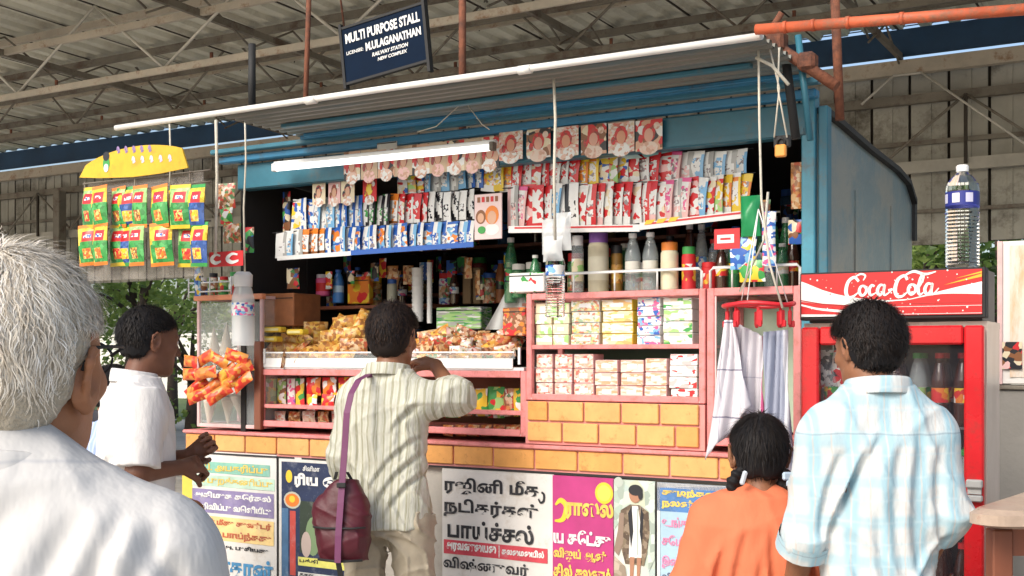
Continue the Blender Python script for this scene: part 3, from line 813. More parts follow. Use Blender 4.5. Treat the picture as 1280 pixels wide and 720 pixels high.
# ---- heaps of loose snack packets
def heap(meshes, pxa, pxb, z0, z1, d0, d1, n, words, group, where, profile):
    xa, _ = L(pxa, 400, (d0 + d1) / 2); xb, _ = L(pxb, 400, (d0 + d1) / 2)
    k = 0; lay = 4
    for li in range(lay):
        m_ = max(3, int(n / lay * (1.15 - .12 * li)))
        for i in range(m_):
            u = (i + .5) / m_
            hh = profile(u) * (z1 - z0)
            z = z0 + .02 + hh * li / (lay - .2)
            x = xa + (xb - xa) * u + rnd.uniform(-.012, .012)
            d = d0 + (d1 - d0) * (li / lay * .8 + rnd.uniform(0, .15))
            me, w_ = rnd.choice(meshes)
            o = link('snack_packet', me, None, W(x, d, z))
            o.rotation_euler = (R(rnd.uniform(-75, -20)), R(rnd.choice((90, 80, 100, 60, 120, 0, 20))), TH + R(rnd.uniform(-35, 35)))
            tag(o, '%s snack packet, %s from left in the %s layer, %s heap' % (w_, ORD[i], ['front bottom', 'second', 'third', 'top'][li], where), 'snack packet', group)
gold = [(pillow(.07, .12, .035, PR['gold'], seed=i), 'golden') for i in range(3)] + [(pillow(.08, .13, .04, PR['rust'], seed=5), 'brown orange')]
mixd = [(pillow(.06, .10, .035, PR['rust'], seed=6), 'brown orange'), (pillow(.06, .10, .03, PR['mix'], seed=7), 'mixed colour'), (pillow(.065, .1, .035, PR['gold'], seed=8), 'golden'),
        (pillow(.055, .09, .035, print_mat('pink_nut_print', pal('s', 'w', 'n', 'pk', 'c'), 70), seed=9), 'pinkish')]
heap(gold, 330, 456, 1.46, 1.71, .04, .34, 36, None, 'snack packets heaped left of the leaning man', 'left', lambda u: .55 + .45 * u)
heap(mixd, 518, 652, 1.46, 1.62, .04, .34, 44, None, 'snack packets heaped right of the leaning man', 'right', lambda u: .8 + .2 * math.sin(u * 5) + (.35 if u > .8 else 0))
# yellow rectangular packs on the left heap
for i, (px, py) in enumerate(((344, 412), (340, 424), (372, 415))):
    x, z = L(px, py, .06); mb = MB(); mb.box((0, 0, 0), (.105, .05, .026), 0, b=.006); mb.box((0, -.026, 0), (.08, .002, .012), 1)
    tag(mb.build('biscuit_pack', [flat(C['y']), flat((.8, .7, .3))], loc=W(x, .06, z), rz=TH + rnd.uniform(-.1, .1)),
        ['upper left', 'lower left', 'right hand'][i] + ' flat yellow biscuit pack lying on the golden snack heap', 'biscuit pack', 'yellow biscuit packs')
# packets hung inside the low case, left and right of the man
def hang_row(pxs, py, d, w, h, meshes, lab, group, nm='snack_packet', cat='snack packet'):
    for i, px in enumerate(pxs):
        x, z = L(px, py, d); me, w_ = meshes[i % len(meshes)]
        o = link(nm, me, None, W(x, d, z), TH + rnd.uniform(-.15, .15)); o.rotation_euler[1] = rnd.uniform(-.06, .06)
        tag(o, '%s %s, %s from left %s' % (w_, nm.replace('_', ' '), ORD[i], lab), cat, group)
gl = [(pillow(.062, .145, .02, PR['green'], seed=11), 'green and yellow'), (pillow(.055, .145, .02, print_mat('lime_print', pal('l', 'y', 'w', 'l', 'n'), 60), seed=12), 'lime'),
      (pillow(.05, .145, .018, print_mat('violet_print', pal('w', 'v', 'w', 'p'), 60), seed=13), 'violet and white')]
hang_row([339, 352, 364, 375], 492, .12, 0, 0, [gl[0], gl[1], gl[2], gl[0]], 'inside low case, left of leaning man', 'packets standing in the low case')
rd = [(pillow(.085, .085, .025, PR['red'], seed=14), 'red'), (pillow(.07, .075, .025, PR['red'], seed=15), 'white and red')]
hang_row([392, 412, 432, 452], 483, .08, 0, 0, [rd[0]], 'in upper row of low case left of man', 'red packets in the low case')
hang_row([390, 410, 430, 449], 503, .06, 0, 0, [rd[1]], 'in lower row, low case left of man', 'white packets in the low case')
hang_row([350, 368, 386, 404, 422, 440], 521, .1, 0, 0, [(pillow(.075, .055, .03, PR['pinkc'], seed=16), 'pink'), (pillow(.07, .05, .03, PR['rust'], seed=17), 'brown')], 'on low case floor, left of man', 'packets on the floor of the low case')
gr = [(pillow(.09, .135, .03, PR['green'], seed=18), 'green'), (pillow(.06, .12, .03, PR['mix'], seed=19), 'mixed colour'), (pillow(.07, .12, .03, print_mat('lemon_print', pal('y', 'g', 'w', 'y'), 40), seed=20), 'lemon yellow')]
hang_row([565, 584, 602, 620, 637, 650], 503, .12, 0, 0, gr, 'inside the low case right of the man', 'packets in the right half of the low case')
hang_row([560, 576, 592, 608, 624, 640, 650], 538, .1, 0, 0, [(pillow(.06, .05, .035, PR['rust'], seed=21), 'brown')], 'on low case floor, right of man', 'brown packets on the case floor')
# red and orange packets bunched in front of the corner case
bunch = [(pillow(.06, .13, .04, print_mat('scarlet_print', [(.6, .06, .02), (.7, .16, .03), (.62, .03, .02), (.72, .3, .05)], 50), seed=22), 'scarlet'), (pillow(.055, .12, .04, print_mat('amber_print', [(.75, .4, .05), (.72, .2, .03), (.65, .08, .02), (.72, .28, .06)], 50), seed=23), 'amber'),
         (pillow(.06, .13, .04, print_mat('orange_red_print', [(.7, .15, .03), (.62, .05, .02), (.75, .24, .05)], 45), seed=24), 'orange red')]
for i, (px, py) in enumerate(((240, 452), (258, 448), (277, 450), (296, 446), (244, 468), (264, 466), (284, 465), (301, 462), (247, 484), (267, 482), (287, 479), (302, 477), (256, 494), (280, 492))):
    x, z = L(px, py, -.08); me, w_ = bunch[(i * 2 + i // 4) % 3]
    o = link('snack_packet', me, None, W(x, -.1 + rnd.uniform(-.02, .03), z)); o.rotation_euler = (rnd.uniform(-.4, .1), R(rnd.uniform(45, 120)), TH + rnd.uniform(-.3, .3))
    tag(o, '%s packet, %s from the left in the %s row of the corner case bunch' % (w_, ORD[i % 4], ['top', 'second', 'third', 'bottom'][min(i // 4, 3)]), 'snack packet', 'red orange packets bunched on the corner case')
# paper cones inside the corner case
for i, (px, py) in enumerate(((268, 430), (283, 425), (262, 515), (285, 512), (300, 510))):
    x, z = L(px, py, .12); mb = MB(); mb.lathe([(.001, -.09), (.035, .06), (.03, .075), (.01, .07)], 9)
    o = mb.build('paper_cone', mat('cream_paper_%d' % i, (.66, .58, .45), .8), loc=W(x, .12, z)); o.rotation_euler = (R(180 if i < 2 else 20), rnd.uniform(-.2, .2), 0)
    tag(o, ['left', 'right', 'left', 'middle', 'right'][i] + ' cream paper cone in the %s half of the corner case' % ('upper' if i < 2 else 'lower'), 'paper cone', 'paper cones in the corner case')

# ---- bottles, jars, tubs
def bottle_mesh(w, h, body, cap, label=None, neck=.3, glassy=True):
    r = w / 2; mb = MB(); nk = neck * r + .004
    prof = [(0, 0), (r * .9, 0), (r, h * .03), (r, h * .3), (r * .97, h * .32), (r * .97, h * .52), (r, h * .54), (r, h * .62), (r * .8, h * .74), (nk * 1.3, h * .86), (nk, h * .88), (nk, h * .93)]
    mb.lathe(prof, 14, [0, 0, 0, 0, 2 if label else 0, 0, 0, 0, 0, 0, 0])
    mb.lathe([(nk * 1.25, h * .925), (nk * 1.25, h), (0, h)], 12, 1)
    return mb.mesh('bottle', [body, cap, label or body])
def jar_mesh(w, h, body, cap, label=None):
    r = w / 2; mb = MB()
    mb.lathe([(0, 0), (r * .95, 0), (r, h * .04), (r, h * .2), (r * 1.005, h * .21), (r * 1.005, h * .6), (r, h * .61), (r, h * .78), (r * .85, h * .84)], 16, [0, 0, 0, 0, 2, 0, 0, 0])
    mb.lathe([(r * .92, h * .83), (r * .92, h * .98), (r * .88, h), (0, h)], 16, 1)
    return mb.mesh('jar', [body, cap, label or body])
MG = glass_mat('clear_bottle_plastic', (.6, .68, .7), .3, .06)
MGr = glass_mat('green_bottle_glass', (.05, .25, .1), .7, .1)
MBr = glass_mat('dark_cola', (.06, .02, .012), .95, .1)
def put(me, name, px, pyb, d, label, cat, group=None, rz=0, on=None):
    x, z = L(px, pyb, d)
    if on is not None: z = on
    return tag(link(name, me, None, W(x, d, z), TH + rz), label, cat, group)
s0 = sc(760, .12); onT = 1.758
put(bottle_mesh(15 * s0, .17, MGr, flat(C['w']), flat(C['w']), .25), 'bottle', 669, 335, .13, 'slim green bottle with a white cap at the left end of the carton case', 'bottle', on=onT)
put(jar_mesh(.062, .15, MGr, flat(C['w']), PR['blue']), 'jar', 648, 0, .3, 'short jar with white lid behind the slim green bottle', 'jar', on=onT)
put(jar_mesh(.05, .24, MG, M_white, PR['soapl']), 'jar', 722, 0, .12, 'tall clear jar left of the cream jar on the carton case', 'jar', on=onT)
put(jar_mesh(.085, .25, mat('cream_filling', (.66, .6, .42), .6), flat(C['v']), flat((.72, .68, .52))), 'jar', 748, 0, .14, 'big cream filled jar with a purple lid on the carton case', 'jar', on=onT)
put(jar_mesh(.05, .2, mat('amber_filling', (.3, .16, .03), .4), flat(C['k']), PR['gold']), 'jar', 771, 0, .2, 'narrow amber jar between the cream jar and the clear bottles', 'jar', on=onT)
bm = bottle_mesh(.064, .235, MG, M_white, flat((.7, .68, .6)), .3)
put(bm, 'bottle', 791, 0, .11, 'left one of two clear bottles with white caps on the carton case', 'bottle', on=onT)
put(bm, 'bottle', 813, 0, .11, 'right one of two clear bottles with white caps on the carton case', 'bottle', on=onT)
put(jar_mesh(.07, .19, mat('pale_cream_jar', (.75, .7, .5), .5), flat(C['o']), flat((.76, .7, .48))), 'jar', 837, 0, .1, 'pale cream jar right of the clear bottles', 'jar', on=onT)
put(jar_mesh(.055, .17, flat(C['r']), flat(C['g']), PR['red']), 'jar', 861, 0, .11, 'red jar at the right end of the carton case', 'jar', on=onT)
put(jar_mesh(.06, .11, flat(C['r']), flat(C['r']), PR['red']), 'jar', 886, 0, .16, 'short all red jar between the two guard rails', 'jar', on=onT)
for i, (px, bod, lb, wd_) in enumerate(((902, MBr, 'red', 'dark cola'), (917, MGr, 'green', 'green'), (933, MBr, 'blue', 'dark brown'), (963, MG, 'soapb', 'clear'), (978, MGr, 'soapg', 'deep green'), (991, MBr, 'red', 'brown'))):
    put(bottle_mesh(.05, .17 + .03 * (i % 2), bod, flat(C['wr'[i % 2]]), PR[lb], .28), 'bottle', px, 0, .16 + .03 * (i % 2), '%s bottle, %s from the left behind the right guard rail' % (wd_, ORD[i]), 'bottle', 'bottles behind the right guard rail', on=onT)
# second, darker row behind
for i in range(13):
    px = 640 + i * 28 + rnd.uniform(-5, 5); kind = rnd.random()
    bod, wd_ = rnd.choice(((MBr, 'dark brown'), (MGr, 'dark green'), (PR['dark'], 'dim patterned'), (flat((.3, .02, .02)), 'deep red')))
    me = bottle_mesh(.06, rnd.uniform(.2, .3), bod, flat(C[rnd.choice('wrkb')]), PR['dark']) if kind < .6 else jar_mesh(.075, rnd.uniform(.15, .24), bod, flat(C[rnd.choice('wrkg')]), PR['mix'])
    put(me, 'bottle' if kind < .6 else 'jar', px, 0, .33, '%s container, %s from the left in the shaded second row above the cases' % (wd_, ORD[i]), 'bottle' if kind < .6 else 'jar', 'shaded second row of bottles and jars', on=onT - .02)
sh = empty('goods_shelf', W(-.1, .27, 1.735), TH, label='dark plank shelf behind the carton case carrying the second row of bottles', cat='shelf')
mb = MB(); mb.box((.67, .12, -.01), (1.35, .26, .014)); mb.build('plank', M_wood, sh)
# water bottle in front of the carton case, and pouches above it
def ribbed_bottle(w, h, cap, labelm, water):
    r = w / 2; mb = MB(); prof = [(0, 0), (r * .85, .0), (r * .98, h * .02)]; ms = [0, 0]
    z = .03
    while z < .56: prof += [(r, h * z), (r * .955, h * (z + .018))]; ms += [0, 0]; z += .036
    prof += [(r * .98, h * .585), (r * .985, h * .60), (r * .985, h * .735), (r, h * .745), (r * .93, h * .81), (r * .62, h * .88), (r * .33, h * .925), (r * .3, h * .94)]
    ms += [0, 0, 1, 0, 0, 0, 0, 0]
    mb.lathe(prof, 24, ms[:len(prof) - 1])
    mb2 = MB(); mb2.lathe([(r * .36, h * .935), (r * .38, h * .985), (r * .3, h), (0, h)], 16)
    return mb, mb2, labelm
M_pet = mat('clear_water_bottle_plastic', (.95, .97, .98), .04, var=0, rvar=.01)
_b = M_pet.node_tree.nodes['Principled BSDF']; _b.inputs['Transmission Weight'].default_value = 1; _b.inputs['IOR'].default_value = 1.2
def water_bottle(px, pyb, d, w, h, label, z=None, lab_m=None):
    x, zz_ = L(px, pyb, d); t = empty('water_bottle', W(x, d, zz_ if z is None else z), TH, label=label, cat='bottle')
    a, b_, _ = ribbed_bottle(w, h, None, None, None)
    bo = a.build('body', [M_pet, lab_m or flat((.02, .04, .3))], t)
    b_.build('cap', M_white, t)
    return t, h, w
water_bottle(694, 397, -.14, .078, .28, 'hanging clear water bottle with a pale blue label in front of the carton case', lab_m=print_mat('pale_blue_label', pal('w', 'sk', 'w', 'b'), 40))
for i, (px, py, w_, h_) in enumerate(((687, 296, .07, .14), (706, 290, .08, .15), (697, 312, .09, .1))):
    x, z = L(px, py, -.1)
    tag(link('clear_pouch', pillow(w_, h_, .05, M_glassw, seed=30 + i, name='clear_pouch'), None, W(x, -.1 - .02 * i, z), TH), ['left', 'right', 'lower'][i] + ' milky plastic pouch hanging above the water bottle', 'pouch', 'milky pouches')
t_, hh_, ww_ = None, 0, 0
# jar hanging at the left corner
jx, jz = L(304, 432, -.12)
tj = empty('plastic_jar', W(jx, -.12, jz), TH, label='tall milky plastic jar hung at the corner beside the brown box', cat='jar')
mb = MB(); mb.lathe([(0, 0), (.05, 0), (.053, .02), (.053, .22), (.04, .27), (.036, .28)], 18); mb.build('body', M_glassw, tj)
mb = MB(); mb.lathe([(.042, .275), (.044, .33), (.03, .345), (0, .345)], 16); mb.build('lid', M_white, tj)
mb = MB(); mb.lathe([(.0535, .14), (.0535, .2)], 18); mb.build('label', PR['soapb'], tj)

# ---- things in the dim middle of the kiosk
def box_thing(name, px0, px1, py0, py1, d, depth, m, label, cat, rz=0, b=.004):
    xa, za = L(px0, py1, d); xb, zb = L(px1, py0, d)
    o = MB(); o.box(((xb - xa) / 2, depth / 2, (zb - za) / 2), (xb - xa, depth, zb - za), 0, b=b)
    o.box(((xb - xa) / 2, -.001, (zb - za) * .85), ((xb - xa) * .96, .003, .004), 1)
    return tag(o.build(name, [m, M_dark], loc=W(xa, d, za), rz=TH + rz), label, cat)
box_thing('cardboard_box', 323, 367, 366, 408, .1, .2, mat('brown_board', (.30, .11, .04), .7, var=.3, scale=20), 'brown cardboard box above the left end of the snack heap', 'box')
box_thing('printed_pack', 545, 601, 383, 412, .42, .1, print_mat('green_list_print', pal('l', 'gy', 'w', 'g', 'l'), 60, (.3, 1, 3)), 'green and white printed pack lying behind the right snack heap', 'pack')
box_thing('printed_pack', 434, 461, 345, 380, .5, .04, print_mat('orange_red_pack', pal('o', 'r', 'o', 'y'), 25), 'orange red packet standing on the dim inner shelf', 'pack')
box_thing('printed_pack', 636, 680, 340, 366, .02, .08, print_mat('white_medicine_print', pal('w', 'w', 'w', 'r', 'w', 'g'), 40), 'white pack with red and green print at the left end of the carton case', 'pack')
for px0, px1, wd_ in ((578, 588, 'left'), (591, 600, 'right')):
    box_thing('roll', px0, px1, 334, 380, .6, .04, mat('brown_roll_' + wd_, (.22, .14, .07), .7), wd_ + ' brown upright roll in the dark middle of the kiosk', 'roll')
def cups(px, pyt, pyb, r, n, label):
    x, z = L(px, pyb, .42); _, zt = L(px, pyt, .42); mb = MB(); st = (zt - z) / n
    for i in range(n): mb.lathe([(r * .93, i * st), (r, i * st + st * .8), (r * 1.05, i * st + st * .85), (r * 1.05, i * st + st)], 14)
    tag(mb.build('cup_tower', M_white, loc=W(x, .42, z), rz=TH), label, 'paper cups')
cups(522, 335, 402, .028, 12, 'thick tower of nested white paper cups behind the leaning man')
cups(537, 328, 404, .013, 18, 'thin tower of nested small white cups beside the thick one')
put(jar_mesh(.06, .1, mat('grey_tub', (.4, .36, .36), .5), flat(C['gy']), None), 'jar', 378, 372, .5, 'grey tub on the inner shelf above the left heap', 'jar')
put(jar_mesh(.075, .11, flat(C['p']), flat((.6, .55, .6)), flat(C['r'])), 'jar', 404, 370, .5, 'pink jar on the inner shelf above the left heap', 'jar')
put(bottle_mesh(.06, .17, mat('blue_flask', (.05, .2, .55), .3), flat(C['b']), flat((.45, .65, .85))), 'bottle', 423, 379, .5, 'blue flask on the inner shelf between pink jar and orange pack', 'bottle')
put(bottle_mesh(.03, .11, flat(C['w']), flat(C['w'])), 'bottle', 356, 366, .45, 'small white bottle behind the brown cardboard box', 'bottle')
put(jar_mesh(.05, .13, flat((.45, .45, .35)), flat(C['b'])), 'jar', 490, 382, .5, 'small pale jar behind the head of the leaning man', 'jar')
xa, _ = L(330, 0, .5)
sh = empty('goods_shelf', W(xa, .47, 0), TH, label='dark inner shelf crossing the kiosk above the snack heaps', cat='shelf')
mb = MB(); mb.box((.55, .12, 1.745), (1.1, .26, .016)); mb.build('plank', M_wood, sh)
for x in (.03, 1.07): mb = MB(); mb.box((x, .2, 1.6), (.02, .02, .28)); mb.build('bracket', M_dark, sh)
# back wall shelves with dim stock
for si, z in enumerate((1.25, 1.55, 1.85, 2.1)):
    sh = empty('back_shelf', W(XL + .05, 1.2, z), TH, label='dim shelf on the back wall of the kiosk, %s from the bottom' % ORD[si], cat='shelf', group='back wall shelves')
    mb = MB(); mb.box(((XR - XL) / 2 - .05, .09, -.01), (XR - XL - .14, .2, .016)); mb.build('plank', M_wood, sh)
    for i in range(15):
        x = XL + .15 + i * .195 + rnd.uniform(-.03, .03)
        if x > XR - .1: break
        q = rnd.random(); h = rnd.uniform(.12, .2)
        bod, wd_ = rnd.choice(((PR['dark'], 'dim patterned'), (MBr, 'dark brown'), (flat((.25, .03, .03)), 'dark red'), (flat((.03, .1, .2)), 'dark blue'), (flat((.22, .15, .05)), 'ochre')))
        me = jar_mesh(rnd.uniform(.06, .1), h, bod, flat(C[rnd.choice('krbg')]), PR['mix'] if q < .3 else PR['dark']) if q < .6 else bottle_mesh(.07, h + .05, bod, flat(C[rnd.choice('krw')]), PR['dark'])
        nm = 'jar' if q < .6 else 'bottle'
        tag(link(nm, me, None, W(x, 1.28, z), TH), '%s %s, %s from the left on the %s back shelf' % (wd_, nm, ORD[i], ['lowest', 'second', 'third', 'top'][si]), nm, 'dim stock on the back shelves')
# white plastic sheet hung like a tent behind the right heap
xa, za = L(606, 412, .3); xb, zb = L(662, 345, .3)
def tent(u, v):
    x = (1 - v) * (xb - xa) * u + v * ((xb - xa) * (.62 + .38 * u)); f_ = math.sin(u * 17 + v * 3) * .012 * (1 - v * .4)
    return (x, f_ + .05 * math.sin(u * 3), (zb - za) * v)
mb = MB(); mb.grid(tent, 24, 14)
tag(mb.build('plastic_sheet', mat('greyish_white_sheet', (.55, .57, .56), .6), loc=W(xa, .3, za), rz=TH), 'greyish white plastic sheet hung like a tent behind the right snack heap', 'sheet')
box_thing('brown_pack', 628, 657, 384, 420, .12, .1, print_mat('brown_nut_print', pal('n', 'o', 's', 'r', 'n'), 60), 'brown red pack of nuts standing at the right end of the snack heap', 'pack')

# dim clutter crowding the middle of the kiosk
for i in range(30):
    px = 345 + i * 9.6 + rnd.uniform(-3, 3) if i < 27 else 600 + (i - 27) * 18
    py = rnd.uniform(324, 366); d = rnd.uniform(.4, .8)
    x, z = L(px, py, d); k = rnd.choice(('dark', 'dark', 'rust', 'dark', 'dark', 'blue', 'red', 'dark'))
    tag(link('hanging_packet', pillow(rnd.uniform(.03, .06), rnd.uniform(.06, .13), .02, PR[k], name='hanging_packet', seed=100 + i, nu=4, nv=5), None, W(x, d, z), TH + rnd.uniform(-.5, .5)),
        'dim packet dangling in the shaded kiosk, %s' % (ORD[i] + ' from the left' if i < 28 else ['near the tent sheet', 'right of the tent sheet'][i - 28]), 'packet', 'dim packets dangling in the kiosk')
for i in range(9):
    px = 862 + i * 15; d = .26
    me = bottle_mesh(.05, rnd.uniform(.2, .3), rnd.choice((MBr, MGr, MG)), flat(C[rnd.choice('wrb')]), PR[rnd.choice(('red', 'dark', 'blue', 'mix'))])
    put(me, 'bottle', px, 0, d, 'crowded bottle, %s from left in back row right of the cartons' % ORD[i], 'bottle', 'crowded bottles at the right', on=onT)

# more stock on the inner shelf above the heaps
for i, px in enumerate((342, 366, 390, 414, 447, 470, 503, 556, 568, 612, 626)):
    k = rnd.choice(('mix', 'dark', 'blue', 'red', 'gold', 'soapb')); q = i % 2
    me = jar_mesh(rnd.uniform(.05, .07), rnd.uniform(.1, .17), PR[k], flat(C[rnd.choice('rwbgy')]), PR['mix']) if q else bottle_mesh(.05, rnd.uniform(.15, .22), rnd.choice((MBr, MGr, flat((.3, .1, .03)))), flat(C[rnd.choice('wrb')]), PR[k])
    put(me, 'jar' if q else 'bottle', px, 0, .62, 'shaded %s, %s from left in the back row of the inner shelf' % ('jar' if q else 'bottle', ORD[i]), 'jar' if q else 'bottle', 'back row on the inner shelf', on=1.754)
# ================================================================== HANGING STOCK UNDER THE HEADER
_sp = {}
def spr(a, b_):
    k = (a, b_)
    if k not in _sp: _sp[k] = print_mat('sachet_ink_%02d' % len(_sp), [a, b_, (.76, .76, .74), a, (.76, .76, .74), b_, (.3, .25, .25)], 150, (1, 1, .6), rough=.2)
    return _sp[k]
def sachet_mesh(w, h, cols, kind):
    """thin blister strip: ink bands built into its faces"""
    mats = [flat(c, .22) if isinstance(c, tuple) else c for c in cols]
    if kind != 'print':
        c0, c1 = cols[0], cols[1]; mats.append(spr(c0, c1))
    def mf(i, j):
        if kind == 'print': return 1 if j in (0, 9) else 0
        if kind == 'vert' and 2 <= i < 5 and 2 <= j < 6: return len(mats) - 1
        if kind in ('top', 'win') and 1 <= i < 5 and 2 <= j < 8: return len(mats) - 1
        if kind == 'vert': return 0 if i < 2 else 1 if i < 4 else 2 % len(mats)
        if kind == 'diag': return (i + j) // 3 % len(mats)
        if kind == 'top': return 0 if j > 7 else 1 if j > 1 else 2 % len(mats)
        if kind == 'spot': return 0 if (i + j * 2) % 5 < 2 else 1 if j % 4 else 2
        if kind == 'chk': return (i // 2 + j // 2) % len(mats)
        return 0 if j > 8 else (1 if i in (0, 5) or j < 2 else 2 % len(mats))
    return pillow(w, h, .004, mats, mfn=mf, nu=6, nv=10, name='sachet_strip', wav=.02)
SW, SH = .036, .135
SP = {'red': print_mat('red_sachet_print', pal('r', 'w', 'r', 'r', 'pk', 'w'), 70, (1, 1, .7)), 'red2': print_mat('red_white_sachet_print', pal('w', 'r', 'w', 'w', 'r', 'c'), 80, (1, 1, .7)),
      'blu': print_mat('blue_sachet_print', pal('b', 'w', 'sk', 'w', 'b', 'o'), 80, (1, 1, .7)), 'mul': print_mat('multi_sachet_print', pal('w', 'y', 'r', 'w', 'c', 'b'), 75, (1, 1, .7)), 'mul2': print_mat('pastel_sachet_print', pal('w', 's', 'w', 'l', 'r', 'y'), 75, (1, 1, .7))}
kinds = {
 'blue and white': [sachet_mesh(SW, SH, pal('b', 'w', 'sk'), 'vert'), sachet_mesh(SW, SH, pal('w', 'b', 'w'), 'vert'), sachet_mesh(SW, SH, [SP['blu'], C['b']], 'print')],
 'sky blue': [sachet_mesh(SW, SH, pal('sk', 'w', 'b'), 'vert')],
 'green and white': [sachet_mesh(SW, SH, pal('g', 'w', 'k'), 'vert')],
 'red': [sachet_mesh(SW, SH, pal('r', 'w', 'r'), 'win'), sachet_mesh(SW, SH, pal('r', 'r', 'w'), 'top'), sachet_mesh(SW, SH, [SP['red'], C['r']], 'print'), sachet_mesh(SW, SH, [SP['red2'], C['r']], 'print')],
 'red and white': [sachet_mesh(SW, SH, pal('r', 'w', 'r'), 'vert'), sachet_mesh(SW, SH, pal('r', 'w', 'pk'), 'top'), sachet_mesh(SW, SH, [SP['red2'], C['w']], 'print')],
 'black and white': [sachet_mesh(SW, SH, pal('w', 'k', 'w'), 'diag'), sachet_mesh(SW, SH, pal('k', 'w', 'w'), 'vert')],
 'yellow and orange': [sachet_mesh(SW, SH, pal('y', 'o', 'w'), 'top'), sachet_mesh(SW, SH, pal('w', 'y', 'o'), 'win')],
 'orange': [sachet_mesh(SW, SH, pal('o', 'w', 'n'), 'top')],
 'pink': [sachet_mesh(SW, SH, pal('pk', 'w', 'gy'), 'vert'), sachet_mesh(SW, SH, pal('p', 'pk', 'w'), 'win')],
 'white': [sachet_mesh(SW, SH, pal('w', 'w', 'gy'), 'vert'), sachet_mesh(SW, SH, pal('w', 'sk', 'w'), 'win')],
 'multicoloured': [sachet_mesh(SW, SH, [SP['mul'], C['w']], 'print'), sachet_mesh(SW, SH, [SP['mul2'], C['w']], 'print')],
}
hk = MB(); hk.tube([(0, 0, SH / 2 - .01), (0, -.004, SH / 2 + .012), (0, .004, SH / 2 + .02)], .0012, 4)
def sachets(pxa, pya, pxb, pyb, d, seq, hpx, row, sag=0, db=None, yaw=.5, z_sc=1.0):
    """one hanging row: seq = [(kind, how many)], pya/pyb = picture height of the row's middle at both ends"""
    items = [k for k, n in seq for _ in range(n)]; N = len(items)
    (xa, za), (xb, zb) = L(pxa, pya, d), L(pxb, pyb, d if db is None else db)
    d1 = d if db is None else db
    cnt = {}
    for i, k in enumerate(items):
        u = (i + .5) / N; x = xa + (xb - xa) * u; z = za + (zb - za) * u - sag * math.sin(math.pi * u); dd = d + (d1 - d) * u
        me = kinds[k][i % len(kinds[k])]; cnt[k] = cnt.get(k, 0) + 1
        hs = hpx * sc(pxa + (pxb - pxa) * u, dd) / SH
        ws = (xb - xa) / N / SW * 1.7
        o = link('sachet_strip', me, None, W(x, dd - .006 * (i % 2), z), TH + rnd.uniform(-.45, -.05))
        o.rotation_euler[1] = rnd.uniform(-.02, .16); o.scale = (ws, 1.3, hs * rnd.uniform(1.08, 1.22))
        tag(o, '%s sachet strip, %s from left in the %s' % (k, ORD[i], row), 'sachet', 'sachet strips hanging under the header')
    a = empty('display_line', W(xa, d, za), TH, label='thin dark line holding the %s' % row, cat='line')
    m2 = MB(); hz = hpx * sc(pxa, d) / 2 + .004
    m2.tube([(-.03, 0, hz)] + [((xb - xa) * u, (d1 - d) * u, hz + (zb - za) * u - sag * math.sin(math.pi * u)) for u in (.25, .5, .75)] + [(xb - xa + .03, d1 - d, hz + zb - za)], .0025, 5)
    m2.build('cord', M_dark, a)
sachets(396, 303, 592, 292, .02, [('orange', 1), ('blue and white', 19)], 30, 'lowest left row')
sachets(347, 307, 396, 303, .02, [('white', 3), ('orange', 2)], 30, 'short lowest row at the far left')
sachets(367, 270, 592, 258, .04, [('multicoloured', 1), ('blue and white', 3), ('white', 2), ('sky blue', 4), ('green and white', 4), ('orange', 1), ('red', 4), ('black and white', 6)], 35, 'middle left row')
sachets(498, 230, 604, 218, .06, [('multicoloured', 3), ('white', 5), ('sky blue', 2)], 28, 'upper left row')
sachets(606, 220, 932, 208, .05, [('yellow and orange', 3), ('red and white', 5), ('red', 2), ('yellow and orange', 2), ('multicoloured', 3), ('red', 4), ('pink', 2), ('white', 5)], 36, 'upper right row')
sachets(636, 259, 800, 254, .02, [('pink', 2), ('red', 3), ('white', 2), ('black and white', 1), ('red and white', 4), ('red', 2), ('red and white', 1)], 46, 'lower right row, left half')
sachets(800, 254, 935, 241, .02, [('red and white', 3), ('pink', 3), ('red', 1), ('white', 1), ('multicoloured', 2), ('yellow and orange', 3)], 44, 'lower right row, right half')
# portrait sleeves at the upper left
def portrait_card(w, h, bg, hair, extra, nm='card', skin=C['s'], bgm=None):
    """flat printed card: an anonymous head and shoulders in flat ink shapes"""
    mb = MB(); mb.box((0, 0, 0), (w, .003, h), 0)
    def blob(cx, cz, rx, rz_, y, mi, n=14):
        mb.add([(cx + rx * math.cos(2 * math.pi * k / n), y, cz + rz_ * math.sin(2 * math.pi * k / n)) for k in range(n)], [list(range(n))], mi)
    blob(0, -h * .42, w * .36, h * .22, -.0022, 3); blob(0, h * .08, w * .25, h * .3, -.0026, 2); blob(0, .0, w * .17, h * .22, -.003, 1)
    blob(w * .3, h * .28, w * .12, h * .12, -.0034, 3); blob(-w * .3, -h * .1, w * .09, h * .14, -.0034, 2)
    return mb.mesh(nm, [bgm or flat(bg), flat(skin), print_mat('hair_ink', [hair, (.5, .06, .05), hair, (.3, .05, .04)], 90), print_mat('garment_ink', [extra, (.74, .5, .4), extra, (.6, .35, .25)], 80)])
cards = [portrait_card(.075, .1, C['c'], C['k'], C['w']), portrait_card(.075, .1, C['pk'], C['n'], C['w']), portrait_card(.09, .1, C['r'], C['y'], C['w'], skin=(.8, .6, .1))]
for i, px in enumerate((404, 422, 440, 466)):
    x, z = L(px, 243 - (px - 400) * .06, .03)
    tag(link('picture_sleeve', cards[(0, 1, 0, 2)[i]], None, W(x, .0 + .008 * (i % 2), z), TH + rnd.uniform(-.2, .1)), 'small picture sleeve, %s from the left above the middle left row' % ORD[i], 'picture card', 'picture sleeves')
x, z = L(612, 271, -.02)
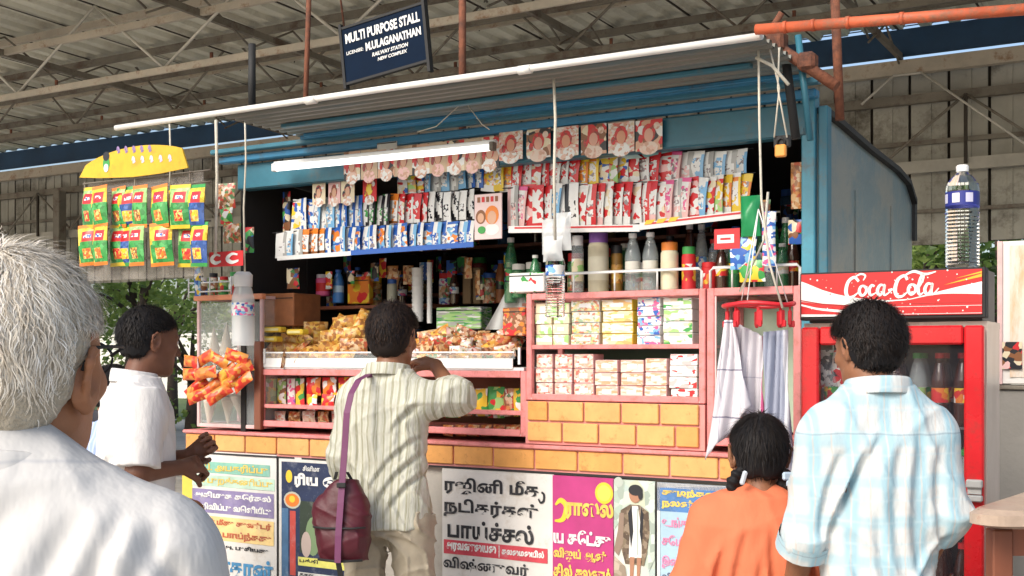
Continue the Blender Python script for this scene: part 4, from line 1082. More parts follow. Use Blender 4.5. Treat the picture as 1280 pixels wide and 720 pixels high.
mg = empty('magazine', W(x, -.03, z), TH, label='pink film magazine hanging in the middle between the sachet rows', cat='magazine')
mb = MB(); mb.box((0, 0, 0), (.135, .006, .19), 0, b=.001); mb.build('cover', flat((.78, .6, .58)), mg)
mb = MB()
def disc(mb, cx, cz, rx, rz_, y, mi, n=16, M=None):
    mb.add([(cx + rx * math.cos(2 * math.pi * k / n), y, cz + rz_ * math.sin(2 * math.pi * k / n)) for k in range(n)], [list(range(n))], mi, False, M)
disc(mb, .02, .005, .034, .04, -.004, 0); disc(mb, .02, -.005, .022, .028, -.0045, 1); disc(mb, .02, -.055, .035, .024, -.004, 2); disc(mb, -.035, .0, .025, .03, -.0042, 3); disc(mb, -.035, -.004, .016, .02, -.0047, 1); disc(mb, -.03, -.055, .02, .016, -.005, 4)
for i in range(5): mb.box((-.045 + i * .022, -.0045, .072), (.014, .001, .022), 5 if i % 2 else 3)
mb.build('cover_print', [flat(C['o']), flat(C['s']), flat(C['w']), flat(C['n']), flat(C['g']), flat(C['r'])], mg)
# white card edge under the right hand rows
for k, (a, b_, c, e, nm) in enumerate(((636, 287, 800, 285, 'long'), (800, 283, 938, 267, 'slanting'))):
    (xa, za), (xb, zb) = L(a, b_, -.02), L(c, e, -.02); mb = MB(); ln = math.hypot(xb - xa, zb - za)
    t = empty('card_strip', W(xa, -.02, za), label='%s white card strip with red lines under the lower right sachets' % nm, cat='card strip', rot=(0, -math.atan2(zb - za, xb - xa), TH))
    mb.box((ln / 2, 0, 0), (ln, .006, .028)); mb.build('card', flat(C['w']), t)
    m2 = MB(); m2.box((ln / 2, -.004, .006), (ln * .9, .001, .007)); m2.build('red_line', flat(C['r']), t)
    if k:
        m2 = MB()
        for i in range(3): m2.add([(.03 + i * .05, -.005, .02), (.07 + i * .05, -.005, .02), (.05 + i * .05, -.005, .004), (.02 + i * .05, -.005, .004)], [(0, 1, 2, 3)])
        m2.build('yellow_chevrons', flat(C['y']), t)
(xa, za), (xb, zb) = L(347, 323, .0), L(592, 306, .0); ln = math.hypot(xb - xa, zb - za)
t = empty('card_strip', W(xa, 0, za), label='white to blue card strip under the lowest left sachet row', cat='card strip', rot=(0, -math.atan2(zb - za, xb - xa), TH))
mb = MB(); mb.box((ln * .2, 0, 0), (ln * .4, .006, .02)); mb.build('card', flat(C['w']), t)
mb = MB(); mb.box((ln * .7, 0, 0.002), (ln * .6, .006, .022)); mb.build('blue_card', flat(C['b']), t)
# portrait cards along the header
big = [portrait_card(.112, .118, C['pk'], C['r'], C['w'], skin=(.7, .35, .22), bgm=PR['pinkc']), portrait_card(.112, .118, (.6, .5, .35), C['r'], (.75, .6, .5), skin=(.72, .4, .3), bgm=PR['face'])]
sml = [portrait_card(.092, .13, C['n'], C['r'], C['w'], bgm=PR['face']), portrait_card(.092, .13, (.6, .45, .3), (.3, .05, .05), C['pk'])]
n1 = 6
for i in range(n1):
    px = 639 + i * 34.5; x, z = L(px, 182 - (px - 639) * .075, -.06)
    o = link('portrait_card', big[i % 2], None, W(x, -.062, z), TH); o.rotation_euler[1] = .0
    tag(o, 'large printed portrait card, %s from the left in the right half of the header row' % ORD[i], 'picture card', 'portrait cards along the header')
for i in range(9):
    px = 441 + i * 21.5; x, z = L(px, 209 - (px - 441) * .1, -.04)
    tag(link('portrait_card', sml[i % 2], None, W(x, -.045, z + .004), TH), 'small printed portrait card, %s from the left under the tube light' % ORD[i], 'picture card', 'portrait cards along the header')
x, z = L(815, 170, -.04)
# small white card on the header
box_thing('price_card', 471, 496, 176, 188, -.09, .004, mat('off_white_card', (.6, .58, .52), .7), 'small off white card fixed above the tube light', 'card')
# striped sheet at the end of the portrait row
xa, za = L(770, 205, .06)
mb = MB(); mb.add([(0, 0, .05), (.05, 0, .055), (.13, 0, 0), (.06, 0, 0)], [(0, 1, 2, 3)]); mb.add([(.09, .001, .055), (.33, .001, .06), (.38, .001, .03), (.14, .001, .0)], [(0, 1, 2, 3)], 1)
mb.add([(x_, .004, z_) for x_, y_, z_ in [(0, 0, .05), (.05, 0, .055), (.13, 0, 0), (.06, 0, 0)]], [(0, 3, 2, 1)])
tag(mb.build('folded_sheet', [flat((.6, .75, .68)), flat((.25, .5, .48))], loc=W(xa, .03, za + .01), rz=TH), 'pale green folded sheet tucked under the header above the right sachets', 'sheet')

# ---- tube light
(xa, za), (xb, zb) = L(342, 211, -.14), L(618, 184, -.14); ln = math.hypot(xb - xa, zb - za)
tl = empty('tube_light', W(xa, -.14, za), label='lit white tube light slung under the header on the left', cat='lamp', rot=(0, -math.atan2(zb - za, xb - xa), TH))
mb = MB(); mb.tube([(.02, 0, 0), (ln - .02, 0, 0)], .0135, 12); mb.build('tube', mat('lit_tube_glass', (.85, .85, .85), .3, emit=(1, 1, .96, 1.4)), tl)
mb = MB(); mb.box((ln / 2, .012, .022), (ln, .03, .02), b=.003); mb.build('batten', M_white, tl)
for x in (.008, ln - .008):
    mb = MB(); mb.box((x, 0, .004), (.02, .032, .036), b=.003); mb.build('holder', M_beamd if x > .1 else M_white, tl)
# ---- ropes
M_rope = mat('pale_rope', (.6, .56, .46), .9, var=.2, scale=60)
def rope(pts, d, label, r=.0042, m=M_rope, d2=None):
    P = [L(a, b_, d) for a, b_ in pts]; x0, z0 = P[0]; n = len(P)
    mb = MB(); mb.tube([(x - x0, ((d2 if d2 is not None else d) - d) * i / (n - 1) + .002 * math.sin(i * 2.1), z - z0) for i, (x, z) in enumerate(P)], r, 6)
    return tag(mb.build('rope', m, loc=W(x0, d, z0), rz=TH), label, 'rope')
rope([(270, 150), (271, 220), (270, 300), (269, 318)], -.4, 'pale rope hanging at the left above the red card', .007)
rope([(306, 140), (307, 200), (305, 260), (306, 340)], -.3, 'pale rope hanging down to the corner jar')
rope([(692, 92), (694, 150), (693, 220), (694, 300)], -.5, 'straight pale rope hanging before the portrait cards', .006)
rope([(212, 155), (213, 200), (212, 238)], -.42, 'short rope holding the yellow snack rack on the right', .004)
rope([(948, 50), (949, 150), (952, 250), (962, 330), (978, 385)], -.5, 'long rope running from the pipe down to the red hanger')
rope([(960, 240), (955, 300), (925, 365)], -.45, 'left rope of the red towel hanger', .0045)
rope([(962, 60), (974, 110), (968, 172)], -.5, 'thin rope above the small orange padlock, left strand', .003)
rope([(974, 60), (972, 110), (984, 172)], -.5, 'thin rope above the small orange padlock, right strand', .003)
rope([(945, 72), (965, 82), (986, 106)], -.5, 'short frayed rope end tied round the top ropes', .006)
rope([(578, 128), (545, 158), (522, 165)], -.3, 'thin loose wire hanging under the awning, left', .002)
rope([(585, 132), (602, 155), (612, 162)], -.3, 'thin loose wire hanging under the awning, right', .002)
x, z = L(976, 184, -.5)
lk = empty('padlock', W(x, -.5, z), TH, label='small orange padlock box hanging on ropes before the corner post', cat='padlock')
mb = MB(); mb.box((0, 0, -.012), (.036, .02, .04), b=.004); mb.build('body', flat((.75, .3, .05)), lk)
mb = MB(); mb.tube([(-.012, 0, .006), (-.012, 0, .022), (0, 0, .032), (.012, 0, .022), (.012, 0, .006)], .004, 8); mb.box((0, .015, .02), (.055, .02, .04), b=.004); mb.build('shackle', M_dark, lk)
# ---- red framed packets near the post
for i, (px0, px1, py0, py1, d, lb) in enumerate(((893, 925, 285, 312, -.05, 'small red and white card above the right guard rail'), (262, 304, 313, 334, -.35, 'wide red and white card hanging over the corner case'))):
    (xa, za), (xb, zb) = L(px0, py1, d), L(px1, py0, d); w_, h_ = xb - xa, zb - za
    t = empty('red_card', W(xa, d, za), TH, label=lb, cat='card')
    mb = MB(); mb.box((w_ / 2, 0, h_ / 2), (w_, .004, h_)); mb.build('card', flat(C['r']), t)
    mb = MB()
    if i == 0: mb.box((w_ * .45, -.003, h_ * .5), (w_ * .66, .001, h_ * .42), 0); mb.box((w_ * .45, -.004, h_ * .5), (w_ * .4, .001, h_ * .1), 1)
    else:
        stroke(mb, [(w_ * .34, h_ * .72, .004), (w_ * .2, h_ * .8, .006), (w_ * .08, h_ * .5, .011), (w_ * .2, h_ * .25, .008), (w_ * .36, h_ * .35, .004)], -.004)
        stroke(mb, [(w_ * .85, h_ * .75, .004), (w_ * .68, h_ * .8, .006), (w_ * .55, h_ * .5, .011), (w_ * .68, h_ * .25, .008), (w_ * .88, h_ * .35, .004)], -.004)
    mb.build('lettering', [flat(C['w']), flat(C['r'])], t)
x, z = L(938, 270, -.05)
tag(link('green_bag', pillow(.075, .15, .05, mat('green_bag_plastic', (.02, .3, .1), .3), name='green_bag', seed=41), None, W(x, -.05, z), TH), 'dark green plastic bag hanging at the right end of the sachets', 'bag')
for i, (px, py, w_, h_, k, lb) in enumerate(((936, 318, .1, .12, 'blue', 'blue and white packet hung under the green bag'), (968, 300, .05, .2, 'soapb', 'long white and violet sachet chain beside the ropes'),
                                            (947, 340, .1, .08, 'green', 'green packet resting by the right guard rail'), (996, 232, .045, .17, 'rust', 'orange and white sachet strip hanging beside the blue post'),
                                            (995, 290, .06, .09, 'dark', 'dim packet hanging behind the blue post'), (955, 265, .05, .09, 'mix', 'small mixed packet hanging between the ropes'))):
    x, z = L(px, py, .02); tag(link('hanging_packet', pillow(w_, h_, .02, PR[k], name='hanging_packet', seed=50 + i), None, W(x, -.04 if i < 3 else .02, z), TH + rnd.uniform(-.2, .2)), lb, 'packet')

# ================================================================== SNACK RACK ON THE LEFT
rk_d = -.42
(xa, za), (xb, zb) = L(100, 222, rk_d), L(237, 222, rk_d)
rw_ = xb - xa
rk = empty('snack_rack', W(xa, rk_d, 0), TH, label='hanging snack rack with a yellow fan shaped header at the far left', cat='rack')
zt_ = L(170, 183, rk_d)[1]
poly = [(0, za)] + [(rw_ * u, za + (zt_ - za) * (max(0, 1 - ((u - .55) / .58) ** 2) ** .6)) for u in [q / 16 for q in range(1, 16)]] + [(rw_ * .99, za - .012), (rw_ * .75, za - .024), (rw_ * .5, za - .026), (rw_ * .2, za - .014)]
mb = MB(); mb.prism(poly, -.004, .004); mb.build('header', mat('sun_yellow_card', (.72, .45, .025), .5, var=.2, scale=12, dirt=(.7, .3, .03), dirt_amt=.4, dscale=9), rk)
mb = MB()
disc(mb, rw_ * .26, za + .05, .024, .034, -.0055, 0); disc(mb, rw_ * .26, za + .085, .022, .022, -.006, 1); disc(mb, rw_ * .26, za + .03, .016, .02, -.0065, 3)
for i, (a, b_) in enumerate(((.36, .66), (.5, .84))):
    for q_ in range(5):
        x_ = rw_ * (a + (b_ - a) * q_ / 4.2); z_ = za + .105 - i * .055 - q_ * .003
        stroke(mb, [(x_, z_, .003), (x_ + .006, z_ + .016, .005), (x_ + .014, z_ + .004, .006), (x_ + .008, z_ - .010, .005), (x_ + .022, z_ - .004, .003)], -.0055, 2 if i else 4, 3)
mb.build('header_print', [flat(C['g']), flat(C['k']), flat((.75, .65, .75)), flat(C['w']), flat((.3, .2, .4))], rk)
mb = MB()
for z in (za - .03, L(170, 236, rk_d)[1], L(170, 283, rk_d)[1]): mb.tube([(.01, .01, z), (rw_ + .12, .01, z)], .004, 6)
for x in (.02, rw_ * .5, rw_ - .01): mb.tube([(x, .012, za - .02), (x, .012, L(170, 330, rk_d)[1])], .004, 6)
mb.build('wire_frame', M_beamd, rk)
M_net = glass_mat('hazy_plastic_sheet', (.5, .45, .4), .18, .4)
mb = MB(); zb1 = L(170, 348, rk_d)[1]; mb.box((rw_ * .55, .03, (za - .03 + zb1) / 2), (rw_ * 1.05, .002, za - .03 - zb1)); mb.build('plastic_backing', M_net, rk)
def bag_mesh(c1, c2, c3, c4, seed):
    pm_ = lambda c, k: print_mat('bag_ink_%d_%d' % (seed, k), [c, c, tuple(min(1, a * 1.25 + .03) for a in c), tuple(a * .7 for a in c), c], 60, rough=.25)
    mats = [pm_(c1, 0), pm_(c2, 1), print_mat('bag_picture_%d' % seed, [c3, (.7, .35, .06), (.75, .6, .2), (.6, .1, .04), c3], 90, rough=.25), flat(c4, .3), print_mat('bag_logo_%d' % seed, pal('w', 'w', 'r', 'b'), 120, rough=.25), flat(C['r'], .3)]
    def mf(i, j):
        if j == 0 or j == 11: return 3
        if i < 2 - (j < 6): return 0
        if 7 <= j <= 9 and 3 <= i <= 7: return 4 if (j == 8 and 4 <= i <= 6) else 5
        if j in (5, 6): return 1
        if 2 <= j <= 4 and 3 <= i <= 6: return 2
        if j < 5: return 1
        return 0
    return pillow(.126, .196, .045, mats, mfn=mf, nu=9, nv=12, name='chips_packet', seed=seed)
BG = {'yellow and green': bag_mesh(C['y'], C['g'], C['o'], C['o'], 60), 'blue and yellow': bag_mesh(C['y'], (.03, .09, .3), C['y'], C['g'], 61), 'green and orange': bag_mesh(C['l'], C['g'], C['n'], C['o'], 62), 'green and red': bag_mesh(C['l'], (.04, .26, .06), C['r'], C['y'], 63)}
r1 = [(105, 'green and red'), (129, 'yellow and green'), (142, 'green and orange'), (154, 'blue and yellow'), (179, 'green and orange'), (204, 'yellow and green'), (217, 'blue and yellow'), (229, 'green and red'), (250, 'blue and yellow')]
r2 = [(104, 'yellow and green'), (130, 'yellow and green'), (142, 'green and red'), (152, 'blue and yellow'), (175, 'green and orange'), (206, 'yellow and green'), (229, 'green and red'), (253, 'blue and yellow')]
for row, (items, py) in enumerate(((r1, 259), (r2, 306))):
    for i, (px, k) in enumerate(items):
        x, z = L(px, py, rk_d - .03)
        o = link('chips_packet', BG[k], None, W(x, rk_d - .03 + (.03 if i in (0, 2, 3, 6) else -.02), z), TH + rnd.uniform(-.25, .25)); o.rotation_euler[1] = rnd.uniform(-.06, .06)
        tag(o, '%s chips packet, %s from left, %s row of snack rack' % (k, ORD[i], ['upper', 'lower'][row]), 'chips packet', 'chips packets on the snack rack')
# small hanging things left of the case
for i, (px, py, w_, h_, k, lb) in enumerate(((283, 245, .1, .12, 'mix', 'mixed packet hanging right of the snack rack, upper'), (290, 292, .12, .09, 'mix', 'mixed packet hanging just above the red card'), (247, 352, .04, .14, 'blue', 'narrow blue yellow white packet hanging at the left of the corner case'),
                                            (312, 300, .05, .12, 'dark', 'dim packet hanging beside the corner rope'), (283, 270, .08, .08, 'green', 'green packet hanging right of the snack rack'), (322, 260, .05, .2, 'dark', 'long dim packet chain inside the left kiosk corner'),
                                            (330, 345, .07, .1, 'dark', 'dim packet hanging above the brown box'))):
    x, z = L(px, py, -.1); tag(link('hanging_packet', pillow(w_, h_, .025, PR[k], name='hanging_packet', seed=70 + i), None, W(x, -.1 if i < 5 else .1, z), TH + rnd.uniform(-.2, .2)), lb, 'packet')
# wire shelf on the corner case with small jars
xa, _ = L(247, 360, .1); xb, _ = L(300, 360, .1)
wsf = empty('wire_shelf', W(xa, .04, 1.79), TH, label='small white wire shelf on top of the corner case', cat='shelf')
mb = MB()
for z in (.03, .075): mb.tube([(0, 0, z), (xb - xa, 0, z)], .004, 6)
for x in (0, (xb - xa) * .5, xb - xa): mb.tube([(x, 0, 0), (x, 0, .1)], .004, 6)
mb.build('wires', M_white, wsf)
for i, k in enumerate(('dark', 'mix', 'green', 'red')):
    put(jar_mesh(.045, .1 + .02 * (i % 2), PR[k], flat(C['wkrg'[i]]), None), 'jar', 254 + i * 13, 0, .1, 'small jar, %s from the left on the wire shelf' % ORD[i], 'jar', 'small jars on the wire shelf', on=1.795)

# ================================================================== TOWEL HANGER
hx, hz = L(948, 381, -.42)
hg_ = empty('towel_hanger', W(hx, -.42, hz), TH, label='red plastic clip ring with dangling pegs holding the towels', cat='hanger')
M_redp = mat('red_plastic', (.6, .02, .03), .35, var=.1)
mb = MB(); mb.tube([(.118 * math.cos(t), .09 * math.sin(t), .004 * math.sin(3 * t)) for t in [2 * math.pi * k / 24 for k in range(25)]], .008, 8, cap=False)
for t in (0, 1.05, 2.1): mb.box((0, 0, 0), (.23 * 1, .012, .008), M=Matrix.Rotation(t, 4, 'Z') @ Matrix.Diagonal((1, 1, 1, 1)) if t == 0 else Matrix.Diagonal((1, .76, 1, 1)) @ Matrix.Rotation(t, 4, 'Z'))
mb.build('ring', M_redp, hg_)
for k in range(8):
    t = 2 * math.pi * k / 8 + .3; mb = MB(); mb.box((0, 0, -.035), (.013, .02, .05), b=.003); mb.box((0, -.006, -.008), (.006, .006, .02)); mb.box((.006, .002, -.055), (.02, .012, .022), b=.003)
    mb.build('peg', M_redp, hg_, (.105 * math.cos(t), .08 * math.sin(t), -.01), rz=t)
mb = MB()
for t in (.4, 2.5, 4.6): mb.tube([(.1 * math.cos(t), .08 * math.sin(t), 0), (0, 0, .32)], .0022, 5)
mb.build('strings', M_white, hg_)
def cloth_mat(nm, base, stripe, per, ax=0, w2=None):
    return stripe_mat(nm, base, [(ax, per, .035, .004, stripe, .9)] + ([w2] if w2 else []), bump=.15)
def towel(nm, pts4, d, m, label, folds=3, amp=.018, seed=0, bottom=0.0):
    """pts4: picture spots top-left, top-right, bottom-right, bottom-left"""
    P = [L(a, b_, d) for a, b_ in pts4]; x0, z0 = P[0]
    def f(u, v):
        a = ((1 - u) * P[0][0] + u * P[1][0], (1 - u) * P[0][1] + u * P[1][1]); b_ = ((1 - u) * P[3][0] + u * P[2][0], (1 - u) * P[3][1] + u * P[2][1])
        x = a[0] * (1 - v) + b_[0] * v; z = a[1] * (1 - v) + b_[1] * v
        y = amp * (.4 + v) * math.sin(u * folds * 6.28 + seed + v * 1.5) + .008 * math.sin(u * 23 + v * 9 + seed)
        return (x - x0, y, z - z0 + bottom * math.sin(u * 6.28 + seed) * v)
    mb = MB(); mb.grid(f, 30, 26)
    o = mb.build(nm, m, loc=W(x0, d, z0), rz=TH); tag(o, label, 'towel'); so = o.modifiers.new('thick', 'SOLIDIFY'); so.thickness = .003
    return o
M_tw = stripe_mat('white_towel', (.64, .62, .66), [(2, .16, .03, .004, (.12, .12, .2), .8), (0, .2, .02, .004, (.2, .2, .3), .5)], bump=.1)
M_tw2 = stripe_mat('white_towel_pink_border', (.6, .58, .62), [(0, .115, .09, .004, (.5, .05, .2), .9), (2, .18, .02, .004, (.2, .2, .3), .5)], bump=.1)
M_tw3 = stripe_mat('grey_blue_towel', (.33, .36, .45), [(0, .09, .2, .01, (.65, .65, .68), .9)], bump=.1)
towel('towel', [(905, 400), (917, 400), (940, 508), (881, 575)], -.45, M_tw, 'white checked towel hanging in a wide triangle, leftmost on the hanger', 1.5, .015, 1)
towel('towel', [(918, 402), (953, 420), (957, 532), (928, 520)], -.41, M_tw2, 'white towel with a pink border hanging in the middle', 1.2, .014, 2)
towel('towel', [(955, 415), (984, 412), (990, 600), (958, 590)], -.43, M_tw3, 'grey blue and white towel hanging rightmost beside the cooler', 1.4, .014, 3)
# ================================================================== POSTERS ON THE COUNTER FRONT
M_paper = mat('poster_paper', (.68, .66, .62), .7, var=.1, scale=6, bump=.5, bscale=7, dirt=(.52, .47, .4), dirt_amt=.3, dscale=5)
def poster(pxa, pxb, ztop, h, paper, label, d=-.012, rz=0.0, roll=0.0):
    xa, _ = L(pxa, 600, d); xb, _ = L(pxb, 600, d); w = xb - xa
    t = empty('poster', W(xa, d, ztop), label=label, cat='poster', rot=(0, roll, TH + rz))
    mb = MB(); mb.grid(lambda u, v: (u * w, -.0025 + .0016 * math.sin(u * 7 + v * 3), -h + h * v), 14, 14); mb.grid(lambda u, v: (u * w, .001, -h + h * v), 1, 1)
    mb.build('paper', paper, t)
    return t, w
_pi = {}
def inkp(c):
    k = tuple(round(a, 3) for a in c)
    if k not in _pi:
        g_ = sum(c) / 3; c2 = tuple(a * .86 + g_ * .14 for a in c)
        _pi[k] = mat('faded_poster_ink_%02d' % len(_pi), c2, .7, var=.3, scale=11, bump=.5, bscale=7, dirt=tuple(a * .75 + .12 for a in c2), dirt_amt=.35, dscale=16)
    return _pi[k]
def txt(t, rows, y=-.0055):
    """rows: (text, x0, z0, x1, z1, colour, bold)"""
    cs = []; mb = MB()
    for r in rows:
        if r[5] not in cs: cs.append(r[5])
        letter(mb, r[0], r[1], r[2], r[3], r[4], y, cs.index(r[5]), bold=r[6] if len(r) > 6 else .03)
    return mb.build('lettering', [inkp(c) for c in cs], t)
def bands(t, rects, y=-.0042, name='colour_band'):
    for k, (x0, z0, x1, z1, c) in enumerate(rects):
        mb = MB(); mb.add([(x0, y, z0), (x1, y, z0), (x1, y, z1), (x0, y, z1)], [(0, 1, 2, 3)]); mb.build(name, inkp(c), t)
ZP = 1.018; PH = .95
K = (.02, .02, .025)
# A: newspaper bill with green, violet and orange lines
t, w = poster(241, 346, ZP + .015, PH, M_paper, 'newspaper bill in green, violet and orange lines beside the man in white')
bands(t, [(.03, -.105, w - .04, -.05, (.2, .5, .38)), (.0, -.17, w - .01, -.115, (.45, .65, .5)), (.0, -.30, w - .015, -.185, (.25, .2, .4)), (.0, -.43, w - .015, -.315, (.85, .6, .2))])
txt(t, [('டி. அபகரிப்பு', .07, -.1, w - .05, -.055, C['y']), ('பி. புறக்கணிப்பு', .02, -.165, w - .02, -.12, C['y']),
        ('அதிமுக தேர்தல்', .01, -.235, w - .03, -.195, C['w'], .05), ('அறிவிப்பு வெளியீடு', .01, -.295, w - .03, -.25, C['w'], .05),
        ('ஐவர் மீது குண்டர்', .01, -.365, w - .03, -.325, (.5, .1, .02), .05), ('சட்டம் பாய்ந்தது', .01, -.425, w - .03, -.38, (.5, .1, .02), .05),
        ('கொ.மு.அ. புதியது', .02, -.475, w - .05, -.445, K, .05), ('தினகரன்', .02, -.62, w - .02, -.50, (.03, .25, .5), .04)])
bands(t, [(.05, -.72, w - .05, -.65, (.7, .05, .05)), (.05, -.9, w - .05, -.74, (.2, .5, .3))])
# B: dark blue cinema magazine cover
t, w = poster(349, 450, ZP + .01, PH, M_paper, 'dark blue cinema magazine poster behind the red backpack', d=-.014)
bands(t, [(.018, -.93, w - .018, -.022, (.015, .03, .09))]); bands(t, [(.02, -.93, .06, -.24, (.05, .16, .32)), (.07, -.55, .105, -.25, (.6, .05, .03)), (.13, -.44, w - .02, -.2, (.03, .05, .03)),
      (.12, -.5, w - .02, -.46, (.75, .72, .1)), (.12, -.57, w - .02, -.53, (.7, .7, .65)), (.12, -.64, w - .02, -.6, (.75, .72, .1)), (.12, -.9, w - .02, -.68, (.1, .2, .1))], -.0046)
mb = MB(); disc(mb, .085, -.2, .052, .04, -.0052, 1); disc(mb, .085, -.2, .043, .031, -.0056, 0); disc(mb, .065, -.09, .02, .03, -.005, 2); disc(mb, .21, -.36, .045, .09, -.0052, 3); disc(mb, .24, -.27, .025, .03, -.0056, 4)
disc(mb, .17, -.40, .03, .06, -.0058, 5); disc(mb, .085, -.195, .018, .016, -.006, 2)
mb.build('cover_print', [flat((.75, .2, .03)), flat((.5, .5, .4)), flat(C['y']), flat((.2, .3, .15)), flat(C['s']), flat((.5, .4, .35))], t)
txt(t, [('ரிய', .1, -.14, .24, -.07, C['w'], .06), ('வி', .27, -.13, w - .03, -.06, C['w'], .05), ('சினிமா', .15, -.06, .25, -.035, C['w'], .03), ('பக்தி', .13, -.49, .24, -.465, K, .03), ('கதை', .13, -.56, .22, -.535, K, .03), ('பரிசு', .13, -.63, w - .04, -.605, K, .03)], -.0062)
# C: big black lettering
t, w = poster(553, 693, ZP, PH, M_paper, 'white newspaper bill with three lines of big black Tamil lettering and a red band')
bands(t, [(.01, -.365, w - .03, -.305, (.65, .03, .06)), (w * .52, -.36, w * .53, -.31, C['w'])])
txt(t, [('ரஜினி மீத', .015, -.115, w - .068, -.035, K, .035), ('நடிகர்கள்', .01, -.205, w - .075, -.125, K, .035), ('பாய்ச்சல்', .03, -.295, w - .095, -.215, K, .035),
        ('அரவணையை', .02, -.355, w * .5, -.315, C['w'], .05), ('தலைமையில்', w * .55, -.355, w - .045, -.315, C['w'], .05),
        ('விஷ்ணுவர்', .01, -.44, w - .12, -.375, K, .03), ('மாலை மலர்', .03, -.6, w - .05, -.47, (.65, .03, .06), .04), ('செய்திகள்', .03, -.75, w - .05, -.63, K, .03)])
mb = MB(); stroke(mb, [(w - .072, -.103, .0035), (w - .062, -.118, .0045), (w - .048, -.11, .005), (w - .046, -.085, .005), (w - .058, -.075, .004)], -.0055); mb.build('vowel_stroke', flat(K), t)
# D: magenta
M_mag = mat('magenta_paper', (.46, .04, .19), .6, var=.2, scale=6)
t, w = poster(691, 767, ZP - .002, PH, M_mag, 'magenta weekly poster with a yellow disc and yellow lettering', d=-.015)
mb = MB(); disc(mb, w - .04, -.06, .04, .043, -.0045, 0, 24); disc(mb, w - .04, -.06, .03, .032, -.005, 1, 20); mb.build('yellow_disc', [flat(C['y']), flat((.8, .65, .1))], t)
mb = MB()
stroke(mb, [(.015, -.12, .004), (.04, -.1, .01), (.065, -.125, .011), (.05, -.175, .01), (.012, -.185, .004)], -.005, 0); mb.build('big_stroke', flat(C['y']), t)
txt(t, [('ராஸல', .06, -.175, w + .002, -.1, C['y'], .05), ('ய கேட்கு', .006, -.275, w - .01, -.215, C['w'], .05), ('விஜய் ஆன்', .006, -.345, w - .03, -.29, C['y'], .05), ('கில் சலனம்', .006, -.41, w - .01, -.355, C['y'], .05), ('வாரம்', .01, -.6, w - .02, -.46, C['g'], .04)])
# E: photograph of a walking figure in a brown coat
t, w = poster(768, 819, ZP - .004, PH, print_mat('pale_photo_paper', [(.6, .64, .56), (.5, .58, .5), (.66, .68, .62), (.56, .6, .45), (.45, .55, .52)], 22, smooth=1), 'poster photo of a figure in a brown coat over a long white shirt', d=-.016)
mb = MB()
def poly(p, mi, y): mb.add([(a, y, b_) for a, b_ in p], [list(range(len(p)))], mi)
poly([(.03, -.12), (.07, -.095), (.11, -.095), (.15, -.12), (.155, -.2), (.145, -.27), (.13, -.33), (.05, -.33), (.035, -.28), (.02, -.2)], 0, -.005)
poly([(.08, -.1), (.105, -.1), (.12, -.2), (.12, -.3), (.065, -.305), (.07, -.2)], 1, -.0054)
poly([(.07, -.3), (.09, -.3), (.085, -.38), (.07, -.39)], 2, -.0056); poly([(.1, -.3), (.118, -.3), (.112, -.38), (.1, -.385)], 2, -.0056)
poly([(.025, -.13), (.045, -.13), (.04, -.25), (.02, -.3), (.0, -.28), (.018, -.2)], 4, -.0058)
poly([(.062, -.13), (.078, -.1), (.085, -.2), (.075, -.27)], 3, -.0061); poly([(.118, -.1), (.128, -.13), (.122, -.26), (.112, -.2)], 3, -.0061); poly([(.1, -.11), (.107, -.11), (.106, -.29), (.1, -.29)], 5, -.0059)
poly([(.0, -.0), (.05, -.0), (.03, -.16), (.0, -.2)], 7, -.0045); poly([(.13, -.02), (w, -.0), (w, -.3), (.15, -.35)], 7, -.0045); poly([(.0, -.3), (.05, -.34), (.06, -.4), (.0, -.4)], 8, -.0046)
disc(mb, .092, -.055, .026, .033, -.0056, 2); disc(mb, .094, -.038, .03, .022, -.006, 3); disc(mb, .115, -.055, .01, .02, -.0062, 3); disc(mb, .02, -.01, .02, .02, -.005, 5)
poly([(.02, -.4), (w - .01, -.39), (w - .01, -.43), (.01, -.44)], 6, -.0052)
mb.build('figure_print', [print_mat('brown_coat_ink', [(.14, .1, .07), (.22, .17, .11), (.1, .07, .05), (.28, .22, .16)], 60), flat(C['w']), flat((.4, .2, .12)), flat(K), flat((.28, .2, .15)), flat((.45, .5, .44)), flat(C['y']), print_mat('photo_green_blur', [(.4, .5, .42), (.5, .58, .5), (.35, .42, .36), (.6, .66, .6)], 30), print_mat('photo_brown_blur', [(.4, .33, .25), (.5, .42, .33), (.3, .24, .18)], 40)], t)
# F: pale blue bill
t, w = poster(822, 925, ZP - .006, PH, mat('pale_blue_paper', (.38, .55, .66), .6, var=.1), 'pale blue bill with a deep blue heading and yellow letters beside the girl', d=-.013)
bands(t, [(.0, -.11, w, -.0, (.05, .2, .5)), (0, -.4, w, -.385, (.7, .7, .7)), (0, -.02, w, 0, C['w']), (.0, -.93, .012, 0, C['w'])])
txt(t, [('குழந்தை', .02, -.055, w * .75, -.022, C['y'], .05), ('நலன்', .02, -.1, w * .45, -.062, C['y'], .05), ('உங்கள்', .02, -.17, w * .5, -.13, (.75, .2, .4), .03), ('சேமிப்பு', .02, -.24, w * .6, -.2, (.75, .2, .4), .03), ('இன்று', .02, -.33, w * .4, -.28, (.75, .2, .4), .03), ('விளம்பரம்', .02, -.38, w * .6, -.345, (.1, .1, .2), .02)])
# G: behind the girl and at the corner
t, w = poster(930, 999, ZP - .006, PH, M_paper, 'white bill with black bars at the right end of the counter front')
bands(t, [(.1, -.05, w, -.0, K), (.02, -.2, w - .02, -.1, K)]); txt(t, [('செய்தி', .02, -.3, w - .02, -.22, K, .04)])
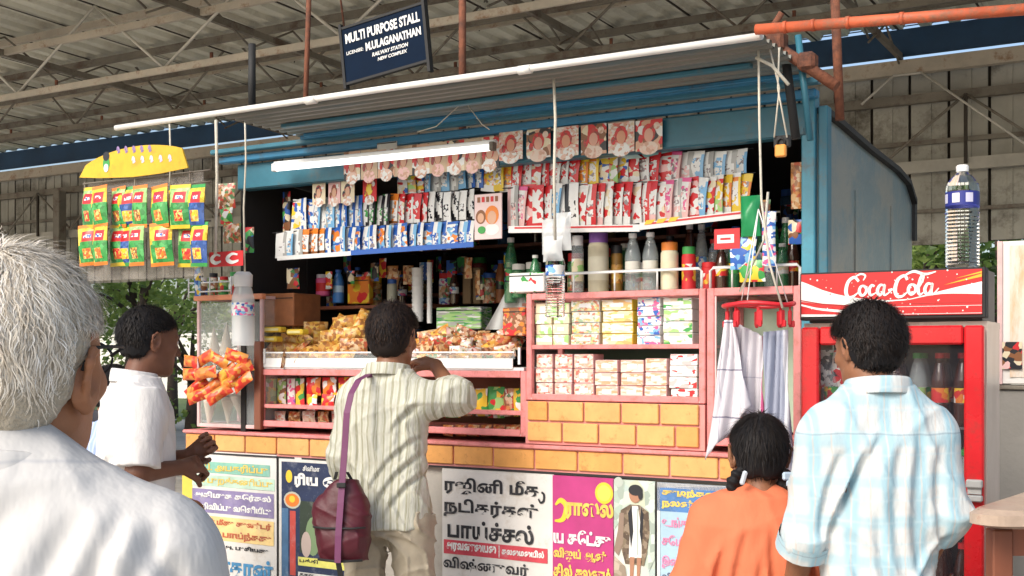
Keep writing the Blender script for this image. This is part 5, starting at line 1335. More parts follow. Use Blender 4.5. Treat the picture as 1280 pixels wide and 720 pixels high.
# ---- sheet of yellow between A and the man in white
t, w = poster(228, 243, ZP + .01, .9, mat('yellow_paper', (.75, .55, .08), .6), 'narrow yellow paper strip at the left end of the counter front', d=-.01)
bands(t, [(0, -.3, w, -.28, C['r'])])

# ================================================================== DRINKS COOLER
M_red = mat('cooler_red_enamel', (.56, .012, .018), .28, var=.12, scale=5, bump=.05, bscale=12, dirt=(.38, .03, .025), dirt_amt=.35, dscale=14)
M_redh = mat('header_red', (.56, .01, .015), .3, var=.05)
FD = -.35
xf, zf = L(1002, 337, FD); fr_w = .578; zt = 1.782; zh = 1.612
fz = TH + R(1.0)
fr = empty('drinks_cooler', W(xf, FD, 0), fz, label='tall red glass door drinks cooler lettered Coca-Cola beside the kiosk'.replace(' lettered Coca-Cola', ' with a white scripted header'), cat='cooler')
mb = MB()
for x in (.013, fr_w - .013): mb.box((x, .16, .81), (.026, .26, 1.56), 0)
mb.box((fr_w / 2, .30, .81), (fr_w - .06, .02, 1.56), 1); mb.box((fr_w / 2, .16, .06), (fr_w - .054, .26, .1), 0); mb.box((fr_w / 2, .165, 1.599), (fr_w, .27, .02), 0); mb.box((fr_w / 2, .165, 1.693), (fr_w - .03, .25, .165), 1)
M_fridgein = mat('cooler_inside', (.05, .05, .05), .5)
mb.build('cabinet', [mat('cooler_side_enamel', (.62, .52, .45), .25, var=.2, scale=2.5, stretch=(1, 1, .4), dirt=(.3, .12, .1), dirt_amt=.3, dscale=2), M_fridgein], fr)
mb = MB()
for x in (.032, fr_w - .032): mb.box((x, .0, .86), (.058, .036, 1.47), b=.006)
mb.box((fr_w / 2, .0, 1.566), (fr_w - .128, .034, .06), b=.006); mb.box((fr_w / 2, 0, .17), (fr_w - .128, .034, .1), b=.006)
mb.build('door_frame', M_red, fr)
mb = MB(); mb.box((fr_w / 2, .004, .88), (fr_w - .12, .004, 1.33)); mb.build('door_glass', glass_mat('door_pane', (.05, .05, .06), .16, .03), fr)
mb = MB(); mb.box((fr_w - .028, -.03, 1.105), (.048, .025, .026), b=.004); mb.box((fr_w - .028, -.03, 1.06), (.048, .025, .02), b=.004); mb.box((fr_w - .028, -.022, 1.083), (.04, .02, .02)); mb.build('door_handle', mat('grey_handle', (.4, .4, .38), .4), fr)
mb = MB(); mb.box((fr_w / 2, .0, .06), (fr_w - .01, .03, .1)); mb.build('kick_grille', M_dark, fr)
mb = MB(); mb.box((fr_w / 2, .015, (zt + zh) / 2), (fr_w + .006, .05, zt - zh - .012), b=.004); mb.build('header_box', M_dark, fr)
hd = MB(); hw = fr_w - .012; hh = zt - zh - .03; hd.box((fr_w / 2 - .002, -.013, (zt + zh) / 2 + .003), (hw, .006, hh)); hp = hd.build('header_panel', M_redh, fr)
hx0 = fr_w / 2 - .002 - hw / 2; hz0 = (zt + zh) / 2 + .003 - hh / 2
# white wave ribbon
mb = MB()
def HP(u, v, yy=-.0172): return (hx0 + u * hw, yy, hz0 + v * hh)
def ribbon(top, bot, mi, yy):
    n = 24; vs = []
    for i in range(n + 1):
        u = i / n; vs += [HP(u, top(u), yy), HP(u, bot(u), yy)]
    mb.add(vs, [(2 * i, 2 * i + 1, 2 * i + 3, 2 * i + 2) for i in range(n)], mi)
def ip(xs, ys): return lambda u: float(np.interp(u, xs, ys))
ribbon(ip([0, .05, .12, .22, .35, .5, .62, .75, .88, 1], [.84, .76, .63, .5, .4, .35, .37, .5, .62, .72]), ip([0, .1, .2, .35, .48, .52, .6, .7, .8, .9, 1], [.36, .3, .27, .26, .3, .33, .335, .42, .47, .46, .44]), 0, -.0168)
ribbon(ip([0, .1, .25, .4, .5], [.3, .2, .14, .15, .2]), ip([0, .1, .25, .4, .5], [.26, .15, .08, .1, .19]), 0, -.0172)
ribbon(ip([0, .2, .3], [.06, .04, .03]), ip([0, .2, .3], [.0, .0, .02]), 0, -.0172)
ribbon(ip([0, .12, .3, .42], [.4, .31, .25, .27]), ip([0, .12, .3, .42], [.37, .285, .225, .26]), 1, -.0174)
n = 10
for (u0, v0, u1, v1, w0) in ((.8, .66, 1, .86, .035), (.86, .8, 1, .93, .02)):
    mb.add([HP(u0, v0, -.0176), HP(u1, v1 - w0, -.0176), HP(u1, v1 + w0, -.0176)], [(0, 1, 2)], 2)
for k in range(70):
    u, v = rnd.random(), rnd.random(); s_ = rnd.uniform(.0012, .0035)
    c_ = HP(u, v, -.0179); mb.add([(c_[0] + s_ * math.cos(t_), c_[1], c_[2] + s_ * math.sin(t_)) for t_ in (0, 1.26, 2.5, 3.77, 5.03)], [(0, 1, 2, 3, 4)], rnd.choice((0, 0, 3)))
mb.build('wave_print', [flat(C['w'], .35), flat((.4, .02, .02)), flat((.75, .4, .02)), flat((.7, .2, .15))], hp)
# scripted name
mb = MB()
def S(pts, th=1.0): stroke(mb, [HP(u, v)[::2] + (wd * th,) for u, v, wd in pts], -.0184, 0, 6)
a = .0052; f_ = .0016
S([(.335, .80, a * .8), (.31, .90, a * .9), (.275, .80, a), (.262, .58, a * 1.15), (.275, .44, a), (.305, .46, a * .7), (.335, .56, f_)])           # C
S([(.31, .90, f_), (.345, .97, a * .6), (.372, .93, a * .55), (.36, .82, f_)])
S([(.362, .70, a * .7), (.345, .67, a * .8), (.338, .56, a), (.352, .47, a * .8), (.372, .52, a * .8), (.378, .62, a * .8), (.362, .70, a * .6), (.385, .66, f_)])       # o
S([(.425, .68, a * .5), (.408, .70, a * .8), (.394, .6, a), (.4, .48, a * .8), (.42, .5, f_ * 1.4), (.44, .56, f_)])    # c
S([(.475, .69, a * .6), (.455, .70, a * .8), (.44, .58, a), (.45, .47, a * .8), (.468, .53, a * .6), (.482, .71, a * .7), (.474, .54, a * .9), (.484, .47, a * .6), (.52, .58, f_)])    # a
S([(.5, .575, a * .7), (.525, .6, a * .7)])           # -
S([(.605, .80, a * .8), (.59, .90, a * .9), (.555, .82, a), (.538, .6, a * 1.15), (.55, .44, a), (.58, .44, a * .7), (.61, .55, f_)])     # C
S([(.59, .90, a * .5), (.64, .99, a * .8), (.70, .92, a * .8), (.76, 1.0 - .03, f_), ])      # long tail
S([(.635, .70, a * .7), (.618, .67, a * .8), (.611, .56, a), (.625, .47, a * .8), (.645, .52, a * .8), (.65, .62, a * .8), (.635, .70, a * .6), (.66, .66, f_)])   # o
S([(.668, .6, f_), (.692, .82, a * .6), (.69, .93, a * .6), (.674, .8, a * .8), (.664, .56, a), (.674, .46, a * .7), (.695, .52, f_)])  # l
S([(.735, .69, a * .6), (.715, .70, a * .8), (.7, .58, a), (.71, .47, a * .8), (.728, .53, a * .6), (.742, .71, a * .7), (.734, .54, a * .9), (.744, .46, a * .6), (.775, .6, f_)])    # a
mb.build('script_lettering', flat(C['w'], .35), hp)
# shelves and stock inside the cooler
FW = lambda x, y, z: fr.matrix_basis @ Vector((x, y, z))
bpy.context.view_layer.update()
for i, z in enumerate((.36, .66, .96, 1.27)):
    mb = MB()
    for k in range(6): mb.tube([(.04, .06 + k * .038, z), (fr_w - .04, .06 + k * .038, z)], .0025, 4)
    mb.tube([(.04, .05, z), (fr_w - .04, .05, z)], .005, 6); mb.build('wire_shelf', M_chrome, fr)
cola = bottle_mesh(.058, .235, MBr, flat(C['r']), PR['red'], .3); orng = bottle_mesh(.058, .235, mat('orange_drink', (.75, .25, .03), .2), flat(C['o']), PR['gold'], .3); cle = bottle_mesh(.058, .235, MG, flat(C['g']), PR['green'], .3)
for si, z in enumerate((.365, .665, .965, 1.275)):
    for i in range(7):
        me, wd_ = ((cola, 'dark cola'), (cola, 'dark cola'), (cola, 'dark cola'), (orng, 'orange drink'), (cle, 'clear drink'))[rnd.choice((0, 1, 2, 0, 1, 4)) if i > 2 else rnd.choice((0, 4, 4))]
        for j in range(2):
            p = FW(.075 + i * .07, .10 + j * .085, z); p.z = z
            if j and i < 3: continue
            tag(link('drink_bottle', me, None, p, rnd.uniform(0, 6)), '%s bottle, %s from left, %s row on %s cooler shelf' % (wd_, ORD[i], 'front' if j == 0 else 'back', ['lowest', 'second', 'third', 'top'][si]), 'bottle', 'bottles inside the drinks cooler')
p = FW(.035, .07, 1.415)
for i in range(3):  # added packs imitate the bright patterned reflection at the left of the door glass
    p = FW(.055 + i * .05, .09, 1.455)
    tag(link('printed_pack', pillow(.06, .13, .03, print_mat('reflection_speckle_%d' % i, pal('w', 'w', 'k', 'r', 'w'), 55), name='printed_pack', seed=80 + i), None, p, fz), 'white pack with red and black print, %s from the left behind the cooler glass' % ORD[i], 'pack')
# big water bottle on top
t_, h_, w_ = water_bottle(1203, 333, FD + .05, .105, .325, 'large clear water bottle with a blue and white label standing on the cooler', z=zt - .004, lab_m=flat((.02, .03, .22)))
lb = MB()
for a0, a1, c_ in ((-2.0, -1.55, 0), (-1.2, -.75, 1), (-2.75, -2.35, 1)):
    r_ = w_ / 2 * 1.0
    vs = []
    for k in range(5):
        an = a0 + (a1 - a0) * k / 4; vs += [(r_ * math.cos(an), r_ * math.sin(an), h_ * .625), (r_ * math.cos(an), r_ * math.sin(an), h_ * .715)]
    lb.add(vs, [(2 * k, 2 * k + 2, 2 * k + 3, 2 * k + 1) for k in range(4)], c_)
lb.build('label_print', [flat(C['w']), flat((.55, .55, .7))], t_)

# ================================================================== RIGHT EDGE: wall, board, stone table
M_gw = mat('grey_plaster', (.30, .28, .25), .85, var=.15, scale=4, bump=.2)
xg, zg = L(1249, 482, 1.25)
gw = empty('low_grey_wall', W(xg, 1.25, 0), TH, label='low grey plastered wall at the right edge behind the stone table', cat='wall')
mb = MB(); mb.box((1.2, .1, zg / 2 - .01), (2.4, .2, zg - .02)); mb.build('masonry', M_gw, gw)
mb = MB(); mb.box((1.2, .1, zg - .008), (2.42, .23, .018), b=.004); mb.build('coping', M_beamd, gw)
xg, zg0 = L(1247, 480, 1.28); _, zg1 = L(1247, 302, 1.28)
pb = empty('notice_board', W(xg, 1.27, zg0), TH, label='white notice board with a faded orange picture standing on the grey wall', cat='board')
h = zg1 - zg0
mb = MB(); mb.box((.5, .03, h / 2), (1.0, .03, h), b=.004); mb.build('board', mat('white_board_paint', (.8, .77, .72), .6, var=.08), pb)
M_pic = mat('faded_orange_picture', (.75, .5, .3), .7, var=.3, scale=4, stretch=(3, 1, .5), dirt=(.78, .72, .64), dirt_amt=.9, dscale=5)
mb = MB(); mb.grid(lambda u, v: (.05 + .5 * u, .008 + .004 * math.sin(u * 20), .03 + (h - .05) * v), 24, 4); mb.build('picture', M_pic, pb)
mb = MB(); mb.box((.06, .003, h * .2), (.08, .004, h * .19), 0); mb.build('small_photo', print_mat('dark_photo_print', pal('k', 'n', 'r', 'c', 'k', 'pk'), 35), pb)
mb = MB(); mb.box((.01, .01, h / 2), (.02, .02, h)); mb.build('frame_edge', M_pinkw, pb)
# stone table, near
def UW(px, py, Y): return Vector(((px - 640) / FPX * Y, Y, 1.5 + (445 - py) / FPX * Y))
tz = 1.135; YT = 365 / 1500
Ya = (1.5 - tz) / ((638 - 445) / FPX); A = UW(1222, 638, Ya)
tb = empty('stone_table', (A.x, A.y, 0), label='reddish stone topped table with a rounded corner at the lower right edge', cat='table')
mb = MB(); out = []
cx, cy, rr_ = .07, .05, .07
for k in range(9): 
    an = math.pi + (math.pi / 2) * k / 8; out.append((cx + rr_ * math.cos(an), cy + rr_ * math.sin(an)))
ang = R(0); out += [(1.2, -.02), (1.3, .75), (.55, .75)]
n = len(out); th = .045
vs = []
for z_, sc_ in ((-th, .93), (-th * .8, 1.0), (-th * .25, 1.0), (0, .95)):
    for x, y in out: vs.append(((x - .5) * sc_ + .5, (y - .3) * sc_ + .3, tz + z_))
fs = [list(range(n))[::-1], [3 * n + k for k in range(n)]]
for l_ in range(3): fs += [(l_ * n + k, l_ * n + (k + 1) % n, (l_ + 1) * n + (k + 1) % n, (l_ + 1) * n + k) for k in range(n)]
mb.add(vs, fs, 0, False)
mb.build('stone_top', mat('reddish_stone', (.45, .34, .26), .3, var=.4, scale=9, bump=.1, dirt=(.32, .12, .08), dirt_amt=.4, dscale=6), tb)
for x, y in ((.1, .12), (1.1, .12), (.62, .68), (1.15, .68)):
    mb = MB(); mb.box((x, y, tz / 2 - .03), (.05, .05, tz - .06), b=.004); mb.build('leg', M_wood, tb)
mb = MB(); mb.box((.6, .12, tz - .09), (.95, .03, .07)); mb.build('apron', M_wood, tb); mb = MB(); mb.box((.6, .4, .45), (.9, .5, .02)); mb.build('lower_board', M_wood, tb)
mb = MB(); mb.box((.3, .3, .56), (.3, .3, .2), b=.01); o = mb.build('crate', M_beamd, loc=(A.x + .3, A.y + .0, 0)); tag(o, 'dark crate on the lower board under the stone table', 'crate')
# ================================================================== PEOPLE: bodies carved as one smooth volume each
class Vol:
    def __init__(s, lo, hi, h):
        s.lo = np.array(lo, float); s.h = h
        s.n = np.ceil((np.array(hi) - s.lo) / h).astype(int) + 1
        s.ax = [np.arange(s.n[i], dtype=np.float32) * h + s.lo[i] for i in range(3)]
        s.D = np.full(s.n, 1.0, np.float32)
    def _sl(s, lo, hi):
        a = np.clip(np.floor((np.array(lo) - s.lo) / s.h).astype(int), 0, s.n - 1)
        b = np.clip(np.ceil((np.array(hi) - s.lo) / s.h).astype(int) + 1, 1, s.n)
        return tuple(slice(a[i], b[i]) for i in range(3))
    def _xyz(s, sl):
        return (s.ax[0][sl[0]][:, None, None], s.ax[1][sl[1]][None, :, None], s.ax[2][sl[2]][None, None, :])
    def _mix(s, sl, d, k, sub):
        A = s.D[sl]
        if sub:
            hh = np.clip(.5 - .5 * (A + d) / max(k, 1e-5), 0, 1)
            s.D[sl] = A * (1 - hh) - d * hh + k * hh * (1 - hh)
        else:
            hh = np.clip(.5 + .5 * (A - d) / max(k, 1e-5), 0, 1)
            s.D[sl] = A * (1 - hh) + d * hh - k * hh * (1 - hh)
    def cap(s, a, b, ra, rb, k=.02, sub=False):
        a = np.array(a, float); b = np.array(b, float); m = max(ra, rb) + k + .03
        sl = s._sl(np.minimum(a, b) - m, np.maximum(a, b) + m); X, Y, Z = s._xyz(sl)
        ba = b - a; L2 = max(float(ba @ ba), 1e-9)
        t = np.clip(((X - a[0]) * ba[0] + (Y - a[1]) * ba[1] + (Z - a[2]) * ba[2]) / L2, 0, 1)
        d = np.sqrt((X - a[0] - t * ba[0]) ** 2 + (Y - a[1] - t * ba[1]) ** 2 + (Z - a[2] - t * ba[2]) ** 2) - (ra + (rb - ra) * t)
        s._mix(sl, d, k, sub); return s
    def chain(s, pts, rs, k=.02):
        for i in range(len(pts) - 1): s.cap(pts[i], pts[i + 1], rs[i], rs[i + 1], k)
        return s
    def sleeve(s, a, b, ra, rb, k=.02):
        """flat ended tapering tube"""
        a = np.array(a, float); b = np.array(b, float); m = max(ra, rb) + k + .03
        sl = s._sl(np.minimum(a, b) - m, np.maximum(a, b) + m); X, Y, Z = s._xyz(sl)
        ba = b - a; ln = float(np.sqrt(ba @ ba)); u = ba / ln
        t = (X - a[0]) * u[0] + (Y - a[1]) * u[1] + (Z - a[2]) * u[2]; tc = np.clip(t / ln, 0, 1)
        q = np.sqrt(np.maximum((X - a[0]) ** 2 + (Y - a[1]) ** 2 + (Z - a[2]) ** 2 - t * t, 0)) - (ra + (rb - ra) * tc)
        s._mix(sl, np.maximum(q, np.maximum(t - ln, -t - ra * .6)), k, False); return s
    def ell(s, c, r, M=None, k=.02, sub=False):
        c = np.array(c, float); r = np.array(r, float); m = r.max() + k + .03
        sl = s._sl(c - m, c + m); X, Y, Z = s._xyz(sl)
        x, y, z = X - c[0], Y - c[1], Z - c[2]
        if M is not None:
            Q = np.array(M)[:3, :3]
            x, y, z = (Q[0, 0] * x + Q[1, 0] * y + Q[2, 0] * z, Q[0, 1] * x + Q[1, 1] * y + Q[2, 1] * z, Q[0, 2] * x + Q[1, 2] * y + Q[2, 2] * z)
        k0 = np.sqrt((x / r[0]) ** 2 + (y / r[1]) ** 2 + (z / r[2]) ** 2); k1 = np.sqrt((x / r[0] ** 2) ** 2 + (y / r[1] ** 2) ** 2 + (z / r[2] ** 2) ** 2)
        s._mix(sl, k0 * (k0 - 1) / np.maximum(k1, 1e-4), k, sub); return s
    def loft(s, zs, cx, cy, rx, ry, k=.02, e=2.4):
        lo = (min(np.array(cx) - rx) - .06, min(np.array(cy) - ry) - .06, zs[0] - .05); hi = (max(np.array(cx) + rx) + .06, max(np.array(cy) + ry) + .06, zs[-1] + .05)
        sl = s._sl(lo, hi); X, Y, Z = s._xyz(sl); z = Z.ravel()
        from_ = lambda v: np.interp(z, zs, v)[None, None, :].astype(np.float32)
        a, b_, p, q = from_(cx), from_(cy), from_(rx), from_(ry)
        d = ((np.abs((X - a) / p) ** e + np.abs((Y - b_) / q) ** e) ** (1 / e) - 1) * np.minimum(p, q)
        d = np.maximum(d, np.maximum(zs[0] - Z, Z - zs[-1]))
        s._mix(sl, d, k, False); return s
    def cut(s, p, n):
        X, Y, Z = s._xyz((slice(None),) * 3)
        s.D = np.maximum(s.D, (X - p[0]) * n[0] + (Y - p[1]) * n[1] + (Z - p[2]) * n[2]); return s
    def disp(s, f):
        X, Y, Z = s._xyz((slice(None),) * 3)
        s.D = s.D + f(X, Y, Z).astype(np.float32); return s
    def arr(s):
        g_ = openvdb.FloatGrid(1.0); g_.background = float(3 * s.h)
        g_.copyFromArray(np.clip(s.D, -3 * s.h, 3 * s.h).astype(np.float32))
        return g_.convertToPolygons(isovalue=0.0, adaptivity=0.0)
    def build(s, name, mats, parent=None, loc=None, matfn=None, rot=None):
        P, T, Q = s.arr()
        P = P * s.h + s.lo
        me = bpy.data.meshes.new(name)
        nv, nt, nq = len(P), len(T), len(Q)
        me.vertices.add(nv); me.vertices.foreach_set('co', P.astype(np.float32).ravel())
        me.loops.add(nt * 3 + nq * 4); me.loops.foreach_set('vertex_index', np.concatenate([T.ravel(), Q.ravel()]).astype(np.int32))
        me.polygons.add(nt + nq)
        st = np.concatenate([np.arange(nt) * 3, nt * 3 + np.arange(nq) * 4]).astype(np.int32)
        me.polygons.foreach_set('loop_start', st)
        me.update(calc_edges=True)
        for m in (mats if isinstance(mats, (list, tuple)) else [mats]): me.materials.append(m)
        me.polygons.foreach_set('use_smooth', np.ones(nt + nq, bool))
        if matfn is not None:
            cen = np.array([P[t].mean(0) for t in T] + [P[q].mean(0) for q in Q]) if nt else P[Q].mean(1)
            me.polygons.foreach_set('material_index', matfn(cen).astype(np.int32))
        me.flip_normals() if False else None
        me.validate()
        return link(name, me, parent, loc, rot=rot)

def folds(amp, seed, sx=26, sz=6, diag=0.0, mask=None):
    rs = np.random.RandomState(seed); p = rs.rand(12) * 6.28
    def f(X, Y, Z):
        w1 = .35 * np.sin(Z * sz + p[0] + 3 * X) + .25 * np.sin(Z * sz * 2.3 + p[1] - 4 * Y)
        a = np.sin(X * sx + Y * sx * .6 + diag * Z * sx + w1 * 3 + p[2])
        b = np.sin(X * sx * .55 - Y * sx * .8 - diag * Z * sx * 1.5 + w1 * 4 + p[3])
        c = np.sin(Z * 19 + X * 9 + 2 * np.sin(X * 11 + p[4]) + p[5]) * np.sin(X * 13 + Y * 7 + p[6])
        r = (1 - np.abs(a)) ** 3.2 * 1.5 + (1 - np.abs(b)) ** 3.2 * 1.2 + .3 * c
        q = -amp * (r - .55)
        return q * (mask(X, Y, Z) if mask else 1)
    return f

def creases(lst, base=None):
    """single drawn folds on the back of a garment: (x0, z0, x1, z1, depth, width)"""
    def f(X, Y, Z):
        q = 0 if base is None else base(X, Y, Z)
        for x0, z0, x1, z1, dp, w in lst:
            dx, dz = x1 - x0, z1 - z0; ln = math.hypot(dx, dz)
            t = ((X - x0) * dx + (Z - z0) * dz) / ln ** 2; tc = np.clip(t, 0, 1)
            bow = .06 * ln * np.sin(math.pi * tc)
            s_ = ((X - x0) * dz - (Z - z0) * dx) / ln - bow
            end = np.exp(-((t - tc) * ln / .03) ** 2) * np.clip(np.sin(math.pi * np.clip(t * .9 + .05, 0, 1)), 0, 1) ** .6
            q = q + dp * (np.exp(-(s_ / w) ** 2) - .75 * np.exp(-((s_ - 1.7 * w) / (w * 1.2)) ** 2)) * end * (Y < .05)
        return q
    return f

def rotM(rx=0, ry=0, rz=0): return Euler((rx, ry, rz)).to_matrix()
def hand(v, wrist, d, n, curl=.5, side=1, s=1.0, spread=.12):
    """wrist point, pointing direction d, palm normal n (towards the palm's inside); side: thumb side sign"""
    wrist, d, n = Vector(wrist), Vector(d).normalized(), Vector(n); n = (n - d * n.dot(d)).normalized(); t = d.cross(n) * side
    q = lambda a, b_, c: wrist + d * a * s + t * b_ * s + n * c * s
    v.cap(q(0, 0, 0), q(.035, .004, 0), .024 * s, .026 * s, .015)
    for b_ in (-.028, -.01, .01, .028): v.cap(q(.02, b_ * .6, 0), q(.085, b_, 0), .014 * s, .0115 * s, .01)
    for i, b_ in enumerate((.031, .011, -.010, -.029)):
        ln = (.040, .045, .042, .033)[i]; p0 = q(.088, b_, 0); ang = curl * .7
        p1 = p0 + (d * math.cos(ang) + n * math.sin(ang) + t * b_ * spread * 8) * ln * s
        p2 = p1 + (d * math.cos(ang * 2.2) + n * math.sin(ang * 2.2)) * ln * .7 * s
        p3 = p2 + (d * math.cos(ang * 3.1) + n * math.sin(ang * 3.1)) * ln * .5 * s
        v.chain([p0, p1, p2, p3], [.0098 * s, .0092 * s, .0082 * s, .007 * s], .003)
    p0 = q(.02, .026, .004); p1 = q(.052, .052, .016); p2 = q(.08, .058, .03 + .02 * curl)
    v.chain([p0, p1, p2], [.015 * s, .0115 * s, .0095 * s], .006)

def head(v, c, rz=0.0, pitch=0.0, s=1.0, jaw=1.0, k=.012, ed=0.0):
    """head centred on c, facing +y turned by rz"""
    Mx = rotM(pitch, 0, rz); c = Vector(c)
    q = lambda x, y, z: c + Mx @ Vector((x, y, z)) * s
    e = lambda p, r, kk=k, sub=False, ex=None: v.ell(q(*p), [a * s for a in r], (Mx @ ex) if ex is not None else Mx, kk, sub)
    e((0, -.012, .028), (.076, .098, .088), .02); e((0, .02, .0), (.068, .078, .1), .03)
    e((0, .045, -.065), (.05 * jaw, .045, .05), .03); v.cap(q(.045, .0, -.06), q(.02, .07, -.098), .02 * s, .016 * s, .03); v.cap(q(-.045, .0, -.06), q(-.02, .07, -.098), .02 * s, .016 * s, .03)
    e((0, .075, -.1), (.02, .016, .016), .02)
    v.cap(q(0, .092, .01), q(0, .112, -.03), .008 * s, .0125 * s, .012); e((.012, .1, -.034), (.008, .009, .007), .006); e((-.012, .1, -.034), (.008, .009, .007), .006)
    q0 = q; q_ = lambda x, y, z: q0(x, y, z + ed)
    for sg in (1, -1):
        e((sg * .031, .094, .008), (.016, .012, .011), .01, True); e((sg * .031, .08, .007), (.0125, .0125, .0115), .004)
        v.cap(q(sg * .014, .092, .027), q(sg * .048, .08, .026), .006 * s, .005 * s, .012)
        e((sg * .048, .062, -.022), (.022, .02, .018), .02)
        # ear: shell, rim, bowl and lobe
        Er = rotM(R(-12), R(0), R(-sg * 24))
        e((sg * .081, -.012, -.008 + ed), (.0075, .02, .033), .005, False, Er)
        rim = [(sg * .082, .004, .010), (sg * .087, -.003, .024), (sg * .091, -.017, .027), (sg * .093, -.030, .014), (sg * .090, -.030, -.006), (sg * .085, -.022, -.024), (sg * .081, -.010, -.036)]
        v.chain([q_(*p) for p in rim], [.0042 * s, .0046 * s, .005 * s, .005 * s, .0045 * s, .005 * s, .007 * s], .004)
        e((sg * .089, -.01, -.004 + ed), (.006, .009, .014), .004, True)
        v.cap(q_(sg * .084, -.016, .012), q_(sg * .085, -.02, -.012), .0035 * s, .0035 * s, .003)
    v.cap(q(-.02, .088, -.062), q(.02, .088, -.062), .007 * s, .007 * s, .006); v.cap(q(-.018, .086, -.073), q(.018, .086, -.073), .0075 * s, .0075 * s, .006)
    v.cap(q(-.022, .098, -.0675), q(.022, .098, -.0675), .0025 * s, .0025 * s, .002, True)
    return q, Mx

def hair_ok(p, nape=-.085, front=.07):
    """is this spot of the skull (head coordinates) covered by hair"""
    x, y, z = p
    if y > .075 + .0 * z and z < .085: return False
    if abs(x) > .055 and -.045 < y < .04 and z < .036: return False
    if y > -.0 and z < .03 + (y * .55): return False
    if z < nape + max(0, y + .05) * .9: return False
    return True
def hair(parent, q, Mx, s, mats, n, length, seed, wave=.004, width=.0011, lift=.006, nape=-.085, name='hair', cap_m=None, curl=0.0, h=.005, capoff=.007, vol=1.0, flow=None, messy=.16):
    rr = random.Random(seed); c0 = q(0, 0, 0)
    # soft cap that follows the skull
    lo = np.array(c0) - .17 * s; hi = np.array(c0) + .17 * s
    V = Vol(lo, hi, h)
    o_ = capoff
    V.ell(q(0, -.012, .028), [(.076 + o_) * s, (.098 + o_) * s, (.088 + o_) * s], Mx, .02); V.ell(q(0, -.034, -.03), [(.054 + o_) * s, (.058 + o_) * s, (.062 + o_ * .5) * s], Mx, .03)
    Mi = np.array(Mx.transposed()); cc = np.array(c0)
    X, Y, Z = V._xyz((slice(None),) * 3)
    x = (Mi[0, 0] * (X - cc[0]) + Mi[0, 1] * (Y - cc[1]) + Mi[0, 2] * (Z - cc[2])) / s
    y = (Mi[1, 0] * (X - cc[0]) + Mi[1, 1] * (Y - cc[1]) + Mi[1, 2] * (Z - cc[2])) / s
    z = (Mi[2, 0] * (X - cc[0]) + Mi[2, 1] * (Y - cc[1]) + Mi[2, 2] * (Z - cc[2])) / s
    jag = .006 * np.sin(x * 140 + 1) * np.sin(z * 90 + y * 110)
    line = np.where(y > -.04, .03 + (y + .0) * .62 - .075 * np.clip((-y) / .04, 0, 1), nape + (y + .04) * -.1)
    line = np.where(y < -.04, nape, line); line = np.where(y > .06, .067 + (y - .06) * 1.2, line)
    V.D = np.maximum(V.D, (line - z + jag) * s * .8)
    V.D += (.0035 * s * np.sin(x * 75 + 2 * np.sin(z * 40)) * np.sin(z * 55 + y * 60)).astype(np.float32)
    co = V.build(name, cap_m or mats[0], parent)
    # strands
    mb = MB()
    i = 0; tries = 0
    cur = None
    while i < n and tries < n * 6:
        tries += 1
        v = Vector((rr.gauss(0, 1), rr.gauss(0, 1), rr.gauss(0, 1))).normalized()
        p = Vector((v.x * .078, -.014 + v.y * .1, .024 + v.z * .092))
        if v.z < 0 and v.y < 0: p.y = -.014 + v.y * .1 * (1 - .12 * v.z * v.z); 
        if not hair_ok(p, nape): continue
        p += v * (capoff - .003)
        i += 1
        crown = Vector((0, -.05, .1))
        dr = (p - crown); dr = dr - v * dr.dot(v); dr = dr.normalized() if dr.length > 1e-4 else Vector((0, -1, 0))
        dn = Vector((0, .0, -1)); dn = dn - v * dn.dot(v)
        dr = (dr * .7 + dn * .9 + Vector((rr.gauss(0, messy), rr.gauss(0, messy), rr.gauss(0, messy * .6)))).normalized()
        if messy > .12 and rr.random() < .12: dr = (dr + v * rr.uniform(.2, .8)).normalized()
        ln = length * rr.uniform(.6, 1.2) * (.4 if abs(p.x) > .048 and p.z < .075 and p.y > -.06 else 1); ns = 5
        ph = math.sin(p.x * 70) * 2 + math.sin(p.z * 55 + p.y * 40) * 2.2 + rr.gauss(0, .35)
        sd_ = dr.cross(v).normalized(); pts = []
        wv = wave * rr.uniform(.6, 1.3)
        for k_ in range(ns + 1):
            t = k_ / ns
            pt = p + dr * ln * t + v * (lift * math.sin(math.pi * min(t * .9 + .1, 1)) - ln * ln * t * t * 2.8 * (1 - curl)) + sd_ * wv * math.sin(ph + t * 5.0) * t
            pts.append(q(*pt))
        wdt = width * rr.uniform(.7, 1.4) * s
        sd2 = (Mx @ sd_)
        vs = []
        for k_, pt in enumerate(pts):
            ww = wdt * (1 - .75 * k_ / ns); vs += [pt + sd2 * ww, pt - sd2 * ww]
        mb.add(vs, [(2 * a, 2 * a + 1, 2 * a + 3, 2 * a + 2) for a in range(ns)], rr.randrange(len(mats)), True)
    me = mb.build('hair_strands', mats, co); me['kind'] = 'stuff'
    return co

def skin(nm, c, var=.18): return mat(nm, c, .5, var=var, scale=14, bump=.08, bscale=160, sss=.08, spec=.4)
SK = [skin('warm_brown_skin', (.36, .155, .075)), skin('deep_brown_skin', (.16, .065, .036)), skin('brown_skin', (.27, .118, .06))]
M_eye = mat('eye_white', (.6, .58, .55), .2); M_iris = mat('dark_iris', (.02, .012, .01), .15)
def eyes(parent, q, s):
    for sg in (1, -1):
        mb = MB(); mb.lathe([(.0, -.0118), (.006, -.010), (.0105, -.005), (.0118, 0), (.0105, .005), (.006, .010), (0, .0118)], 12)
        o = mb.build('eye', [M_eye], parent, q(sg * .031, .0835, .007)); o.scale = (s, s, s)

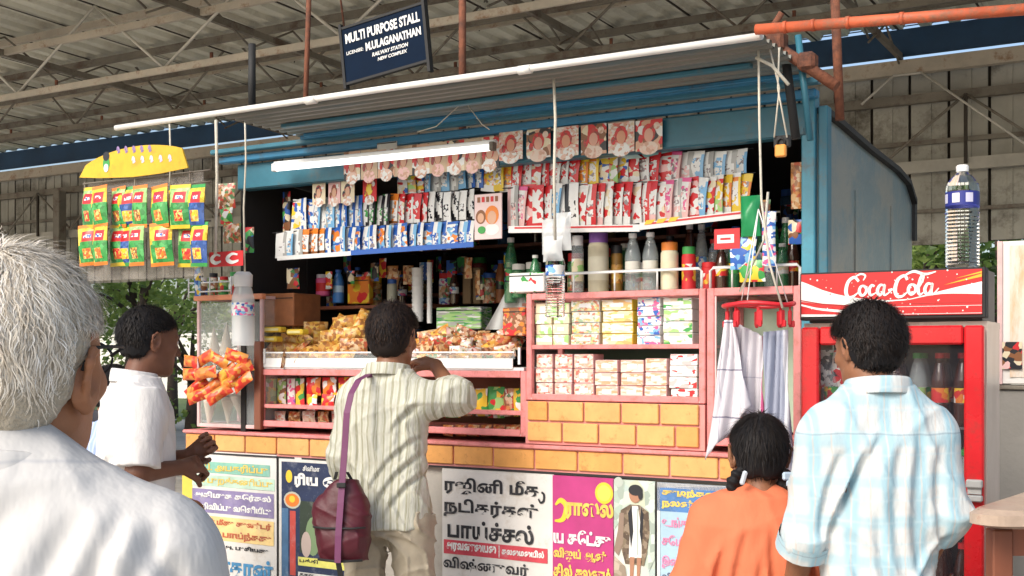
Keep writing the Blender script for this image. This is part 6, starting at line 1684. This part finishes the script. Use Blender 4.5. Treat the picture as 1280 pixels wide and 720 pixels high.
M_blackt = mat('black_trousers', (.015, .015, .02), .8, var=.2, bump=.2)
def shoe(parent, p, rz, m=None):
    mb = MB()
    def f(u, v):
        a = u * 2 * math.pi; l_ = v; w_ = .045 * (math.sin(math.pi * min(.08 + .92 * l_, .96)) ** .4) * (1.0 if l_ > .4 else .85)
        hh = .04 + .03 * (1 - l_) ** 1.5
        return (w_ * math.cos(a), -.07 + .25 * l_, max(.0, hh * .5 + hh * .5 * math.sin(a)))
    mb.grid(f, 14, 12); return mb.build('shoe', m or M_dark, parent, p, rz=rz)

def person(name_lab, X, Y, rz, H, skin_m):
    return empty('person', (X, Y, 0), rz, label=name_lab, cat='person')

def body(t, sk, H, arms, head_rz=0, head_pitch=0, h=.0065, legs=True, head_c=None, sh=.17, hands=(), jaw=1.0, hs=1.0, hip=.085, extra=None, slim=1.0, ed=0.0):
    """arms: [(shoulder, elbow, wrist)]; hands: [(wrist, dir, palm normal, curl, side)]"""
    s = H / 1.68
    hc = Vector(head_c) if head_c is not None else Vector((0, .03, 1.56)) * s
    allp = [p for a in arms for p in a] + [Vector(hh[0]) + Vector(hh[1]) * .2 for hh in hands]
    xs = [p[0] for p in allp] + [-.24 * s, .24 * s]; ys = [p[1] for p in allp] + [-.15 * s, .22 * s]
    v = Vol((min(xs) - .06, min(ys) - .07, -.02), (max(xs) + .06, max(max(ys), hc.y + .15) + .06, H + .03), h)
    for sg in (-1, 1):
        v.chain([(sg * hip * s, 0, .86 * s), (sg * hip * 1.1 * s, .01, .47 * s), (sg * hip * 1.15 * s, -.01, .09 * s)], [.06 * s * slim, .042 * s, .03 * s], .03)
        v.chain([(sg * hip * 1.15 * s, -.02, .05 * s), (sg * hip * 1.25 * s, .13 * s, .03 * s)], [.034 * s, .024 * s], .02)
    v.loft([.82 * s, .9 * s, 1.05 * s, 1.2 * s, 1.32 * s, 1.39 * s], [0] * 6, [0, 0, .0, 0, 0, 0], [.115 * s, .125 * s, .11 * s, .125 * s, .13 * s, .085 * s], [.075 * s, .08 * s, .075 * s, .082 * s, .078 * s, .05 * s], .03)
    v.cap((-sh * .8 * s, 0, 1.345 * s), (sh * .8 * s, 0, 1.345 * s), .045 * s, .045 * s, .04)
    v.cap((0, -.01, 1.37 * s), hc + Vector((0, -.02, -.07 * s)), .062 * s, .054 * s, .04)
    for a in arms:
        r = [.05 * s * slim, .038 * s * slim, .026 * s]
        v.chain(a, r, .025)
    for hh in hands: hand(v, hh[0], hh[1], hh[2], hh[3], hh[4], s)
    q, Mx = head(v, hc, head_rz, head_pitch, s * hs, jaw, ed=ed)
    if extra: extra(v, q)
    bo = v.build('body', sk, t)
    eyes(bo, q, s * hs)
    return q, Mx, s

def shirt(t, m, H, arms, hem, folds_f, h=.007, grow=.018, width=1.0, drop=.03, sleeve=(.075, .07), upto=None, sh=.17, collar=True, neck_z=1.425, name='shirt', flare=1.0, back=0.0, extra=None, dz=0.0):
    s = H / 1.68; g = grow
    allp = [p for a in arms for p in a]; xs = [p[0] for p in allp] + [-.27 * s, .27 * s]; ys = [p[1] for p in allp] + [-.2 * s, .2 * s]
    v = Vol((min(xs) - .1, min(ys) - .1, hem - .04), (max(xs) + .1, max(ys) + .1, 1.52 * s), h)
    zs = [hem, hem + .12 * s, 1.05 * s, 1.2 * s, 1.31 * s, neck_z * s]
    v.loft(zs, [0] * 6, [back, back * .6, 0, 0, 0, 0], [w_ * s * width for w_ in (.19 * flare, .185 * flare, .172, .182, .182, .10)], [w_ * s * width for w_ in (.135 * flare, .13, .122, .13, .122, .078)], .03)
    v.cap((-sh * .92 * s, -.005, (1.35 - drop) * s + dz), (-.05 * s, -.01, 1.395 * s + dz), .065 * s, .052 * s, .05); v.cap((sh * .92 * s, -.005, (1.35 - drop) * s + dz), (.05 * s, -.01, 1.395 * s + dz), .065 * s, .052 * s, .05)
    for i, a in enumerate(arms):
        u = 1.0 if upto is None else upto[i]
        r0, r1 = sleeve
        if u <= 1:
            e_ = Vector(a[0]).lerp(Vector(a[1]), u); v.sleeve(a[0], e_, r0 * s, r1 * s, .04)
        else:
            e_ = Vector(a[1]).lerp(Vector(a[2]), u - 1); v.chain([a[0], a[1]], [r0 * s, r1 * s], .04); v.sleeve(a[1], e_, r1 * s, r1 * .85 * s, .03)
    if extra: extra(v, s)
    v.disp(folds_f)
    v.cut((0, 0, hem), (0, 0, -1))
    return v.build(name, m, t)
def collar(t, m, s, H, c=(0, -.005, 1.418), r=(.075, .07), hgt=.045, tilt=-.25, name='collar', open_=.5):
    mb = MB(); n = 28
    def f(u, v):
        a = -math.pi / 2 + (u - .5) * (2 * math.pi - open_); 
        rr_ = 1 + (.0 if v < .5 else .14) * 1.0
        vv = v if v < .5 else 1 - v
        z = c[2] * s + hgt * 2 * vv * s + (.012 * s * math.sin(a) * tilt * 4)
        x = c[0] * s + r[0] * s * math.cos(a) * (rr_ - .10 * vv * 2 + .0); y = c[1] * s + r[1] * s * math.sin(a) * (rr_ - .1 * vv * 2)
        return (x, y, z - (.012 * s if v > .9 else 0))
    mb.grid(f, n, 8); o = mb.build(name, m, t); so = o.modifiers.new('t', 'SOLIDIFY'); so.thickness = .003; sb = o.modifiers.new('s', 'SUBSURF'); sb.levels = sb.render_levels = 1
    return o

def trousers(t, m, s, top=1.02, hip=.09, h=.008, stance=1.0, flare=1.0, fz=.003, knee=0.0):
    v = Vol((-.32 * s, -.22 * s, -.02), (.32 * s, .25 * s, top * s + .05), h)
    v.loft([.8 * s, .85 * s, top * s], [0] * 3, [0, 0, 0], [.142 * s, .146 * s, .13 * s], [.105 * s, .108 * s, .095 * s], .03)
    for sg in (-1, 1): v.chain([(sg * hip * s, 0, .84 * s), (sg * hip * stance * 1.15 * s, .012 + knee * (sg < 0), .47 * s), (sg * hip * stance * 1.25 * s, -.01, .05 * s)], [.088 * s, .076 * s * flare, .068 * s * flare], .03)
    v.disp(folds(fz, 5, 30, 14, .5)); v.cut((0, 0, .035 * s), (0, 0, -1))
    return v.build('trousers', m, t)

# ---------------------------------------------------------------- 1: white haired man, closest, seen from behind
M_white_cl = stripe_mat('white_kurta_cloth', (.58, .57, .55), [(2, 1.402, .0022, .001, (.42, .43, .45), .6)], bump=.5, crease=9)
H1 = 1.615
p1 = person('white haired man seen from behind close to the camera, in a white collared shirt', -.535, 1.26, R(-6), H1, SK[0])
s1 = H1 / 1.68
arms1 = [(Vector((-.17, 0, 1.28)), Vector((-.22, -.01, 1.03)), Vector((-.22, .1, .80))), (Vector((.165, 0, 1.28)), Vector((.215, -.01, 1.03)), Vector((.22, .1, .80)))]
q, Mx, s = body(p1, SK[0], H1, arms1, head_rz=R(1), head_pitch=R(-2), ed=-.014, h=.0045, head_c=(.0, .035, 1.492), hands=[((.22, .1, .8), (0, .2, -1), (-1, 0, 0), .5, -1), ((-.22, .1, .8), (0, .2, -1), (1, 0, 0), .5, 1)], jaw=1.05, hs=1.03)
M_wh = [mat('white_hair_a', (.86, .79, .67), .5, var=.15), mat('white_hair_b', (.78, .70, .57), .5, var=.15), mat('white_hair_c', (.84, .81, .74), .45, var=.1), mat('white_hair_d', (.52, .45, .35), .55, var=.2)]
hair(p1, q, Mx, s * 1.03, M_wh, 22000, .036, 3, wave=.0055, width=.0007, lift=.005, messy=.14, cap_m=mat('white_hair_depth_shade', (.50, .44, .34), .7, var=.3, scale=60, bump=.8, bscale=160), h=.004, capoff=.010, nape=-.088)  # cap colour darker than the strands: shaded depth painted between them
shirt(p1, M_white_cl, H1, arms1, .72, creases([(.16, 1.345, .13, 1.17, .011, .011), (.19, 1.33, .19, 1.16, .012, .010), (.21, 1.30, .235, 1.14, .01, .010), (.12, 1.34, .07, 1.2, .008, .014), (.06, 1.36, .0, 1.24, .006, .015), (-.05, 1.37, -.02, 1.22, .006, .014), (.175, 1.35, .24, 1.24, .007, .008), (.02, 1.3, .14, 1.22, .006, .012)], folds(.004, 11, 9, 2.5, .5)), h=.0055, width=1.02, sleeve=(.078, .075), upto=[1.5, 1.5], neck_z=1.42, drop=.055, sh=.15, extra=lambda v, s: (v.cap((-.15, -.0, 1.30), (0, -.01, 1.37), .06, .065, .04), v.cap((.15, -.0, 1.30), (0, -.01, 1.37), .06, .065, .04)))
collar(p1, M_white_cl, s, H1, c=(0, .0, 1.425), r=(.082, .078), hgt=.026, tilt=-.3)
yk = MB(); yk.tube([(-.17, -.112, 1.275), (-.08, -.128, 1.283), (0, -.130, 1.285), (.08, -.128, 1.283), (.17, -.112, 1.275)], .0022, 6); yk.build('yoke_seam', M_white_cl, p1)
trousers(p1, mat('grey_trousers', (.2, .2, .22), .8), s); shoe(p1, (-.12, 0, 0), 0); shoe(p1, (.12, 0, 0), 0)
gl_ = MB(); gl_.tube([q(.083, -.0, .017), q(.0835, .04, .02), q(.078, .09, .022)], .0022, 6)
gl_.tube([q(.083, -.0, .017), q(.084, -.018, .008), q(.083, -.026, -.008)], .002, 6); gl_.tube([q(-.083, 0, .017), q(-.0835, .04, .02), q(-.078, .09, .022)], .0022, 6)
for sg in (1, -1):
    gl_.tube([q(sg * .034 + .025 * math.cos(a), .108 - abs(.025 * math.cos(a)) * .1, .008 + .02 * math.sin(a)) for a in [k * math.pi / 8 for k in range(17)]], .0016, 6)
    gl_.tube([q(sg * .058, .104, .012), q(sg * .076, .092, .02)], .002, 6)
gl_.tube([q(-.01, .11, .012), q(.01, .11, .012)], .0016, 6)
gl_.build('spectacles', M_dark, p1)

# ---------------------------------------------------------------- 2: man in a white half sleeved shirt at the left
M_wh2 = stripe_mat('white_shirt_cloth', (.66, .64, .62), [], bump=.35, crease=16)
H2 = 1.67
X2, Y2 = (170 - 640) / FPX * 4.3, 4.3
p2 = person('man in a white half sleeved shirt standing sideways at the left end of the counter', X2, Y2, R(-58), H2, SK[1])
hc2 = (.0, .05, 1.553)
arms2 = [(Vector((-.18, .0, 1.34)), Vector((-.19, .08, 1.10)), Vector((-.03, .2, 1.13))), (Vector((.17, -.02, 1.34)), Vector((.21, -.05, 1.10)), Vector((.13, .12, 1.105)))]
q, Mx, s = body(p2, SK[1], H2, arms2, head_rz=R(8), head_pitch=R(-8), h=.0055, head_c=hc2, hands=[((-.03, .2, 1.13), (.5, .6, .5), (.7, -.5, 0), 1.1, 1), ((.13, .12, 1.105), (-.35, .9, .08), (-.6, -.2, -.6), 1.1, -1)])
M_bk = [mat('black_hair_a', (.012, .011, .012), .6, spec=.2), mat('black_hair_b', (.02, .016, .014), .6, spec=.2)]
hair(p2, q, Mx, s, M_bk, 6500, .032, 5, wave=.003, width=.0013, lift=.007, messy=.2, nape=-.06, capoff=.010)
shirt(p2, M_wh2, H2, arms2, 1.0, creases([(.1, 1.3, .12, 1.05, .01, .012), (.02, 1.3, .05, 1.05, .009, .012), (-.06, 1.28, -.04, 1.04, .009, .013), (.16, 1.28, .2, 1.12, .009, .01), (.1, 1.15, -.02, 1.05, .01, .01)], folds(.004, 21, 20, 5, .3)), width=.98, sleeve=(.078, .075), upto=[.92, .92], flare=.97)
collar(p2, M_wh2, s, H2, r=(.078, .075), hgt=.038)
trousers(p2, M_blackt, s, top=1.06)
shoe(p2, (-.12, 0, 0), 0); shoe(p2, (.12, 0, 0), 0)
mb = MB(); mb.lathe([(.158 * s, -.02), (.16 * s, .02)], 30); o = mb.build('belt', M_dark, p2, (0, 0, 1.01)); o.scale = (1, .74, 1)

# ---------------------------------------------------------------- 3: person in pale blue half hidden behind him
p6 = person('person in a pale blue shirt, nearly hidden between the two men at the left', (136 - 640) / FPX * 4.95, 4.95, R(-50), 1.49, SK[2])
a6 = [(Vector((-.155, 0, 1.17)), Vector((-.2, .03, .95)), Vector((-.15, .2, .9))), (Vector((.155, 0, 1.17)), Vector((.2, .03, .95)), Vector((.15, .2, .9)))]
q, Mx, s = body(p6, SK[2], 1.46, a6, h=.007, hands=[((-.15, .2, .9), (0, 1, 0), (0, 0, -1), .5, 1), ((.15, .2, .9), (0, 1, 0), (0, 0, -1), .5, -1)])
hair(p6, q, Mx, s, M_bk, 1800, .03, 6, nape=-.075, capoff=.012)
shirt(p6, stripe_mat('pale_blue_cloth', (.32, .42, .66), [(0, .03, .4, .08, (.55, .6, .75), .6)], bump=.3), 1.46, a6, .8, folds(.006, 31), h=.009, upto=[.9, .9])
collar(p6, mat('dark_collar', (.02, .02, .03), .7), s, 1.46)
trousers(p6, M_blackt, s, h=.01); shoe(p6, (-.11, 0, 0), 0); shoe(p6, (.11, 0, 0), 0)

# ---------------------------------------------------------------- 4: man in the striped shirt leaning on the counter, red backpack
H3 = 1.695
X3, Y3 = (486 - 640) / FPX * 4.7, 4.7
p3 = person('man from behind in a cream striped shirt leaning on the counter', X3, Y3, R(-16), H3, SK[2])
M_str = stripe_mat('cream_striped_cloth', (.53, .53, .44), [(0, .03, .42, .06, (.33, .32, .22), .8), (0, .0135, .3, .06, (.62, .62, .55), .6), (2, .11, .1, .03, (.5, .48, .38), .4)], bump=.5, crease=22)
arms3 = [(Vector((-.14, 0, 1.33)), Vector((-.18, -.01, 1.10)), Vector((-.19, .10, .88))), (Vector((.15, .0, 1.33)), Vector((.255, .06, 1.345)), Vector((.11, .24, 1.46)))]
q, Mx, s = body(p3, SK[2], H3, arms3, head_rz=R(-6), head_pitch=R(-8), h=.0055, head_c=(.0, .05, 1.575), hands=[((-.19, .1, .88), (0, .25, -1), (1, 0, 0), .7, 1), ((.11, .24, 1.46), (-.8, .35, .25), (-.2, .3, -.9), .8, 1)])
M_bh = [mat('brown_black_hair_a', (.02, .014, .012), .6, spec=.2), mat('brown_black_hair_b', (.045, .026, .017), .6, spec=.2), mat('brown_black_hair_c', (.012, .010, .012), .6, spec=.2)]
hair(p3, q, Mx, s * 1.04, M_bh, 8000, .038, 8, wave=.005, width=.0012, lift=.010, messy=.26, nape=-.085, capoff=.016)
shirt(p3, M_str, H3, arms3, .83, creases([(.14, 1.18, -.04, .98, .012, .009), (.15, 1.12, -.02, .9, .013, .009), (.16, 1.05, .02, .86, .012, .009), (.1, 1.3, .09, 1.1, .009, .012), (0, 1.32, .02, 1.1, .008, .013), (-.08, 1.3, -.06, 1.0, .009, .013), (-.04, 1.1, -.05, .86, .009, .012), (.16, 1.32, .05, 1.2, .01, .01), (.06, 1.0, .1, .86, .009, .01)], folds(.005, 41, 18, 5, .55)), width=.87, sh=.155, sleeve=(.068, .072), upto=[1.55, 1.28], flare=1.02)
collar(p3, M_str, s, H3, r=(.08, .076), hgt=.036)
M_bei = mat('beige_trouser_cloth', (.37, .32, .235), .8, var=.12, scale=20, bump=.35, bscale=18)
trousers(p3, M_bei, s, stance=1.15, flare=1.05, fz=.009, top=.9); shoe(p3, (-.13, 0, 0), 0); shoe(p3, (.13, 0, 0), 0)
# backpack hanging from his left shoulder
M_bag = mat('maroon_nylon', (.075, .005, .013), .5, var=.25, scale=9, bump=.5, bscale=16)
M_strap = mat('purple_webbing', (.16, .04, .11), .6, var=.2)
YB = 4.5
bx, bz = (430 - 640) / FPX * YB, 1.5 + (445 - 699) / FPX * YB
bp_ = empty('backpack', (bx, YB, bz), R(-8), label='maroon backpack hanging by one purple strap from the leaning man\'s left shoulder', cat='bag')
v = Vol((-.17, -.12, -.03), (.17, .14, .36), .006)
v.loft([.0, .05, .13, .2, .26, .3], [0, 0, 0, -.0, .0, .01], [0, 0, 0, 0, 0, 0], [.085, .098, .105, .1, .075, .04], [.055, .065, .068, .06, .045, .03], .02, 2.8)
v.ell((0, -.05, .075), (.075, .032, .065), None, .015); v.ell((-.085, 0, .17), (.035, .05, .07), None, .02)
v.disp(folds(.0035, 51, 20, 14, .6)); v.build('bag_body', M_bag, bp_)
mb = MB(); mb.tube([(-.1, -.062, .128), (-.05, -.078, .126), (.05, -.078, .127), (.1, -.06, .129)], .004, 6); mb.tube([(-.085, -.05, .006), (0, -.07, .002), (.085, -.05, .006)], .005, 6); mb.build('zip', M_dark, bp_)
def strapmesh(pts, w_, nm, m, parent):
    mb = MB(); vs = []
    for p in pts: vs += [(p[0] - w_ / 2, p[1], p[2]), (p[0] + w_ / 2, p[1], p[2]), (p[0] + w_ / 2, p[1] + .004, p[2]), (p[0] - w_ / 2, p[1] + .004, p[2])]
    fs = []
    for i in range(len(pts) - 1):
        for k in range(4): fs.append((i * 4 + k, i * 4 + (k + 1) % 4, i * 4 + 4 + (k + 1) % 4, i * 4 + 4 + k))
    mb.add(vs, fs, 0, False); return mb.build(nm, m, parent)
zt3 = 1.41 - bz
strapmesh([(.0, -.086, .0), (.003, -.088, .1), (.008, -.075, .22), (.01, -.06, .3), (.015, -.045, .42), (.02, -.035, .55), (.03, -.01, zt3 - .05), (.045, .04, zt3), (.06, .13, zt3 + .02), (.06, .2, zt3 - .03)], .024, 'strap', M_strap, bp_)
strapmesh([(.002, -.05, -.06), (.0, -.08, .005)], .02, 'strap_tail', M_dark, bp_)
strapmesh([(-.03, -.02, .3), (-.02, -.03, .33), (.02, -.03, .33), (.035, -.02, .3)], .012, 'grab_handle', M_dark, bp_)
mb = MB(); mb.box((.01, -.07, .285), (.035, .012, .018), b=.003); mb.build('buckle', M_dark, bp_)

# ---------------------------------------------------------------- 5: girl in orange
H4 = 1.335
p4 = person('girl in an orange dress with looped black braids, seen from behind', (950 - 640) / FPX * 3.3, 3.3, R(-4), H4, SK[1])
a4 = [(Vector((-.135, 0, 1.05)), Vector((-.20, .0, .84)), Vector((-.17, .13, .74))), (Vector((.135, 0, 1.05)), Vector((.20, .0, .84)), Vector((.17, .13, .74)))]
q, Mx, s = body(p4, SK[2], H4, a4, head_rz=R(6), head_pitch=R(-10), h=.0055, head_c=(.0, .035, 1.225), hs=1.17, sh=.15, hands=[((-.17, .13, .74), (0, 1, -.3), (1, 0, 0), .5, 1), ((.17, .13, .74), (0, 1, -.3), (-1, 0, 0), .5, -1)])
hs4 = s * 1.17
hair(p4, q, Mx, hs4, M_bk, 5000, .05, 9, wave=.001, width=.0012, lift=.003, nape=-.075, capoff=.009)
for sg in (1, -1):
    b4 = Vol((-.2, -.2, -.17), (.2, .2, .1), .004)
    loop = [(sg * .06, -.07, -.045), (sg * .082, -.075, -.06), (sg * .098, -.07, -.09), (sg * .095, -.06, -.125), (sg * .078, -.055, -.13), (sg * .072, -.06, -.1), (sg * .07, -.07, -.065)]
    b4.chain([Vector(p) * s for p in loop], [.013, .015, .016, .015, .014, .013, .012], .004)
    b4.disp(lambda X, Y, Z: .0025 * np.sin(Z * 260 + X * 120))
    b4.build('braid', M_bk[0], p4, q(0, 0, 0) - Vector((0, 0, .0)))
mb = MB()
M_rib = mat('blue_white_ribbon', (.5, .65, .8), .5)
mb.box((0, 0, 0), (.05, .012, .022), b=.004); mb.box((.0, -.004, -.02), (.03, .012, .018), b=.004)
mb.build('ribbon', M_rib, p4, q(.07, -.095, -.07), rz=R(20))
mb = MB(); mb.box((0, 0, 0), (.014, .01, .04), b=.004); mb.build('hair_clip', flat((.5, .55, .6)), p4, q(-.068, -.092, -.075), rot=(0, .3, R(-30)))
M_org = stripe_mat('orange_dress_cloth', (.68, .185, .09), [], bump=.3, crease=14)
shirt(p4, M_org, H4, a4, .42, creases([(.02, 1.04, .06, .75, .01, .010), (.07, 1.03, .12, .78, .011, .009), (-.05, 1.03, -.07, .72, .009, .011), (-.1, 1.0, -.13, .75, .009, .01), (0, .98, -.01, .7, .008, .011), (.13, .98, .16, .8, .009, .009), (.03, .9, .1, .7, .009, .009)], folds(.004, 61, 17, 3, .35)), h=.0065, width=1.1, sleeve=(.075, .07), upto=[1.3, 1.3], flare=1.35, sh=.16, name='dress', neck_z=1.4)
mb = MB(); mb.tube([(-.06, -.045, 1.105), (0, -.068, 1.1), (.06, -.045, 1.105)], .0035, 6); mb.build('neck_piping', mat('dark_red_piping', (.35, .06, .04), .7), p4)
shoe(p4, (-.09, 0, 0), 0); shoe(p4, (.09, 0, 0), 0)

# ---------------------------------------------------------------- 6: man in the pale checked shirt at the cooler
H5 = 1.632
p5 = person('man from behind in a loose pale blue and white checked shirt before the drinks cooler', (1097 - 640) / FPX * 3.05, 3.05, R(2), H5, SK[2])
arms5 = [(Vector((-.145, 0, 1.28)), Vector((-.185, -.0, 1.04)), Vector((-.19, .12, .86))), (Vector((.14, 0, 1.28)), Vector((.165, -.03, 1.10)), Vector((.14, .09, .93)))]
q, Mx, s = body(p5, SK[2], H5, arms5, head_rz=R(17), head_pitch=R(-12), h=.0055, hs=.89, head_c=(-.012, .045, 1.52), hands=[((-.19, .14, .86), (0, .8, -.5), (1, 0, 0), .6, 1), ((.16, .09, .93), (-.4, .8, -.3), (-1, 0, 0), .6, -1)])
hair(p5, q, Mx, s * .92, [M_bk[0], M_bk[1], M_bh[0]], 9000, .042, 12, wave=.005, width=.0012, lift=.014, messy=.36, nape=-.07, capoff=.016)
M_chk = stripe_mat('pale_checked_cloth', (.60, .63, .62), [(0, .085, .36, .07, (.32, .52, .6), .85), (2, .1, .3, .06, (.36, .55, .62), .7), (0, .043, .08, .03, (.62, .52, .45), .6), (2, .055, .1, .04, (.5, .62, .66), .5), (2, 1.315, .003, .001, (.3, .4, .45), .8)], bump=.4, crease=16)
shirt(p5, M_chk, H5, arms5, .74, creases([(-.02, 1.30, -.15, 1.0, .014, .010), (-.05, 1.29, -.11, 1.08, .01, .008), (.03, 1.3, .03, .95, .008, .014), (.08, 1.3, .09, .9, .009, .013), (-.12, 1.25, -.16, 1.02, .01, .01), (.13, 1.27, .15, 1.0, .01, .012), (-.03, 1.12, .02, .85, .008, .014), (.16, 1.05, .06, .9, .011, .009), (.14, 1.0, .02, .84, .01, .01), (-.09, 1.0, -.02, .85, .009, .011)], folds(.005, 71, 15, 4, .45)), h=.006, width=.84, sleeve=(.066, .062), upto=[1.12, 1.35], flare=.98, sh=.15, neck_z=1.46, dz=.03)
collar(p5, M_chk, s, H5, c=(0, -.0, 1.45), r=(.078, .076), hgt=.034)
mb = MB(); mb.lathe([(.064, -.022), (.0655, .022), (.060, .024)], 20)
e5 = Vector(arms5[0][1]).lerp(Vector(arms5[0][2]), .06); dr5 = (arms5[0][2] - arms5[0][1]).normalized()
o = mb.build('rolled_cuff', M_chk, p5, e5, rot=dr5.to_track_quat('Z', 'Y').to_euler()); o.scale = (1.08, 1.08, 1)
trousers(p5, mat('dark_grey_trousers', (.05, .05, .06), .8), s, top=.88); shoe(p5, (-.13, 0, 0), 0); shoe(p5, (.13, 0, 0), 0)
